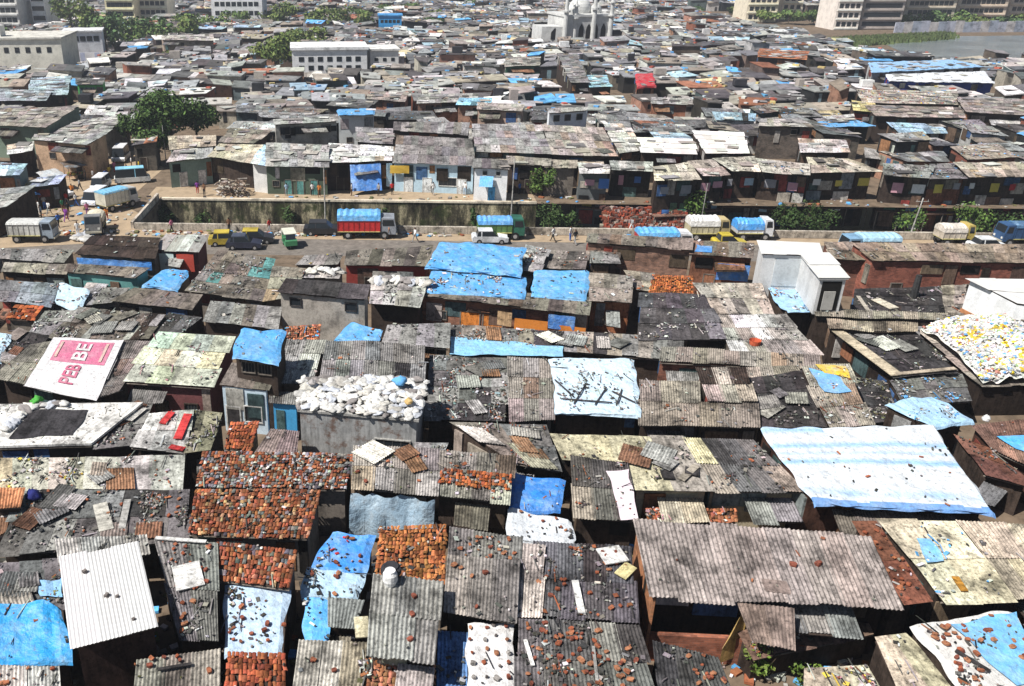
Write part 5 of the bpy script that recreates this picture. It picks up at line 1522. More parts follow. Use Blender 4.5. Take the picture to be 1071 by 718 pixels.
for i, (x0, x1, y0, y1) in enumerate(cand):
    ri, rc_ = pick(fw, ROOFC)
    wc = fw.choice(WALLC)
    hb = fw.uniform(3.0, 4.3) + (fw.random() < .07) * 1.4
    hf = hb - fw.uniform(.2, .8)
    rot = fw.gauss(0, .12)
    cx_, cy_ = (x0 + x1) / 2, (y0 + y1) / 2
    P = []
    tl = fw.gauss(0, .15)
    for (x, y, z) in ((x0, y1, hb - tl), (x1, y1, hb + tl), (x1, y0, hf + tl), (x0, y0, hf - tl)):
        dx, dy = x - cx_, y - cy_
        sx = fw.uniform(-1.0, 1.0)
        P.append(V((cx_ + dx * math.cos(rot) - dy * math.sin(rot) + sx, cy_ + dx * math.sin(rot) + dy * math.cos(rot), z)))
    if i < n_ind:
        rc2 = rc_
        kind = 'tarp' if ri == 9 else 'flat'
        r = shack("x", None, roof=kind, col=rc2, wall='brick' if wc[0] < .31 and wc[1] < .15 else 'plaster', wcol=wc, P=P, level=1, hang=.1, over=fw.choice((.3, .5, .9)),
                  door=(fw.uniform(.2, .4),) if fw.random() < .6 else (), win=(fw.uniform(.6, .85),) if fw.random() < .6 else (), lit=(fw.choice((.5, 1, 2.5, 5)), 'gwwdob'),
                  ws=fw.choice((1.05, 1.6, 3)), var=fw.choice((.1, .2, .3)), alt=(LG, DG, BE, DK), altp=fw.choice((.05, .15, .3)), seed=900 + i, wz=99)
        FAR.append((r, ROOFN[ri]))
    else:
        R_ = Roof(P)
        # roof in a few strips of slightly different sheet
        ns = max(1, int(R_.W / 3))
        for k in range(ns):
            c = jit(rc_, .22, fw) if fw.random() < .8 else jit(fw.choice(((.7, .68, .65), (.1, .09, .09), (.3, .27, .24))), .2, fw)
            dz = fw.uniform(0, .08)
            a, b = k / ns, (k + 1) / ns
            stuff.hexa([R_.at(a, 1, -.12), R_.at(b, 1, -.12), R_.at(b, 0, -.12), R_.at(a, 0, -.12)], [R_.at(a, 1, dz), R_.at(b, 1, dz), R_.at(b, 0, dz), R_.at(a, 0, dz)], c)
        tp = [R_.at(.03, .9, -.13), R_.at(.97, .9, -.13), R_.at(.97, .05, -.13), R_.at(.03, .05, -.13)]
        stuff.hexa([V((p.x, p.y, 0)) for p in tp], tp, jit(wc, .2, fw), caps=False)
        d_ = (tp[1] - tp[0])
        for k in range(int(R_.W / 2.2)):
            if fw.random() < .6:
                u = (k + .5) / max(1, int(R_.W / 2.2))
                p = tp[0].lerp(tp[1], u)
                stuff.box((p.x, p.y - .02, fw.choice((.95, 2.0))), (fw.uniform(.5, 1.1), .06, fw.choice((1.9, .8))), fw.choice(((.03, .03, .03), (.05, .04, .035), (.2, .3, .35))))
        for k in range(int(R_.W * R_.D * .06 * fw.uniform(0, 2))):
            p = R_.at(fw.uniform(.05, .95), fw.uniform(.05, .95), .14)
            M = Matrix.Rotation(fw.gauss(0, .25), 3, 'Z') @ Matrix.Rotation(fw.gauss(0, .05), 3, 'X')
            clut.box(p, (fw.uniform(.8, 2.4), fw.uniform(.8, 2.0), .05), jit(fw.choice(((.6, .59, .56), (.42, .40, .37), (.34, .30, .26), (.1, .09, .085), (.26, .25, .24), (.36, .44, .5), (.14, .13, .13))), .2, fw), M=M)
        for k in range(int(R_.W * R_.D * .10 * fw.uniform(0, 2.4))):
            p = R_.at(fw.random(), fw.random(), .15)
            s = fw.uniform(.2, .8)
            clut.box(p, (s * fw.uniform(.6, 2), s, s * .5), jit(fw.choice(((.62, .61, .59), (.62, .61, .59), (.12, .11, .1), (.2, .19, .18), (.08, .08, .08), (.35, .3, .26), (.12, .34, .62), (.45, .12, .08), (.55, .45, .2), (.45, .5, .55))), .2, fw), fw.random() * 3)
    if fw.random() < .03 and y0 > 150:     # water tank or rooftop room
        c = V((cx_, cy_, hb + .5))
        clut.box(c, (fw.uniform(1, 2.6), fw.uniform(1, 2), fw.uniform(1.0, 2.0)), jit(fw.choice(((.04, .04, .045), (.7, .7, .68), (.4, .36, .32))), .1, fw))
# the settlement goes on past both sides of the picture and below it
fg = random.Random(55)
Y = 14.0
while Y < 80:
    dp = fg.uniform(4.5, 7.5)
    yy = Y + dp / 2
    sc_ = (yy * math.cos(PHI) + H * math.sin(PHI)) / FPX
    xr_, xl_ = (PW - CX) * sc_ + 2.2, -CX * sc_ - 2.2
    runs = [(xr_, xr_ + 36), (xl_ - 30, xl_)] if Y + dp > 24.5 else [(xl_ - 30, xr_ + 36)]
    for a_, b_ in runs:
        x = a_
        while x < b_ - 3:
            wd = min(b_ - x, fg.uniform(4, 8))
            hb, hf = fg.uniform(3, 3.9), fg.uniform(2.5, 3)
            ok = Y + dp < 79.5 - .04 * x
            P = [V((x, Y + dp, hb)), V((x + wd, Y + dp, hb)), V((x + wd, Y, hf)), V((x, Y, hf))]
            if ok and all(not (-3 < px(p)[0] < PW + 3 and px(p)[1] < PH + 3) for p in P):
                R_ = Roof(P)
                R_.sag = .1
                sheets(stuff, R_, fg.choice((G, LG, BR, DG, BE, (.28, .12, .07), (.13, .38, .66))), fg, corr=Y < 50, alt=(LG, DG, RU), altp=.2)
                tp = [R_.at(.03, .9, -.2), R_.at(.97, .9, -.2), R_.at(.97, .05, -.2), R_.at(.03, .05, -.2)]
                stuff.hexa([V((p.x, p.y, 0)) for p in tp], tp, jit(fg.choice((BR, DB, (.2, .09, .06))), .2, fg), caps=False)
            x += wd + fg.uniform(.1, .8)
    Y += dp + fg.uniform(.3, 1.0)
tag(stuff.build("distant_shacks", "plaster"), "distant mass of packed grey, beige and white shack roofs beyond the nearer rows", kind="stuff")
tag(clut.build("rooftop_clutter", "litter"), "bits of clutter and bundles scattered over the distant roofs", kind="stuff")

for i, r in enumerate(SHACKS):
    lab = r['label']
    if any(k in lab for k in ("white cabin", "very large corr", "sack", "pile", "two-storey", "grey concrete house", "square brilliant")):
        continue
    dress(r, random.Random(4000 + i), awning=(i < n_hand and not (100 < r['R'].P[0].y < 116) and 'lean-to' not in lab and 'bright blue front' not in lab and 'orange doors' not in lab and 'striped cover' not in lab[:40]))

# ------------------------------------------------------------------ loose litter on the roofs
PAL = {'g': (.34, .32, .30), 'w': (.58, .565, .53), 'd': (.07, .065, .06), 'o': (.30, .11, .055), 'b': (.12, .38, .72), 'n': (.16, .16, .07), 'k': (.03, .03, .03), 'p': (.55, .28, .32), 'y': (.62, .48, .08),
       't': (.22, .30, .29), 'r': (.50, .05, .05), 'l': (.52, .5, .45)}
lit = MB()
lr = random.Random(31)
cnt = 0
for r in SHACKS:
    den, pal = r['lit']
    if not den or not pal:
        continue
    R = r['R']
    p0 = R.at(.5, .5)
    dist = p0.y
    f = 1.0 if dist < 75 else (.6 if dist < 110 else .35)
    n = int(R.W * R.D * (den * (4.6 if dist < 62 else 3.3) + .8) * f)
    if dist > 95:
        for _ in range(int(R.W * R.D * .09 * lr.uniform(.4, 1.6)) if den > .25 else 0):
            M = Matrix.Rotation(lr.gauss(0, .2), 3, 'Z') @ Matrix.Rotation(lr.gauss(0, .05), 3, 'X')
            lit.box(R.at(lr.uniform(.08, .92), lr.uniform(.1, .9), .13), (lr.uniform(.7, 2.2), lr.uniform(.7, 1.8), .04), jit(lr.choice(((.56, .55, .52), (.44, .41, .37), (.32, .29, .25), (.10, .095, .09), (.26, .25, .24), (.18, .17, .165))), .2, lr), M=M)
    for _ in range(n):
        u, v = lr.uniform(.02, .98), lr.uniform(.02, .98)
        if lr.random() < .35:                       # litter gathers in drifts
            u = min(.98, max(.02, .5 + .45 * math.sin(3 * v + den * 7) + lr.gauss(0, .08)))
        q = R.at(u, v)
        if mnoise.noise(V((q.x * .8, q.y * .8, 5))) < lr.uniform(-.2, .45):
            continue
        c = jit(PAL[lr.choice(pal)], .45, lr)
        if lr.random() < .42:
            c = jit(lr.choice(((.10, .095, .085), (.17, .16, .15), (.05, .05, .048))), .4, lr)
        k = lr.random()
        sc = 1.0 if dist < 60 else 1.35
        if k < .66:
            s = (lr.uniform(.05, .15) * sc, lr.uniform(.04, .1) * sc, lr.uniform(.03, .07))
        elif k < .90:
            s = (lr.uniform(.1, .34) * sc, lr.uniform(.08, .22) * sc, .025)
        else:
            s = (lr.uniform(.3, 1.2), lr.uniform(.025, .06) * sc, .03)
            c = tuple(q * .75 for q in c)
        M = Matrix.Rotation(lr.random() * 6.28, 3, 'Z') @ Matrix.Rotation(lr.gauss(0, .18), 3, 'X') @ Matrix.Rotation(lr.gauss(0, .14), 3, 'Y')
        if k > .9 and lr.random() < .75:
            M = Matrix.Rotation(math.pi / 2 + lr.gauss(0, .15), 3, 'Z') @ Matrix.Rotation(-.08, 3, 'Y')
        lit.box(R.at(u, v, .07 + s[2] / 2 + (.05 if R.P else 0)), s, c, M=M, top=lr.uniform(.7, 1))
        cnt += 1
tag(lit.build("roof_litter", "litter"), "rubble, rags, sticks and plastic scraps littering the shack roofs", kind="stuff")
# rubbish on the ground of the lanes and on the canal banks
gl_ = MB()
for _ in range(2600):
    x, y = lr.uniform(0, 1071), lr.choice((lr.uniform(206, 236), lr.uniform(560, 720), lr.uniform(240, 248)))
    z = 0.05
    p = at(x, y, 0)
    if p.x > XL and cy0(p.x) - .5 < p.y < cy1(p.x) + .3:
        if p.x < 19 and lr.random() < .5:
            continue
        p = at(x, lr.uniform(208, 236), CB)
        if p.x < XL + 1 or not (cy0(p.x) + .5 < p.y < cy1(p.x) - .6):
            continue
        z = CB + .08
    s = lr.uniform(.1, .4)
    gl_.box((p.x, p.y, z + s * .15), (s * lr.uniform(.6, 2), s, s * .4), jit(PAL[lr.choice('gwdwobngl')], .3, lr), lr.random() * 6)
tag(gl_.build("ground_litter", "litter"), "rubbish strewn along the lanes, the road verge and the canal bed", kind="stuff")
# ------------------------------------------------------------------ vehicles
def wheels(root, pos, r, wd, rot, col=(.02, .02, .02)):
    first = None
    for (x, y) in pos:
        ca, sa = math.cos(rot), math.sin(rot)
        loc = V((x * ca - y * sa, x * sa + y * ca, r))
        if first is None:
            m = MB()
            m.tube((0, -wd / 2, 0), (0, wd / 2, 0), r, r, col, 14)
            o = m.build("wheel", "rubber", None, V((0, 0, 0)))
            m2 = MB()
            m2.tube((0, -wd / 2 - .015, 0), (0, wd / 2 + .015, 0), r * .5, r * .5, (.35, .34, .33), 10)
            h = m2.build("rim", "vehicle_paint", None, V((0, 0, 0)))
            h.parent = o
            first = (o, h)
        else:
            o, h = first[0].copy(), first[1].copy()
            COL.objects.link(o)
            COL.objects.link(h)
            h.parent = o
        o.parent = root
        o.location = loc
        o.rotation_euler = (0, 0, rot)


def vpart(root, name, mat, rot, fill, smooth=False):
    m = MB()
    fill(m)
    ca, sa = math.cos(rot), math.sin(rot)
    m.v = [(x * ca - y * sa, x * sa + y * ca, z) for x, y, z in m.v]
    o = m.build(name, mat, None, V((0, 0, 0)))
    o.parent = root
    return o


def prism_x(m, prof, y0, y1, col):
    """profile in x,z extruded along y"""
    n = len(prof)
    m.face([(x, y0, z) for x, z in prof], col)
    m.face([(x, y1, z) for x, z in reversed(prof)], col)
    for i in range(n):
        (xa, za), (xb, zb) = prof[i], prof[(i + 1) % n]
        m.face([(xb, y0, zb), (xa, y0, za), (xa, y1, za), (xb, y1, zb)], col)


def truck(label, p, rot=0.0, L=6.0, W=2.1, body=(.5, .03, .03), tarp=(.12, .42, .78), cab=(.25, .3, .35), ribs=True, hb=1.3, ht=.9, tarp_mat="tarpaulin", name="truck"):
    root = empty(name, p, label, "truck")
    cl = L * .26
    xb0, xb1 = -L / 2, L / 2 - cl - .1
    vpart(root, "chassis", "vehicle_paint", rot, lambda m: m.box((0, 0, .72), (L * .98, W * .5, .22), (.05, .05, .05)))

    def fb(m):
        m.box(((xb0 + xb1) / 2, 0, .9 + hb / 2), (xb1 - xb0, W, hb), body)
        n = int((xb1 - xb0) / .55)
        for k in range(n + 1):
            x = xb0 + (xb1 - xb0) * k / n
            m.box((x, 0, .9 + hb / 2), (.06, W + .08, hb + .04), tuple(c * .75 for c in body))
        m.box(((xb0 + xb1) / 2, 0, .87), (xb1 - xb0 + .05, W + .1, .08), (.55, .5, .2))
    vpart(root, "cargo_body", "vehicle_paint", rot, fb)
    if tarp:
        def ft(m):
            nx, ny = 14, 7
            k0 = len(m.v)
            for i in range(nx + 1):
                x = xb0 - .06 + (xb1 - xb0 + .12) * i / nx
                for j in range(ny + 1):
                    t = math.pi * j / ny
                    s = 1 + .05 * math.sin(i * 2.6) + (.05 * ((i % 2) * 2 - 1))
                    y = -math.cos(t) * (W / 2 + .07)
                    z = .9 + hb - .12 + (ht * s) * (math.sin(t) ** .55 if 0 < j < ny else 0)
                    m.v.append((x, y, z))
            for i in range(nx):
                for j in range(ny):
                    a = k0 + i * (ny + 1) + j
                    m.f.append((a, a + ny + 1, a + ny + 2, a + 1))
                    m.c.append(tarp)
                    m.uv.append(None)
            for i in (0, nx):
                m.f.append(tuple(k0 + i * (ny + 1) + j for j in (range(ny + 1) if i == 0 else reversed(range(ny + 1)))))
                m.c.append(tarp)
                m.uv.append(None)
        vpart(root, "tarp_cover", tarp_mat, rot, ft)
    c0, c1 = L / 2 - cl, L / 2
    vpart(root, "cab", "vehicle_paint", rot, lambda m: prism_x(m, [(c0, .55), (c1, .55), (c1, 1.45), (c1 - .18, 2.3), (c0, 2.35)], -W * .47, W * .47, cab))
    vpart(root, "windscreen", "pane_dark", rot, lambda m: m.hexa([(c1 + .012, -W * .42, 1.5), (c1 + .012, W * .42, 1.5), (c1 - .02, W * .42, 1.5), (c1 - .02, -W * .42, 1.5)],
                                                                 [(c1 - .145, -W * .42, 2.22), (c1 - .145, W * .42, 2.22), (c1 - .175, W * .42, 2.22), (c1 - .175, -W * .42, 2.22)], (1, 1, 1)))
    for s in (-1, 1):
        vpart(root, "side_window", "pane_dark", rot, lambda m: prism_x(m, [(c0 + .2, 1.5), (c1 - .15, 1.5), (c1 - .28, 2.15), (c0 + .2, 2.15)], s * W * .47 - .02, s * W * .47 + .02, (1, 1, 1)))
        vpart(root, "headlight", "vehicle_paint", rot, lambda m: m.box((c1 + .02, s * W * .33, .95), (.06, .24, .2), (.7, .7, .65)))
    vpart(root, "bumper", "vehicle_paint", rot, lambda m: m.box((c1 + .1, 0, .6), (.12, W * .95, .2), (.4, .38, .3)))
    wheels(root, [(x, y) for x in (-L * .33, L * .30) for y in (-W * .43, W * .43)], .45, .3, rot)
    return root


def car(label, p, rot=0.0, L=3.9, W=1.6, col=(.7, .7, .7), top=None, h=1.45, cat="car", name="car", van=False):
    root = empty(name, p, label, cat)
    top = top or col
    x = L / 2
    vpart(root, "body", "vehicle_paint", rot, lambda m: prism_x(m, [(-x, .35), (-x + .1, .28), (x - .1, .28), (x, .4), (x - .05, .72), (x - (.25 if van else .95), .88), (-x + .12, .9), (-x, .75)], -W / 2, W / 2, col))
    xr0, xr1 = -x + (.15 if van else .5), x - (.75 if van else 1.7)

    def roof(m):
        m.hexa([(xr0 - .05, -W * .47, .88), (x - (.3 if van else 1.05), -W * .47, .88), (x - (.3 if van else 1.05), W * .47, .88), (xr0 - .05, W * .47, .88)],
               [(xr0 + .15, -W * .40, h - .04), (xr1, -W * .40, h - .04), (xr1, W * .40, h - .04), (xr0 + .15, W * .40, h - .04)], (.02, .022, .025))
    vpart(root, "windows", "pane_dark", rot, roof)
    vpart(root, "roof", "vehicle_paint", rot, lambda m: m.box(((xr0 + .15 + xr1) / 2, 0, h), (xr1 - xr0 - .1, W * .82, .09), top))
    for s in (-1, 1):
        vpart(root, "headlight", "vehicle_paint", rot, lambda m: m.box((x - .01, s * W * .34, .62), (.06, .26, .14), (.75, .75, .7)))
        vpart(root, "pillar", "vehicle_paint", rot, lambda m: m.hexa([(xr1 - 1.2, s * W * .475, .89), (xr1 - 1.1, s * W * .475, .89), (xr1 - 1.1, s * W * .45, .89), (xr1 - 1.2, s * W * .45, .89)],
                                                                    [(xr1 - 1.2, s * W * .41, h - .04), (xr1 - 1.1, s * W * .41, h - .04), (xr1 - 1.1, s * W * .38, h - .04), (xr1 - 1.2, s * W * .38, h - .04)], top))
    wheels(root, [(a, b) for a in (-L * .31, L * .31) for b in (-W * .44, W * .44)], .29, .2, rot)
    return root


def rickshaw(label, p, rot=0.0, col=(.05, .2, .09), top=(.6, .6, .5)):
    root = empty("auto_rickshaw", p, label, "auto-rickshaw")
    vpart(root, "body", "vehicle_paint", rot, lambda m: prism_x(m, [(-1.2, .35), (.7, .3), (1.25, .45), (1.2, .95), (.85, 1.1), (.55, .55), (-.1, .55), (-.1, .9), (-1.2, 1.0)], -.62, .62, col))
    vpart(root, "canopy", "cloth", rot, lambda m: prism_x(m, [(-1.2, 1.0), (-1.25, 1.55), (-1.0, 1.75), (.5, 1.75), (.8, 1.62), (.8, 1.56), (-.95, 1.56), (-1.0, 1.0)], -.64, .64, top))
    vpart(root, "windscreen", "pane_dark", rot, lambda m: m.hexa([(1.0, -.5, 1.05), (1.0, .5, 1.05), (.97, .5, 1.05), (.97, -.5, 1.05)], [(.78, -.5, 1.56), (.78, .5, 1.56), (.75, .5, 1.56), (.75, -.5, 1.56)], (1, 1, 1)))
    wheels(root, [(-.8, -.52), (-.8, .52), (1.0, 0)], .24, .13, rot)
    return root


truck("red-bodied truck under a bulging blue cover on the road, left of the green one", at(384, 247.5), 0.0, 6.2, 2.2, (.52, .03, .03), (.10, .40, .78), (.28, .30, .33))
truck("small green truck with a flat blue cover parked on the road by the parapet", at(523, 249), 0.0, 4.9, 2.0, (.10, .20, .06), (.10, .36, .75), (.03, .14, .09), hb=1.0, ht=.6)
truck("truck with red sides and a long blue cover, half hidden behind the brick shed", at(692, 265), 0.0, 5.4, 2.1, (.50, .03, .04), (.10, .42, .80), (.7, .7, .7), ht=.6)
truck("open white-hooded pickup with a slatted cream body on the road", at(738, 250), 0.0, 4.2, 1.9, (.55, .50, .33), (.78, .77, .73), (.5, .4, .2), hb=.9, ht=.9, tarp_mat="clean_tarpaulin")
truck("small white pickup carrying a bright blue bundle, right of the slatted pickup", at(785, 250), 0.0, 3.8, 1.8, (.72, .73, .75), (.07, .36, .85), (.74, .75, .76), hb=.5, ht=1.0)
truck("boxy truck with a pale blue cover seen over the long brown shed roof", at(905, 270), math.pi, 5.2, 2.0, (.3, .45, .55), (.38, .62, .78), (.2, .35, .5), ht=.5)
truck("cream-bodied pickup with a yellow front by the canal parapet at right", at(995, 256), 0.0, 3.3, 1.7, (.66, .58, .47), (.66, .60, .52), (.55, .42, .12), hb=.8, ht=.7, tarp_mat="clean_tarpaulin")
truck("dark blue truck at the right edge of the road", at(1060, 256), math.pi, 3.8, 1.8, (.04, .10, .22), (.05, .14, .27), (.04, .10, .22), ht=.4)
truck("white box lorry at the left foot of the street", at(37, 252), 0.0, 4.7, 2.0, (.60, .60, .56), (.62, .62, .59), (.30, .36, .42), hb=1.3, ht=.25, tarp_mat="clean_tarpaulin")
truck("cream box van parked beside the bridge at the head of the canal", at(124, 218), 0.9, 4.6, 2.0, (.68, .66, .55), (.18, .48, .70), (.5, .5, .48), hb=1.5, ht=.25)
truck("small dark pickup with a cream hood facing down the street", at(101, 243), -1.4, 3.8, 1.8, (.16, .16, .15), (.70, .64, .48), (.2, .2, .2), hb=.6, ht=.7, tarp_mat="clean_tarpaulin")
car("silver jeep driving down the street in front of the cream box van", at(101, 213), -1.75, 4.2, 1.8, (.55, .58, .66), (.68, .7, .74), 1.8, van=True)
car("white minivan in a line with the silver jeep, farther up the street", at(106, 198), -1.6, 3.8, 1.6, (.75, .76, .78), None, 1.75, van=True)
car("white van far up the street below the dark trees", at(127, 168), -1.5, 4.4, 1.9, (.72, .72, .73), None, 2.1, van=True)
car("pale blue-roofed van left of the bridge beyond the street", at(139, 191), .3, 4.6, 1.9, (.62, .64, .64), (.25, .55, .72), 2.0, van=True)
car("white car with its rear to the crossing, left side of the street", at(62, 206), -.5, 3.8, 1.6, (.7, .7, .7))
car("yellow-topped black taxi, leftmost on the road", at(238, 256), 0.1, 3.9, 1.6, (.40, .30, .04), (.50, .38, .05))
car("black taxi with a yellow roof between the yellow taxi and the rickshaw", at(268, 254), 0.05, 3.9, 1.6, (.03, .03, .035), (.5, .38, .05))
car("dark car just behind the leftmost yellow taxi", at(256, 260), 0.0, 3.7, 1.55, (.03, .035, .06), (.06, .07, .1))
rickshaw("green auto-rickshaw with a white hood right of the taxis", at(303, 258), -1.3)
car("white car with dark windows below the small green truck", at(512, 254), 0.0, 3.8, 1.6, (.72, .74, .76))
car("yellow car nose between the slatted pickup and the blue bundle", at(762, 259), 0.0, 3.4, 1.6, (.5, .39, .04))
car("pale car half hidden at the right, beyond the long brown roof", at(1032, 263), 0.0, 3.8, 1.6, (.7, .72, .72))
car("long dark car parked by the parapet left of the red truck", at(338, 245), 0.0, 4.2, 1.7, (.02, .02, .022), (.03, .03, .033))


# ------------------------------------------------------------------ people
def body_mesh(pose):
    """one continuous skinned body, 1.68 m, standing or in stride"""
    st = pose != 'stand'
    vs = [(0, 0, .92), (0, 0, 1.12), (0, 0, 1.36), (0, 0, 1.46), (0, .01, 1.58), (0, .01, 1.68)]
    rr = [.145, .135, .15, .06, .095, .06]
    es = [(0, 1), (1, 2), (2, 3), (3, 4), (4, 5)]
    for s in (-1, 1):
        k = len(vs)
        f = .22 * s if st else 0.02
        vs += [(s * .09, f * .1, .86), (s * .10, f * .7, .47), (s * .10, f * (1.3 if s > 0 else 1.9), .08), (s * .10, f * (1.3 if s > 0 else 1.9) + .14, .035)]
        rr += [.10, .065, .045, .04]
        es += [(0, k), (k, k + 1), (k + 1, k + 2), (k + 2, k + 3)]
        k = len(vs)
        b = -.16 * s if st else .03
        vs += [(s * .19, 0, 1.37), (s * .25, b * .5, 1.1), (s * .24, b + .08, .86), (s * .235, b + .11, .77)]
        rr += [.06, .045, .035, .035]
        es += [(2, k), (k, k + 1), (k + 1, k + 2), (k + 2, k + 3)]
    me = bpy.data.meshes.new("person")
    me.from_pydata(vs, es, [])
    o = bpy.data.objects.new("person", me)
    COL.objects.link(o)
    sm = o.modifiers.new("s", 'SKIN')
    for i, q in enumerate(me.skin_vertices[0].data):
        q.radius = (rr[i] * (1.15 if i in (0, 1, 2) else 1), rr[i] * (.75 if i in (0, 1, 2) else 1))
        q.use_root = i == 0
    su = o.modifiers.new("u", 'SUBSURF')
    su.levels = su.render_levels = 1
    dg = bpy.context.evaluated_depsgraph_get()
    out = bpy.data.meshes.new_from_object(o.evaluated_get(dg))
    COL.objects.unlink(o)
    bpy.data.objects.remove(o)
    return out


BODY = {p: body_mesh(p) for p in ('stand', 'walk')}
CN = {'white': (.75, .74, .72), 'red': (.5, .04, .04), 'blue': (.06, .16, .5), 'green': (.05, .25, .12), 'pink': (.6, .2, .32), 'yellow': (.6, .45, .06), 'black': (.03, .03, .03), 'grey': (.3, .3, .3),
      'orange': (.6, .2, .04), 'purple': (.22, .06, .3), 'brown': (.18, .1, .06), 'pale blue': (.4, .55, .7)}
SKIN = (.16, .08, .045)


def person(label, p, rot, shirt, trousers, pose='stand', sari=False):
    me = BODY[pose].copy()
    me.name = "person"
    ca = me.color_attributes.new("col", 'FLOAT_COLOR', 'CORNER')
    data = []
    for poly in me.polygons:
        c = poly.center
        arm = abs(c.x) > .19
        if c.z > 1.6 or (c.z > 1.5 and c.y < -.03):
            col = (.012, .01, .01)
        elif c.z > 1.44 or (arm and c.z < 1.12) or c.z < .09:
            col = SKIN
        elif c.z > .9:
            col = CN[shirt]
        else:
            col = CN[trousers]
        for _ in poly.loop_indices:
            data.extend((*col, 1))
    ca.data.foreach_set("color", data)
    me.materials.clear()
    me.materials.append(MATS['cloth'])
    me.polygons.foreach_set("use_smooth", [True] * len(me.polygons))
    o = bpy.data.objects.new("person", me)
    COL.objects.link(o)
    o.location = p
    o.rotation_euler = (0, 0, rot)
    return tag(o, label, "person", "people on the walkway, the road and the street")


PP = [(434, 254, 'white', 'grey', 'walk', "beside the road left of the blue plastic roof"), (578, 253, 'white', 'black', 'walk', "on the road right of the small green truck"),
      (596, 252, 'white', 'blue', 'stand', "on the road nearest the corner of the brick shed"), (601, 256, 'black', 'grey', 'walk', "beside the brick shed's corner"),
      (410, 204, 'red', 'black', 'stand', "on the walkway below the blue hanging plastic"), (396, 205, 'grey', 'black', 'stand', "on the walkway left of the red-shirted one"),
      (327, 205, 'white', 'black', 'stand', "at the green front's right-hand door"), (334, 206, 'orange', 'brown', 'walk', "on the walkway left of the thin pole"),
      (207, 203, 'purple', 'red', 'stand', "at the walkway's left shop front"), (214, 205, 'brown', 'black', 'stand', "by the shop left of the firewood heap"),
      (300, 205, 'pale blue', 'grey', 'stand', "before the green front's middle door"), (453, 204, 'white', 'grey', 'walk', "on the walkway at the pale blue house's left door"),
      (486, 204, 'white', 'pale blue', 'stand', "by washing beside the narrow white house"), (505, 206, 'white', 'blue', 'stand', "before the narrow white house"),
      (543, 204, 'blue', 'black', 'stand', "at the far right end of the walkway"), (368, 205, 'white', 'brown', 'stand', "below the blue hanging plastic's left edge"),
      (62, 238, 'blue', 'black', 'walk', "in the middle of the street near the white lorry"), (52, 225, 'white', 'grey', 'walk', "on the street left of the crossing"), (47, 219, 'grey', 'blue', 'stand', "among the left-hand stalls"),
      (41, 224, 'white', 'white', 'stand', "by the left stalls"), (70, 215, 'red', 'grey', 'walk', "walking up the street's left side"), (76, 206, 'orange', 'black', 'walk', "near the parked white car"),
      (84, 200, 'grey', 'black', 'walk', "beside the silver jeep"), (90, 189, 'black', 'black', 'stand', "at the narrow part of the street"), (115, 186, 'yellow', 'brown', 'walk', "left of the pale blue-roofed van"),
      (120, 181, 'pink', 'red', 'walk', "farther up the street"), (138, 176, 'white', 'brown', 'stand', "near the slender dark tree"), (146, 180, 'yellow', 'blue', 'stand', "by the yellow crates at the street's head"),
      (111, 190, 'blue', 'grey', 'walk', "between the minivan and the box van"), (72, 226, 'black', 'brown', 'walk', "crossing the empty part of the street"), (18, 236, 'orange', 'brown', 'stand', "behind the white lorry"),
      (8, 232, 'green', 'black', 'stand', "at the left edge of the street"), (82, 247, 'white', 'white', 'stand', "by the bundles at the street's foot"), (96, 176, 'red', 'black', 'stand', "under the orange-brown house wall"),
      (240, 243, 'brown', 'black', 'walk', "on the rubble verge above the yellow taxi"), (180, 244, 'pink', 'black', 'walk', "on the verge by the canal's left end"), (282, 244, 'red', 'grey', 'walk', "on the verge behind the rickshaw"),
      (405, 250, 'orange', 'brown', 'walk', "walking behind the red truck's cab"), (660, 243, 'grey', 'white', 'walk', "by the parapet left of the half-hidden red truck")]
for i, (x, y, s, t, po, where) in enumerate(PP):
    onroad = y > 240
    person(f"person in {s} top, {t} trousers, {where}", at(x, y, 0.02), RNG.random() * 6.28, s, t, po)

# ------------------------------------------------------------------ market stalls on the left of the street
def stall(label, p, rot, canopy, goods):
    root = empty("market_stall", p, label, "market stall")
    for x in (-1.2, 1.2):
        for y in (-.8, .8):
            vpart(root, "post", "weathered_wood", rot, lambda m: m.tube((x, y, 0), (x, y, 2.05 + (.25 if y > 0 else 0)), .04, .035, BR, 5))
    vpart(root, "canopy", "tarpaulin", rot, lambda m: drape(m, Roof([V((-1.5, 1.1, 2.3)), V((1.5, 1.1, 2.3)), V((1.5, -1.2, 1.95)), V((-1.5, -1.2, 1.95))]), canopy, random.Random(3), step=.4, hang=.15, amp=.12))
    vpart(root, "table", "weathered_wood", rot, lambda m: m.box((0, -.1, .75), (2.3, 1.3, .08), BR))

    def fg_(m):
        r_ = random.Random(len(label))
        for _ in range(40):
            s_ = r_.uniform(.12, .3)
            m.box((r_.uniform(-1, 1), r_.uniform(-.6, .4), .8 + s_ / 2), (s_, s_, s_), jit(r_.choice(goods), .3, r_), r_.random())
    o = vpart(root, "goods", "litter", rot, fg_)
    return root


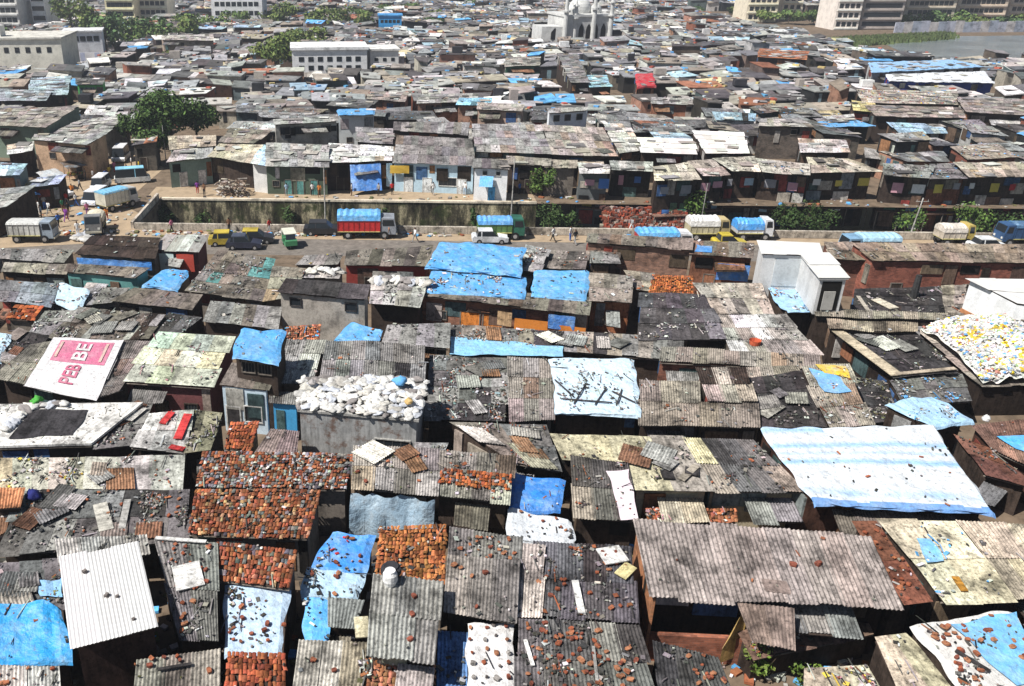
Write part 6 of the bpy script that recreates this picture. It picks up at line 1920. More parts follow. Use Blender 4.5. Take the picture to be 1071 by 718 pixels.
stall("market stall under a torn grey cover nearest the white lorry", at(12, 236), .4, (.30, .30, .29), ((.4, .1, .05), (.5, .4, .1), (.1, .25, .08)))
stall("market stall under a deep blue cover on the street's left side", at(30, 219), .5, (.06, .20, .48), ((.5, .3, .08), (.4, .35, .3), (.3, .05, .05)))
stall("market stall under an ochre cover on the street's left side", at(40, 210), .6, (.45, .32, .10), ((.15, .3, .08), (.5, .1, .06), (.6, .6, .55)))
stall("market stall under a white cover near the parked white car", at(56, 199), .7, (.55, .54, .52), ((.1, .1, .3), (.4, .1, .2), (.5, .5, .45)))
stall("market stall under a dark brown cover at the narrow part of the street", at(80, 188), .7, (.12, .09, .07), ((.5, .42, .1), (.3, .1, .05), (.2, .3, .1)))
for i, (x, y, s_, t_, where_) in enumerate(((22, 242, 'purple', 'black', "beside the grey-covered stall"), (36, 228, 'red', 'blue', "before the blue-covered stall"), (44, 229, 'pale blue', 'black', "right of the blue-covered stall"), (50, 213, 'yellow', 'grey', "by the ochre-covered stall"),
                                       (66, 222, 'green', 'brown', "in the open middle of the street"), (80, 216, 'white', 'blue', "left of the silver jeep"), (92, 226, 'pink', 'purple', "between the dark pickup and the jeep"), (112, 232, 'orange', 'red', "beside the bridge parapet"),
                                       (98, 190, 'grey', 'brown', "behind the white minivan"), (133, 184, 'black', 'blue', "behind the pale blue-roofed van"), (104, 180, 'white', 'green', "near the brown-covered stall"), (70, 232, 'purple', 'purple', "right of the white lorry"))):
    person(f"person in {s_} top, {t_} trousers, {where_}", at(x, y, .02), RNG.random() * 6.28, s_, t_, 'walk' if i % 2 else 'stand')

# ------------------------------------------------------------------ poles
def pole(label, p, h, lean=(0, 0), r=.09, arms=True, name="utility_pole", col=(.4, .38, .35)):
    root = empty(name, p, label, "pole")
    b = V(p)
    t = b + V((lean[0], lean[1], h))
    m = MB()
    m.tube(b, t, r, r * .7, col, 8)
    m.build("shaft", "concrete", root)
    if arms:
        m = MB()
        m.tube(t + V((-.7, 0, -.4)), t + V((.7, 0, -.4)), .04, .04, col, 5)
        for s in (-.6, 0, .6):
            m.tube(t + V((s, 0, -.38)), t + V((s, 0, -.2)), .035, .03, (.5, .48, .45), 5)
        m.build("crossarm", "weathered_wood", root)
    return root


pole("thin grey pole on the walkway in front of the dark green front", V((at(340, 211).x, cy1(-7) - .7, CB)), 8.2)
pole("slender pale pole at the right end of the blue-fronted houses", V((at(534, 212).x, cy1(15) - .8, CB)), 9.0)
pole("leaning pale pole standing in the canal at right", V((at(937, 236).x, 91.0, CB)), 7.2, (.8, .3), .10)
pole("thin pole before the pinkish brown canal-side roof", V((at(745, 235).x, 97.5, CB)), 7.2, (.1, 0), .07, arms=False)
pole("short pole beside the big dark tree at the canal's left end", at(174, 172), 5.5, arms=False, r=.07)
pole("black pipe chimney standing on the scrap-planked roof at right", K['A53']['R'].hit(955, 312, -.1), 2.1, r=.32, arms=False, name="pipe_chimney", col=(.05, .05, .05))

# ------------------------------------------------------------------ sacks, bundles and heaps
def sack_mesh(seed, s=(.5, .4, .32), col=WH, mat="sacking", name="sack"):
    rng = random.Random(seed)
    bm = bmesh.new()
    bmesh.ops.create_icosphere(bm, subdivisions=3, radius=1)
    for v in bm.verts:
        n = mnoise.noise(v.co * 1.3 + V((seed * 3.1, 0, 0)))
        n2 = mnoise.noise(v.co * 3.4 + V((0, seed * 2.1, 0)))
        n3 = mnoise.noise(v.co * 7 + V((seed, 0, seed)))
        v.co *= 1 + .40 * n + .22 * n2 + .12 * n3
        v.co.z = max(v.co.z, -.6)
        v.co = V((v.co.x * s[0], v.co.y * s[1], v.co.z * s[2] * .8 + s[2] * .5))
        if v.co.z > s[2] * 1.35:
            v.co.x *= .6
            v.co.y *= .6
            v.co.z += .1
    me = bpy.data.meshes.new(name)
    bm.to_mesh(me)
    bm.free()
    ca = me.color_attributes.new("col", 'FLOAT_COLOR', 'CORNER')
    ca.data.foreach_set("color", [*col, 1] * len(me.loops))
    me.uv_layers.new(name="uv")
    me.polygons.foreach_set("use_smooth", [True] * len(me.polygons))
    me.materials.append(MATS[mat])
    return me


SK = [sack_mesh(i, (.62, .38, .22), c) for i, c in enumerate((WH, (.60, .59, .56), (.56, .55, .52), (.46, .44, .40), (.62, .60, .54), (.48, .50, .54), (.24, .22, .21)))]
SKB = sack_mesh(9, (.6, .5, .5), (.12, .34, .62))
SKC = [sack_mesh(11, (.5, .4, .3), (.60, .42, .18)), sack_mesh(12, (.5, .4, .3), (.35, .33, .32))]


def put(me, loc, label, cat, group=None, rot=None, name=None, sc=1.0):
    o = bpy.data.objects.new(name or me.name.split('.')[0], me)
    COL.objects.link(o)
    o.location = loc
    o.rotation_euler = rot if rot is not None else (RNG.gauss(0, .15), RNG.gauss(0, .15), RNG.random() * 6.28)
    o.scale = (sc, sc, sc)
    return tag(o, label, cat, group)


rs = random.Random(4)
Rb = K['B11']['R']
for j in range(9):
    for i in range(23):
        u, v = (i + .5 + rs.uniform(-.4, .4)) / 23, (j + .5 + rs.uniform(-.4, .4)) / 9
        z = .10 + .28 * math.sin(math.pi * u) * math.sin(math.pi * (.15 + .7 * v)) * rs.uniform(.6, 1.1)
        put(rs.choice(SK), Rb.at(u, v, z), "bulging white sack in the heap on the corrugated-walled shack", "sack", "white sacks heaped on the corrugated-walled shack", name="sack", sc=rs.uniform(.4, .8))
put(SKB, Rb.at(.80, .3, .6), "bright blue bundle topping the white sacks on the corrugated-walled shack", "bundle", name="bundle", sc=.7)
put(SKC[0], Rb.at(.90, .72, .5), "ochre bundle at the right end of the white sack heap", "bundle", name="bundle", sc=.6)
put(SKC[1], Rb.at(.10, .35, .5), "grey bundle near the left end of the white sack heap", "bundle", name="bundle", sc=.6)
for (x0, y0, x1, y1, n, key, lab) in ((392, 293, 446, 296, 12, 'A28', "white sack along the back of the grey roof beside the blue plastic roofs"), (325, 284, 356, 285, 7, 'A25b', "white bundle stacked behind the grey concrete house")):
    for k in range(n):
        t = k / (n - 1)
        put(rs.choice(SK), K[key]['R'].hit(x0 + (x1 - x0) * t, y0 + (y1 - y0) * t + rs.uniform(-1, 4), .1), lab, "sack", lab.split(' in the')[0] + " group " + key if False else ("white sacks on the grey roof" if key == 'A28' else "white bundles behind the concrete house"), name="sack", sc=rs.uniform(.8, 1.2))
for k, (x, y) in enumerate(((83, 248), (90, 246), (86, 251), (95, 250), (79, 251), (91, 253))):
    put(rs.choice(SK), at(x, y, 0.05), "pale bundle in the heap at the foot of the street right of the white lorry", "bundle", "pale bundles at the foot of the street", name="bundle", sc=1.3)
for k in range(13):
    t = k / 12
    x, y = (6 + 26 * t * 2, 452 - 24 * t * 2) if t < .5 else (32 + 34 * (t - .5) * 2, 428 - 2 * (t - .5) * 2)
    put(rs.choice(SK), K['B1']['R'].hit(x, y, .16), "white bundle in the line along the rim of the white-rimmed roof", "bundle", "white bundles on the rim of the white-rimmed roof", name="bundle", sc=rs.uniform(.6, .9))
put(sack_mesh(21, (.5, .35, .4), (.08, .35, .06)), K['B1']['R'].hit(40, 425, .2), "small green bundle on the rim of the white-rimmed roof", "bundle", name="bundle", sc=.8)
put(sack_mesh(15, (.7, .5, .5), (.02, .025, .14)), K['B9']['R'].hit(36, 523, .1), "dark navy bundle beside the orange-brown roof corner at the left edge", "bundle", name="bundle", sc=.7)
put(sack_mesh(16, (.5, .5, .5), (.60, .10, .06)), at(765, 455, 1.6), "red plastic ball-shaped bundle in the gap left of the striped cover", "bundle", name="bundle", sc=1.0)
put(sack_mesh(18, (.4, .4, .4), (.6, .6, .58)), K['A61']['R'].hit(1030, 441, .1), "round grey-white bundle beside the plastic heap at right", "bundle", name="bundle", sc=.6)

# heap of plastic waste: a mound covered with pieces
hp = K['A58']['R']
base_pts = [(968, 348), (1012, 343), (1085, 345), (1085, 403), (1031, 402), (988, 384)]
mo = MB()
nx, ny = 26, 18
k0 = 0


def heap_z(u, v):
    return .15 + 1.9 * (max(0, math.sin(math.pi * min(1, max(0, u * .9 + .05))) * math.sin(math.pi * min(1, max(.0, v * .94 + .03))))) ** .6 + .35 * mnoise.noise(V((u * 7, v * 6, 2)))


for j in range(ny + 1):
    for i in range(nx + 1):
        u, v = i / nx, j / ny
        p = hp.at(u * .98 + .01, v * .98 + .01, max(.03, heap_z(u, v) - .08))
        mo.v.append(tuple(p))
for j in range(ny):
    for i in range(nx):
        a = j * (nx + 1) + i
        mo.f.append((a, a + nx + 1, a + nx + 2, a + 1))
        mo.c.append(jit((.66, .65, .6), .2, rs))
        mo.uv.append(None)
for _ in range(4200):
    u, v = rs.uniform(.02, .98), rs.uniform(.02, .98)
    p = hp.at(u, v, heap_z(u, v) + .04)
    t = rs.random()
    yel = mnoise.noise(V((u * 6, v * 5, 7)))
    c = jit((.64, .63, .60), .25, rs) if t < .74 else rs.choice(((.72, .52, .04), (.72, .55, .06), (.15, .35, .65), (.3, .45, .2), (.45, .2, .15), (.1, .1, .1), (.55, .62, .66)))
    if yel > .34 and rs.random() < .45:
        c = (.58, .43, .06)
    s = rs.uniform(.07, .27)
    M = Matrix.Rotation(rs.random() * 6.28, 3, 'Z') @ Matrix.Rotation(rs.gauss(0, .5), 3, 'X') @ Matrix.Rotation(rs.gauss(0, .5), 3, 'Y')
    mo.box(p, (s * rs.uniform(.7, 1.6), s, s * rs.uniform(.3, .7)), jit(c, .12, rs), M=M, top=.7)
tag(mo.build("plastic_heap", "litter"), "big mound of white plastic waste with yellow and blue pieces at the right edge", kind="stuff")

# ------------------------------------------------------------------ banner with its lettering
Rn = K['A17']['R']
m = MB()


def panel(m, u0, u1, v0, v1, dz, col, n=8):
    for j in range(n):
        for i in range(n):
            a0, a1 = u0 + (u1 - u0) * i / n, u0 + (u1 - u0) * (i + 1) / n
            b0, b1 = v0 + (v1 - v0) * j / n, v0 + (v1 - v0) * (j + 1) / n
            z = lambda u, v: dz + .05 * mnoise.noise(V((u * 5, v * 5, 1)))
            m.face([Rn.at(a0, b0, z(a0, b0)), Rn.at(a0, b1, z(a0, b1)), Rn.at(a1, b1, z(a1, b1)), Rn.at(a1, b0, z(a1, b0))], col)


panel(m, -.01, 1.01, -.01, 1.02, .13, (.70, .68, .68), 14)
BN = m.build("banner", "clean_tarpaulin", None, Rn.at(.5, .5))
tag(BN, "large white banner with a pink block and stacked letters laid over a roof", "banner")
m = MB()
panel(m, .12, .90, .05, .47, .15, (.58, .15, .26), 10)
pk = m.build("pink_block", "clean_tarpaulin", None, BN.location.copy())
pk.location = (0, 0, 0)
pk.parent = BN


def roof_text(txt, R, u0, v0, du, dv, dz, col, parent, name="lettering"):
    """letters on the roof plane: text origin at (u0,v0); text runs along dv (towards the back) and stands along du"""
    cu = bpy.data.curves.new("t", 'FONT')
    cu.body = txt
    cu.size = 1
    cu.offset = .02
    o = bpy.data.objects.new("t", cu)
    COL.objects.link(o)
    dg = bpy.context.evaluated_depsgraph_get()
    me = bpy.data.meshes.new_from_object(o.evaluated_get(dg))
    COL.objects.unlink(o)
    bpy.data.objects.remove(o)
    mbb = MB()
    w_ = max(v.co.x for v in me.vertices)
    for p in me.polygons:
        pts = []
        for vi in p.vertices:
            c = me.vertices[vi].co
            u = u0 + du * c.y
            v = v0 + dv * c.x / w_
            pts.append(R.at(u, v, dz + .05 * mnoise.noise(V((u * 5, v * 5, 1)))))
        mbb.face(pts, col)
    q = mbb.build(name, "clean_tarpaulin", None, parent.location.copy())
    q.location = (0, 0, 0)
    q.parent = parent
    return q


# text reads upward (front to back), its tops pointing left
roof_text("PEB", Rn, .60, .87, -.28, -.36, .19, (.55, .10, .20), BN)
roof_text("BE", Rn, .60, .44, -.28, -.34, .21, (.70, .66, .66), BN)
m = MB()
panel(m, .80, .84, .09, .43, .20, (.62, .42, .36), 6)
q = m.build("printed_stripe", "clean_tarpaulin", None, BN.location.copy())
q.location = (0, 0, 0)
q.parent = BN
m = MB()
panel(m, .15, .19, .09, .40, .20, (.62, .42, .36), 6)
q = m.build("printed_stripe", "clean_tarpaulin", None, BN.location.copy())
q.location = (0, 0, 0)
q.parent = BN


# ------------------------------------------------------------------ sheets, boards and cloths lying or hanging about
def on_sheet(label, key, quad, col, name="plastic_sheet", cat="plastic sheet", mat="tarpaulin", lift=.14, amp=.05, hang=0, stripes=None, step=.3):
    R = K[key]['R']
    P = [R.hit(x, y, 0) for x, y in quad]
    m = MB()
    drape(m, Roof(P), col, random.Random(len(label)), step=step, seed=len(label) * .7, lift=lift, amp=amp, hang=hang, stripes=stripes)
    o = m.build(name, mat, None, P[0].lerp(P[2], .5))
    return tag(o, label, cat)


on_sheet("long narrow light blue plastic sheet along the front of the scrap-strewn roof", 'A33', Q(472, 354, 588, 365, 589, 375, 470, 373), (.25, .55, .78))
on_sheet("pale blue plastic corner on the cream roof right of the very large corrugated one", 'C2b', Q(957, 567, 972, 566, 986, 590, 968, 592), (.2, .5, .8))
on_sheet("blue plastic patch strewn with bricks on the white roof in the bottom right corner", 'C3', Q(992, 656, 1062, 643, 1100, 712, 1062, 722), (.16, .46, .78), lift=.17, amp=.03)
on_sheet("yellow plastic strip at the top of the narrow plank roof", 'A41', Q(852, 383, 884, 385, 889, 398, 862, 392), (.72, .50, .05))
on_sheet("blue plastic strip just below the yellow strip on the narrow plank roof", 'A41', Q(846, 386, 880, 396, 890, 412, 862, 412), (.16, .42, .75))
on_sheet("bright blue sheet on the brown boarded shed at the right edge", 'A61', Q(1042, 458, 1085, 456, 1100, 488, 1062, 470), (.08, .42, .82))
on_sheet("square of black grit spread on the white-rimmed roof", 'B1', Q(31, 432, 94, 431, 74, 459, 10, 462), (.045, .042, .045), name="grit_bed", cat="grit bed", mat="asbestos_sheet", lift=.19, amp=.03)
on_sheet("crumpled bright blue plastic on the scrap left of the white tin roof", 'C24', Q(38, 612, 64, 611, 66, 628, 42, 628), (.25, .50, .78), amp=.12)
R_ = K['B13']['R']
Rt = Roof([R_.hit(x, y, .09) for x, y in Q(461, 492, 536, 499, 534, 517, 458, 508)])
mt_ = MB()
tiles(mt_, Rt, OR, random.Random(6), miss=.16, alt=(RU, DG), altp=.25)
tag(mt_.build("tile_band", "clay_tile", None, Rt.at(.5, .5)), "band of orange-red clay tiles across the lower half of a grey roof", "tile patch")
on_sheet("pale pink cloth draped over the small black tarred roof", 'B19', Q(634, 495, 657, 494, 667, 545, 650, 546), (.68, .58, .62), name="cloth", cat="cloth", mat="cloth", amp=.08)
on_sheet("blue cloth hung at the eave of the brown-roofed shack by the road", 'A49', Q(727, 258, 745, 259, 744, 266, 726, 265), (.06, .25, .6))
on_sheet("dark skylight sheet set in the very large corrugated roof", 'C1', Q(797, 606, 822, 610, 826, 625, 800, 621), (.22, .17, .15), name="patch_sheet", cat="patch sheet", mat="asbestos_sheet", lift=.10, amp=.0)


def hung(label, A, B, h, col, mat="tarpaulin", name="hanging_sheet", cat="hanging sheet", bulge=.25, seed=1.0, out=None, slant=0.0, group=None):
    """cloth hanging from the line A-B down by h"""
    m = MB()
    n, k = max(3, int((B - A).length / .35)), 6
    d = (B - A).normalized()
    o_ = out or V((d.y, -d.x, 0)).normalized()
    for j in range(k + 1):
        for i in range(n + 1):
            p = A.lerp(B, i / n)
            p.z -= h * j / k * (1 + .06 * mnoise.noise(V((i * .7, seed, 0))))
            p += o_ * (bulge * mnoise.noise(V((i * .6 + seed, j * .25, seed))) + slant * j / k + .02)
            m.v.append(tuple(p))
    for j in range(k):
        for i in range(n):
            a = j * (n + 1) + i
            m.f.append((a, a + n + 1, a + n + 2, a + 1))
            m.c.append(col)
            m.uv.append(None)
    o = m.build(name, mat, None, A.lerp(B, .5), smooth=True)
    return tag(o, label, cat, group)


def front_line(key, x0, x1, dz=-.25, dy=-.06):
    R = K[key]['R']
    def f(x):
        lo_, hi = -.2, 1.2
        for _ in range(30):
            mid = (lo_ + hi) / 2
            if px(R.at(mid, 1))[0] < x:
                lo_ = mid
            else:
                hi = mid
        p = R.at(lo_, 1, dz)
        p.y += dy
        return p
    return f(x0), f(x1)


a, b = front_line('B12', 367, 455)
hung("blue-grey rumpled sheet hanging below the grey corrugated roof's eave", a, b, 2.3, (.30, .42, .52), bulge=.5, seed=2.2, slant=.6, mat="clean_tarpaulin")
a, b = front_line('M6', 366, 398)
hung("deep blue plastic hanging under the white debris-scattered roof by the walkway", a, b, 3.0, (.06, .22, .60), bulge=.4, seed=3.3, slant=1.6)
a, b = front_line('M6', 404, 410)
hung("narrow pale blue sheet beside the deep blue hanging plastic", a, b, 3.0, (.42, .62, .75), bulge=.1, seed=4.3)
a, b = front_line('M1', 408, 428)
hung("ochre cloth hanging at the left end of the pale blue front", a, b, 1.0, (.55, .36, .06), bulge=.1, seed=5.3, mat="cloth")
a, b = front_line('M4', 503, 517, -1.0, .25)
hung("bright blue awning over the door of the narrow white house", a, b, 1.1, (.10, .42, .80), bulge=.1, seed=6.3, slant=1.0, name="awning", cat="awning")
a, b = front_line('A49', 752, 786)
hung("wide blue plastic hanging on the shaded front near the tall white cabin", a + V((0, 0, -.4)), b + V((0, 0, -.4)), 1.5, (.05, .24, .70), bulge=.12, seed=7.1)
a, b = front_line('A32', 574, 602)
hung("blue plastic hanging at the right end of the orange doors", a, b, 1.2, (.06, .20, .55), bulge=.15, seed=8.1)
a, b = front_line('A32', 521, 536, -.5)
hung("cream board hanging between the orange doors", a, b, 1.2, (.62, .42, .24), bulge=.02, seed=8.9, mat="weathered_wood", name="board", cat="board")
a, b = front_line('A32', 539, 574, -.9)
hung("wide bright orange cloth screen right of the cream board", a, b, 1.6, (.62, .22, .045), bulge=.04, seed=9.9, mat="cloth", name="cloth_screen", cat="screen")
a, b = front_line('A32', 586, 614, -1.1)
hung("bright orange cloth screen at the right end below the blue plastic", a, b, 1.4, (.62, .22, .045), bulge=.04, seed=10.9, mat="cloth", name="cloth_screen", cat="screen")
a, b = front_line('A3', 80, 158)
hung("blue plastic fringe under the front eave of the dark double-pitched roof", a, b, .8, (.06, .25, .66), bulge=.15, seed=11.9)
a, b = front_line('A4', 166, 181)
hung("white and pale teal cloth on the front of the small tin-roofed shack by the road", a, b, 1.7, (.6, .72, .70), bulge=.05, seed=12.9, mat="cloth")
a, b = front_line('A4', 184, 202)
hung("faded red cloth on the front of the small tin-roofed shack by the road", a, b, 1.7, (.42, .07, .05), bulge=.05, seed=13.9, mat="cloth")

# washing along the canal dwellings
wcols = [('white', (.72, .72, .70)), ('red', (.45, .05, .05)), ('blue', (.08, .2, .5)), ('green', (.08, .28, .18)), ('pale blue', (.4, .55, .66)), ('pink', (.55, .3, .35)), ('yellow', (.6, .48, .1)), ('grey', (.3, .3, .32))]
wash_n = 0
wr = random.Random(12)
for key, base_txt in (('M18', "cream roof above dark red boards"), ('M18b', "pinkish brown roof with a pole"), ('M19b', "ragged white roof by the plants"), ('M19c', "low grey roof over red rubble"), ('M20', "cream roof over painted panels"),
                      ('M20b', "cluttered roof with the jutting eave"), ('M20c', "long light brown roof"), ('M21', "small roof near the leaning pole"), ('M21b', "light brown roof at the right edge"), ('M21c', "scrap-covered dark roof")):
    A, B, out = K[key]['wall']
    L = (B - A).length
    for tier, (z, n) in enumerate(((2.6, max(2, int(L / 2.2))), (-.2, max(2, int(L / 2.0))))):
        used = {}
        for k in range(n):
            cn, cc_ = wr.choice(wcols)
            u = (k + wr.uniform(.15, .45)) / n
            w_ = wr.uniform(.6, 1.4)
            a = A + (B - A) * u + out * .22
            b = a + (B - A).normalized() * w_
            a.z = b.z = z + wr.uniform(-.15, .2)
            hung(f"{cn} washing hung on the {'upper' if tier == 0 else 'lower'} storey below the {base_txt}", a, b, wr.uniform(.6, 1.3), cc_, "cloth", "washing", "washing", .08, wr.random() * 30, group=f"{cn} washing below the {base_txt}, {'upper' if tier == 0 else 'lower'} storey")
    # a lean-to shelf between the storeys
    m = MB()
    m.hexa([A + V((0, 0, -.9)) + out * 1.0, B + V((0, 0, -.9)) + out * 1.0, B + V((0, 0, -.9)), A + V((0, 0, -.9))], [A + V((0, 0, -.8)) + out * 1.0, B + V((0, 0, -.8)) + out * 1.0, B + V((0, 0, -.75)), A + V((0, 0, -.75))], (.2, .12, .09))
    root = K[key]['root']
    m.build("ledge", "weathered_wood", root)
    for k in range(int(L / 2) + 1):
        p = A.lerp(B, k / max(1, int(L / 2))) + out * .9
        m = MB()
        m.tube(V((p.x, p.y, CB)), V((p.x, p.y, -.9)), .07, .07, BR, 5)
        m.build("stilt", "weathered_wood", root)
    # boards, doors and cloth over the storeys; near-black panels paint in shaded openings
    dn = (B - A).normalized()
    for z0, z1 in ((-.6, 1.1), (1.2, 2.6), (-3.2, -1.3)):
        x = wr.uniform(0, .6)
        while x < L - .5:
            w_ = wr.uniform(.7, 1.9)
            if wr.random() < .62:
                m = MB()
                zz = z0 + wr.uniform(0, .3)
                opening(m, A + dn * x, A + dn * min(L, x + w_), zz, zz + wr.uniform(.8, z1 - z0), out, wr.choice(((.03, .025, .02), (.02, .02, .02), (.09, .15, .14), (.30, .06, .05), (.07, .14, .3), (.4, .36, .3), (.5, .48, .44), (.16, .10, .07), (.22, .26, .28), (.12, .2, .12))), wr.uniform(.05, .16))
                m.build("wall_panel", "weathered_wood", root)
            x += w_ + wr.uniform(0, .4)

# plants and bushes along the canal
pl_ = [("bushy bright green plant at the right end of the walkway", 566, 200, 4.2, 1.9, 1, 900), ("dark green bush hanging over the canal below the walkway's end", 575, 222, 3.0, 2.4, 0, 900), ("dark bush in the canal left of the black opening", 598, 232, 2.4, 1.8, 0, 500),
       ("bright climbing plant below the cream canal-side roof", 729, 216, 4.0, 1.7, 1, 800), ("tall weed clump below the painted wall panels", 822, 218, 2.6, 1.6, 0, 500), ("wide green weeds under the long light brown roof", 860, 222, 2.4, 2.8, 0, 800),
       ("green weeds beneath the jutting eave", 835, 226, 2.2, 2.2, 0, 600), ("olive weeds at the foot of the leaning pole", 952, 222, 2.4, 2.0, 1, 500), ("bright weeds left of the dark blue truck", 1022, 222, 2.2, 2.6, 1, 700), ("weeds in the canal near the right edge", 1056, 226, 2.0, 2.0, 0, 500),
       ("dark moss-green shrub against the canal wall, left part", 214, 228, 2.2, 1.4, 0, 400), ("creeper on the canal wall left of the thin grey pole", 303, 226, 2.4, 1.2, 0, 400), ("creeper on the canal wall behind the red truck", 402, 226, 2.2, 1.0, 0, 350), ("dark stem shrub against the canal wall, behind the green truck", 494, 228, 2.6, .8, 0, 300),
       ("small green shrub at the very left end of the canal", 168, 226, 2.4, 1.6, 0, 400)]
gcols = (((.03, .055, .015), (.05, .085, .025)), ((.10, .16, .035), (.07, .12, .03)))
for i, (lab, x, y, h_, r_, c_, n_) in enumerate(pl_):
    p = at(x, y, 0)
    yy = cy1(p.x) - .9 - (r_ * .3)
    d = ray(x, y)
    q = CAM + d * (yy / d.y)
    zz = CB if i not in (0,) else 0
    if i == 0:
        q = at(x, 206, 0)
    plant(lab, (q.x, q.y, zz), (q.z - CB + h_ * .5) if i else h_, r_, n_, .3, gcols[c_], seed=40 + i)
plant("small green plants in the dark gap below the very large corrugated roof", at(795, 706, .4), 1.7, 1.0, 500, .16, ((.12, .20, .03), (.2, .26, .06)), seed=80)
plant("low green plant by the mound of litter at the bottom edge", at(842, 716, .4), 1.2, .7, 260, .14, ((.12, .20, .03), (.16, .22, .05)), seed=81)

# firewood heap, red rubble bank
m = MB()
for _ in range(160):
    p = at(rs.uniform(228, 258), rs.uniform(199, 206), 0)
    m.box(p + V((0, 0, rs.uniform(.1, 1.6))), (rs.uniform(.6, 1.3), .12, .12), jit(rs.choice(((.45, .36, .28), (.6, .55, .48), (.2, .14, .1))), .2, rs), rs.random() * 3)
tag(m.build("firewood", "weathered_wood"), "heap of split firewood under the yellowish grey roof by the walkway", kind="stuff")
m = MB()
for _ in range(1300):
    x = rs.uniform(630, 716)
    t = rs.random()
    p = at(x, 0, 0) if False else None
    X = at(x, 215).x + rs.uniform(-.3, .3)
    p = V((X, cy1(X) - .6 - 2.2 * t, CB + 3.0 * (1 - t) + rs.uniform(0, .25)))
    s = rs.uniform(.15, .5)
    m.box(p, (s * 1.5, s, s * .7), jit(rs.choice(((.30, .07, .04), (.24, .08, .05), (.12, .06, .05), (.34, .28, .24))), .3, rs), rs.random() * 3)
tag(m.build("rubble_bank", "litter"), "bank of dark red rubble sloping from the huts into the canal", kind="stuff")


# boards and loose sheets, each on a named roof
def plank(label, key, x0, y0, x1, y1, w_=.22, col=LG, lift=.16, name="plank", cat="plank", t=.05, group=None):
    R = K[key]['R']
    a, b = R.hit(x0, y0, lift), R.hit(x1, y1, lift)
    d = (b - a).normalized()
    s = V((-d.y, d.x, 0)).normalized() * w_ / 2
    m = MB()
    up = V((0, 0, t))
    m.hexa([a - s, b - s, b + s, a + s], [p + up for p in (a - s, b - s, b + s, a + s)], col)
    return tag(m.build(name, "weathered_wood", None, a.lerp(b, .5)), label, cat, group)


plank("white strip lying on the purple-black sheet roof", 'C9', 601, 611, 608, 645, .3, WH)
plank("long thin pale stick on the dark brick-scattered roof, left part", 'C8', 549, 673, 557, 700, .16, WH)
plank("pale stick on the dark brick-scattered roof, right part", 'C8', 620, 680, 624, 716, .12, LG)
plank("wide white sheet strip on the narrow brick-dotted roof, left one", 'C21', 189, 595, 194, 620, .75, WH, name="loose_sheet", cat="sheet")
plank("wide white sheet strip on the narrow brick-dotted roof, right one", 'C21', 201, 592, 207, 617, .65, WH, name="loose_sheet", cat="sheet")
plank("white batten along the top of the narrow brick-dotted roof", 'C21', 163, 566, 216, 570, .2, WH)
plank("dark pole lying across the ribbed roof at the bottom left", 'C26', 166, 704, 201, 698, .14, DK)
plank("pale beam along the left side of the black tarred roof", 'A57', 874, 348, 938, 396, .9, (.55, .47, .34), lift=.2)
plank("pale beam along the front of the black tarred roof", 'A57', 936, 395, 998, 389, .35, (.5, .42, .32), lift=.24)
plank("pale plank on the scrap-planked roof, longest one", 'A53', 915, 315, 935, 325, .9, (.55, .5, .4))
plank("narrow plank left of the longest plank on the scrap-planked roof", 'A53', 897, 312, 908, 328, .3, (.42, .38, .32))
plank("white strip across the white brick-strewn roof in the bottom right corner", 'C3', 998, 684, 1034, 706, .18, DK)
plank("black skylight panel in the cream roof, left of the pair", 'A63b', 691, 498, 704, 499, .8, DK, name="loose_sheet", cat="sheet", lift=.12)
plank("black torn patch in the cream roof, right of the pair", 'A63b', 716, 494, 731, 497, .7, DK, name="loose_sheet", cat="sheet", lift=.12)
plank("weathered plank lying on the cream roof between its dark patches", 'A63b', 712, 505, 728, 490, .4, BE)
plank("grey board across the dark stony roof at the left", 'B9', 105, 530, 112, 558, .7, (.5, .48, .42), name="loose_sheet", cat="sheet")
plank("second thinner board on the dark stony roof at the left", 'B9', 134, 526, 128, 556, .35, LG)
plank("red strip on the sheeted roof edged in red, left one", 'B3', 170, 446, 180, 434, .45, (.5, .05, .05), name="loose_sheet", cat="strip")
plank("red strip on the sheeted roof edged in red, right one", 'B3', 186, 462, 197, 436, .5, (.5, .05, .05), name="loose_sheet", cat="strip")
plank("red strip along the lower right corner of the red-edged roof", 'B3', 178, 470, 193, 473, .4, (.5, .05, .05), name="loose_sheet", cat="strip")
plank("rust-brown streaked strip on the bright white lower sheet", 'C2b', 998, 606, 1008, 621, .3, (.45, .22, .04), lift=.12, name="loose_sheet", cat="strip")
plank("cream board lying at the corner of the grey corrugated pot roof", 'C16d', 371, 660, 386, 659, 1.2, (.70, .64, .44), name="loose_sheet", cat="sheet")
plank("white sheet lying in the gap left of the very large corrugated roof", 'C9', 628, 586, 652, 582, 1.1, WH, name="loose_sheet", cat="sheet")
plank("yellowish board below the white sheet on the purple-black roof", 'C9', 648, 597, 660, 604, 1.0, (.66, .58, .3), name="loose_sheet", cat="sheet")
for k, (x0, y0, x1, y1) in enumerate(((588, 420, 640, 424), (600, 425, 612, 405), (622, 426, 634, 408), (645, 425, 650, 410), (580, 400, 600, 418), (640, 412, 664, 424))):
    plank("black branch laid over the pale blue plastic cover", 'A38', x0, y0, x1, y1, .07, DK, name="branch", cat="branch", t=.06, group="black branches on the pale blue plastic cover")

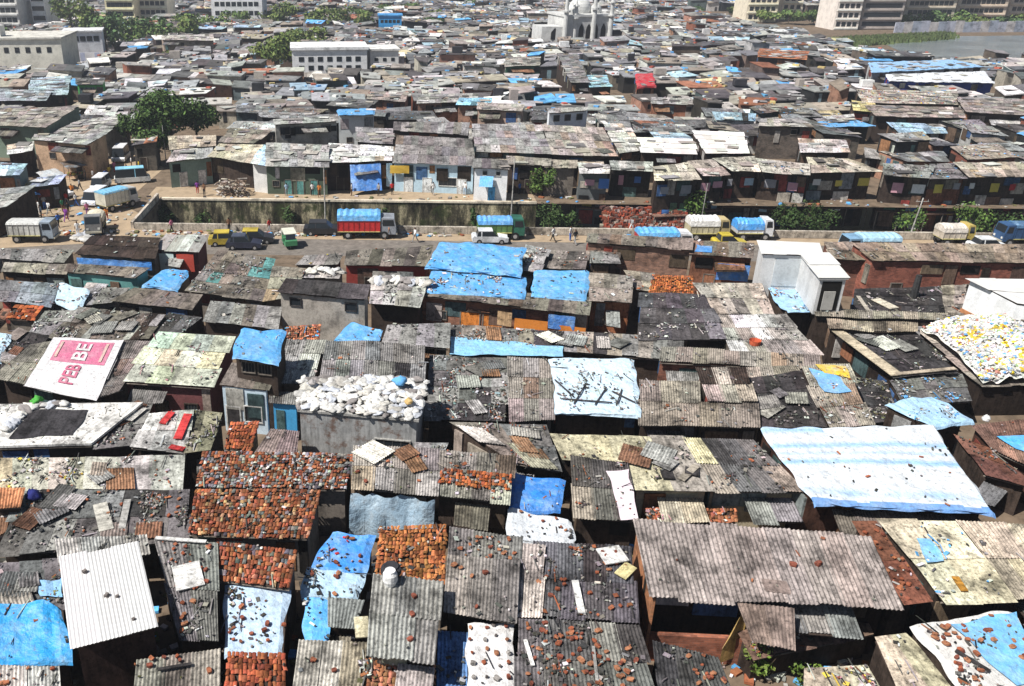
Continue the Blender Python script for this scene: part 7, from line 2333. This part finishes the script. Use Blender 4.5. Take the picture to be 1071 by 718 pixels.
# torn board standing in front of the very large corrugated roof
p0, p1 = at(752, 694, .4), at(768, 688, .4)
m = MB()
pts = [p0, p1, p1 + V((.35, .15, 2.6)), p1 + V((.05, .1, 2.9)), p0 + V((.25, 0, 1.6)), p0 + V((.0, 0, .8))]
nn = V((.05, .1, 0))
m.face(pts, (.62, .42, .16))
m.face([q + nn for q in reversed(pts)], (.62, .42, .16))
for i in range(len(pts)):
    a, b = pts[i], pts[(i + 1) % len(pts)]
    m.face([b, a, a + nn, b + nn], (.5, .36, .2))
tag(m.build("torn_board", "weathered_wood", None, p0), "torn ochre board standing upright before the open dark shed", "board")
m = MB()
Pf = [K['C1']['R'].hit(774, 630, -.05), K['C1']['R'].hit(832, 637, -.05)]
R2 = Roof([Pf[0], Pf[1], Pf[1] + V((-.25, -1.1, -.95)), Pf[0] + V((.25, -1.0, -.9))])
sheets(m, R2, (.28, .21, .18), random.Random(3), ls=2, var=.1, ragged=.3)
tag(m.build("loose_sheet", "asbestos_sheet", None, Pf[0]), "corrugated sheet flap hanging from the front edge of the very large roof", "sheet")
# clay pot and white cup on the grey corrugated roof
for lab, x, y, r_, h_, c_ in (("white plastic tub at the top left corner of the grey corrugated pot roof", 408, 612, .32, .75, (.78, .78, .76)), ("round black pot behind the white tub on the grey corrugated roof", 409, 602, .45, .5, (.04, .04, .045))):
    p = K['C13']['R'].hit(x, y, .03)
    m = MB()
    for (z0, a0), (z1, a1) in (((0, .7), (.35, 1.0)), ((.35, 1.0), (.75, .95)), ((.75, .95), (.95, .62)), ((.95, .62), (1, .7))):
        m.tube(p + V((0, 0, z0 * h_)), p + V((0, 0, z1 * h_)), r_ * a0, r_ * a1, c_, 14, cap=(z1 == 1 or z0 == 0))
    tag(m.build("pot", "sacking", None, p, smooth=False), lab, "pot")
p = K['A45']['R'].hit(789, 361, .04)
m = MB()
m.tube(p, p + V((0, 0, .35)), .34, .42, (.62, .13, .06), 14, cap=False)
m.tube(p, p + V((0, 0, .05)), .33, .33, (.45, .1, .05), 14)
tag(m.build("basin", "sacking", None, p), "red plastic basin on the pale sheeted roof", "basin")

# ------------------------------------------------------------------ loose bricks, one by one on the nearest roofs
def brick_mesh(seed, s, col):
    rng = random.Random(seed)
    bm = bmesh.new()
    bmesh.ops.create_cube(bm, size=1)
    bmesh.ops.subdivide_edges(bm, edges=bm.edges[:], cuts=1, use_grid_fill=True)
    for v in bm.verts:
        v.co = V((v.co.x * s[0], v.co.y * s[1], v.co.z * s[2]))
        v.co *= 1 - .12 * (abs(v.co.x) > s[0] * .4) * (abs(v.co.y) > s[1] * .4)
        v.co += V((rng.gauss(0, .05) * s[0], rng.gauss(0, .06) * s[1], rng.gauss(0, .07) * s[2]))
    me = bpy.data.meshes.new("brick")
    bm.to_mesh(me)
    bm.free()
    ca = me.color_attributes.new("col", 'FLOAT_COLOR', 'CORNER')
    ca.data.foreach_set("color", [*col, 1] * len(me.loops))
    me.uv_layers.new(name="uv")
    me.materials.append(MATS["clay_tile"])
    return me


BM = [brick_mesh(1, (.30, .19, .12), (.34, .125, .065)), brick_mesh(2, (.24, .18, .14), (.30, .09, .045)), brick_mesh(3, (.36, .22, .10), (.36, .16, .085)), brick_mesh(4, (.27, .21, .15), (.22, .07, .045))]
ST = [brick_mesh(5, (.30, .26, .18), (.30, .28, .26)), brick_mesh(6, (.22, .2, .15), (.16, .14, .13))]
rb = random.Random(8)
for key, n, short in (('C8', 64, "dark corrugated roof at the bottom centre"), ('C3', 44, "white roof in the bottom right corner"), ('C9', 22, "purple-black sheet roof"), ('C21', 22, "narrow dark roof right of the white tin roof"),
                      ('C7', 15, "black roof left of the green plants"), ('C10', 12, "dark strip above the weathered brown roof"), ('C19', 10, "pale blue-white plastic sheet"), ('C2', 12, "rust-stained roof strip"),
                      ('B9', 16, "dark stony roof at the left"), ('C24', 8, "littered roof at the left edge"), ('C26', 6, "ribbed roof right of the white tin roof"), ('C11', 5, "weathered brown-grey roof"), ('C25', 5, "ribbed roof in the bottom left corner"), ('C16', 6, "bright blue plastic roof by the tiles"),
                      ('C16b', 6, "pale printed plastic roof"), ('B12', 6, "grey roof with a sheet hung below it"), ('B16b', 6, "white dotted plastic sheet"), ('C17', 3, "cream-grey ribbed roof at the bottom")):
    R = K[key]['R']
    for k in range(n):
        for _ in range(40):
            u, v = rb.uniform(.05, .95), rb.uniform(.04, .94)
            q = px(R.at(u, v))
            if q[1] < 722 and mnoise.noise(V((u * R.W * .55, v * R.D * .55, n))) > rb.uniform(-.5, .3):
                break
        lf = .13 if K[key]['root'] and key in ('C3', 'C19', 'C16', 'C16b', 'B16b') else .1
        put(rb.choice(BM), R.at(u, v, lf + .05), f"loose red-brown brick on the {short}", "brick", f"loose bricks on the {short}", rot=(rb.gauss(0, .15), rb.gauss(0, .15), rb.random() * 6.28), name="brick", sc=rb.uniform(.5, .9))
for key, n, short in (('A36', 5, "scrapyard-like roof"), ('B9', 6, "dark stony roof at the left"), ('A13', 6, "broken plank roof"), ('B14', 5, "brown littered roof"), ('A33', 6, "scrap-strewn roof below the orange doors"), ('A40', 4, "dark roof left of the blue and yellow strip"),
                      ('B8b', 3, "grey concrete-sheeted roof"), ('A63b', 3, "cream roof with holes"), ('C24', 4, "littered roof at the left edge"), ('B2', 4, "scrap-heaped roof"), ('A57', 4, "black tarred roof"), ('B12', 3, "grey roof with a sheet hung below it"), ('A15', 4, "black scrap roof at the left edge")):
    R = K[key]['R']
    for k in range(n):
        u, v = rb.uniform(.12, .88), rb.uniform(.12, .85)
        a = rb.gauss(0, .5)
        c_ = R.at(u, v, .13)
        w_, l_ = rb.uniform(.35, .8), rb.uniform(.8, 1.7)
        ex, ey = (R.at(u + .05, v) - R.at(u - .05, v)).normalized(), (R.at(u, v + .05) - R.at(u, v - .05)).normalized()
        e1, e2 = ex * math.cos(a) + ey * math.sin(a), ey * math.cos(a) - ex * math.sin(a)
        P = [c_ - e1 * w_ - e2 * l_ * .6, c_ + e1 * w_ - e2 * l_ * .6, c_ + e1 * w_ + e2 * l_ * .6 + V((0, 0, .05)), c_ - e1 * w_ + e2 * l_ * .6 + V((0, 0, .05))]
        R3 = Roof(P)
        m = MB()
        sheets(m, R3, rb.choice((G, LG, DG, BE, (.28, .15, .09), (.5, .48, .44))), rb, ws=3, ls=4, pitch=.16)
        tag(m.build("loose_sheet", "asbestos_sheet", None, c_), f"loose weathered sheet lying on the {short}", "sheet", f"loose sheets on the {short}")
R = K['C14']['R']
for j in range(5):
    for i in range(4):
        put(rb.choice(BM[1:] + ST), R.at((i + .5 + rb.uniform(-.25, .25)) / 4, (j + .35 + rb.uniform(-.25, .25)) / 6, .15), "red or grey stone weighing down the white sheet at the bottom edge", "stone", "stones on the white sheet roof at the bottom edge", name="stone", sc=rb.uniform(.5, .8))
for (x, y, lab) in ((89, 600, "dark stone highest on the white tin roof"), (112, 625, "dark stone in the middle of the white tin roof"), (123, 626, "small dark stone right of the middle one on the white tin roof"), (140, 650, "smallest stone near the front edge of the white tin roof")):
    put(ST[1], K['C22']['R'].hit(x, y, .12), lab, "stone", name="stone", sc=.9 if 'small' not in lab else .6)
for (x, y, lab) in ((433, 626, "brick highest on the grey corrugated pot roof"), (431, 645, "brick in the middle of the grey corrugated pot roof"), (429, 671, "brick lowest on the grey corrugated pot roof")):
    put(BM[3], K['C13']['R'].hit(x, y, .13), lab, "brick", name="brick", sc=.9)
for (x, y, lab) in ((829, 593, "brick on the very large corrugated roof, left of two"), (855, 592, "brick on the very large corrugated roof, right of two")):
    put(BM[3], K['C1']['R'].hit(x, y, .14), lab, "brick", name="brick", sc=1.1)

# ------------------------------------------------------------------ labels of the generated shacks and far trees
LANDM = [("the big dark spreading tree", (185, 125)), ("the cream-white factory", (30, 55)), ("the long white two-storey building", (345, 60)), ("the white mosque", (612, 25)), ("the red tarpaulin", (674, 84)), ("the two bright white roofs", (725, 152)),
         ("the slate-grey pitched house", (455, 158)), ("the white house with blue windows", (595, 118)), ("the long blue plastic hall", (960, 70)), ("the colourful rubbish roof", (950, 102)), ("the small bright blue building", (408, 22)), ("the water", (1020, 55)),
         ("the brick houses", (460, 103)), ("the scrap-strewn grey roof", (310, 165)), ("the sky-blue flat roof", (626, 85)), ("the yellowish grey roof", (245, 160)), ("the street", (90, 200)), ("the top right apartment row", (960, 12)), ("the top left apartment blocks", (110, 12)), ("the light brown right-edge roof", (1040, 178)), ("the orange-brown street house", (70, 165)), ("the long brown shed top", (820, 57)), ("the broad roof at the left edge", (25, 124))]


def where(x, y):
    best = min(LANDM, key=lambda l: ((l[1][0] - x) / 1.6) ** 2 + ((l[1][1] - y) * 1.8) ** 2)
    dx, dy = x - best[1][0], y - best[1][1]
    if abs(dx) > abs(dy) * 2.2:
        return ("right of " if dx > 0 else "left of ") + best[0]
    return ("in front of " if dy > 0 else "behind ") + best[0]


ORD = ["first", "second", "third", "fourth", "fifth", "sixth", "seventh", "eighth", "ninth", "tenth", "eleventh", "twelfth"]


def label_all(items, fmt):
    by = {}
    for o, x, y, d in items:
        by.setdefault((d, where(x, y)), []).append((x, y, o))
    for (d, wh_), lst in by.items():
        lst.sort(key=lambda t: t[0])
        for i, (x, y, o) in enumerate(lst):
            o["label"] = fmt.format(d, wh_) + ("" if len(lst) == 1 else f", {ORD[i]} from left")


its = []
for r, cn in FAR:
    p = r['R'].at(.5, .5)
    x, y = px(p)
    its.append((r['root'], x, y, cn))
    r['root']["group"] = "packed shacks behind the canal"
label_all(its, "{} roofed shack {}")
label_all(TREES, "{} tree {}")

# ------------------------------------------------------------------ air
hz = MB()
hz.box((0, 800, 17.5), (3100, 2300, 44), (1, 1, 1))
me_h = hz.build("haze", "litter")
mh = bpy.data.materials.new("haze_air")
mh.use_nodes = True
nt = mh.node_tree
for n in list(nt.nodes):
    if n.type != 'OUTPUT_MATERIAL':
        nt.nodes.remove(n)
out = [n for n in nt.nodes if n.type == 'OUTPUT_MATERIAL'][0]
vol = nt.nodes.new("ShaderNodeVolumePrincipled")
vol.inputs["Density"].default_value = 0.0004
vol.inputs["Color"].default_value = (.86, .91, 1.0, 1)
vol.inputs["Anisotropy"].default_value = .3
nt.links.new(vol.outputs[0], out.inputs["Volume"])
me_h.data.materials.clear()
me_h.data.materials.append(mh)
tag(me_h, "thin pale haze over the far roofs", kind="stuff")
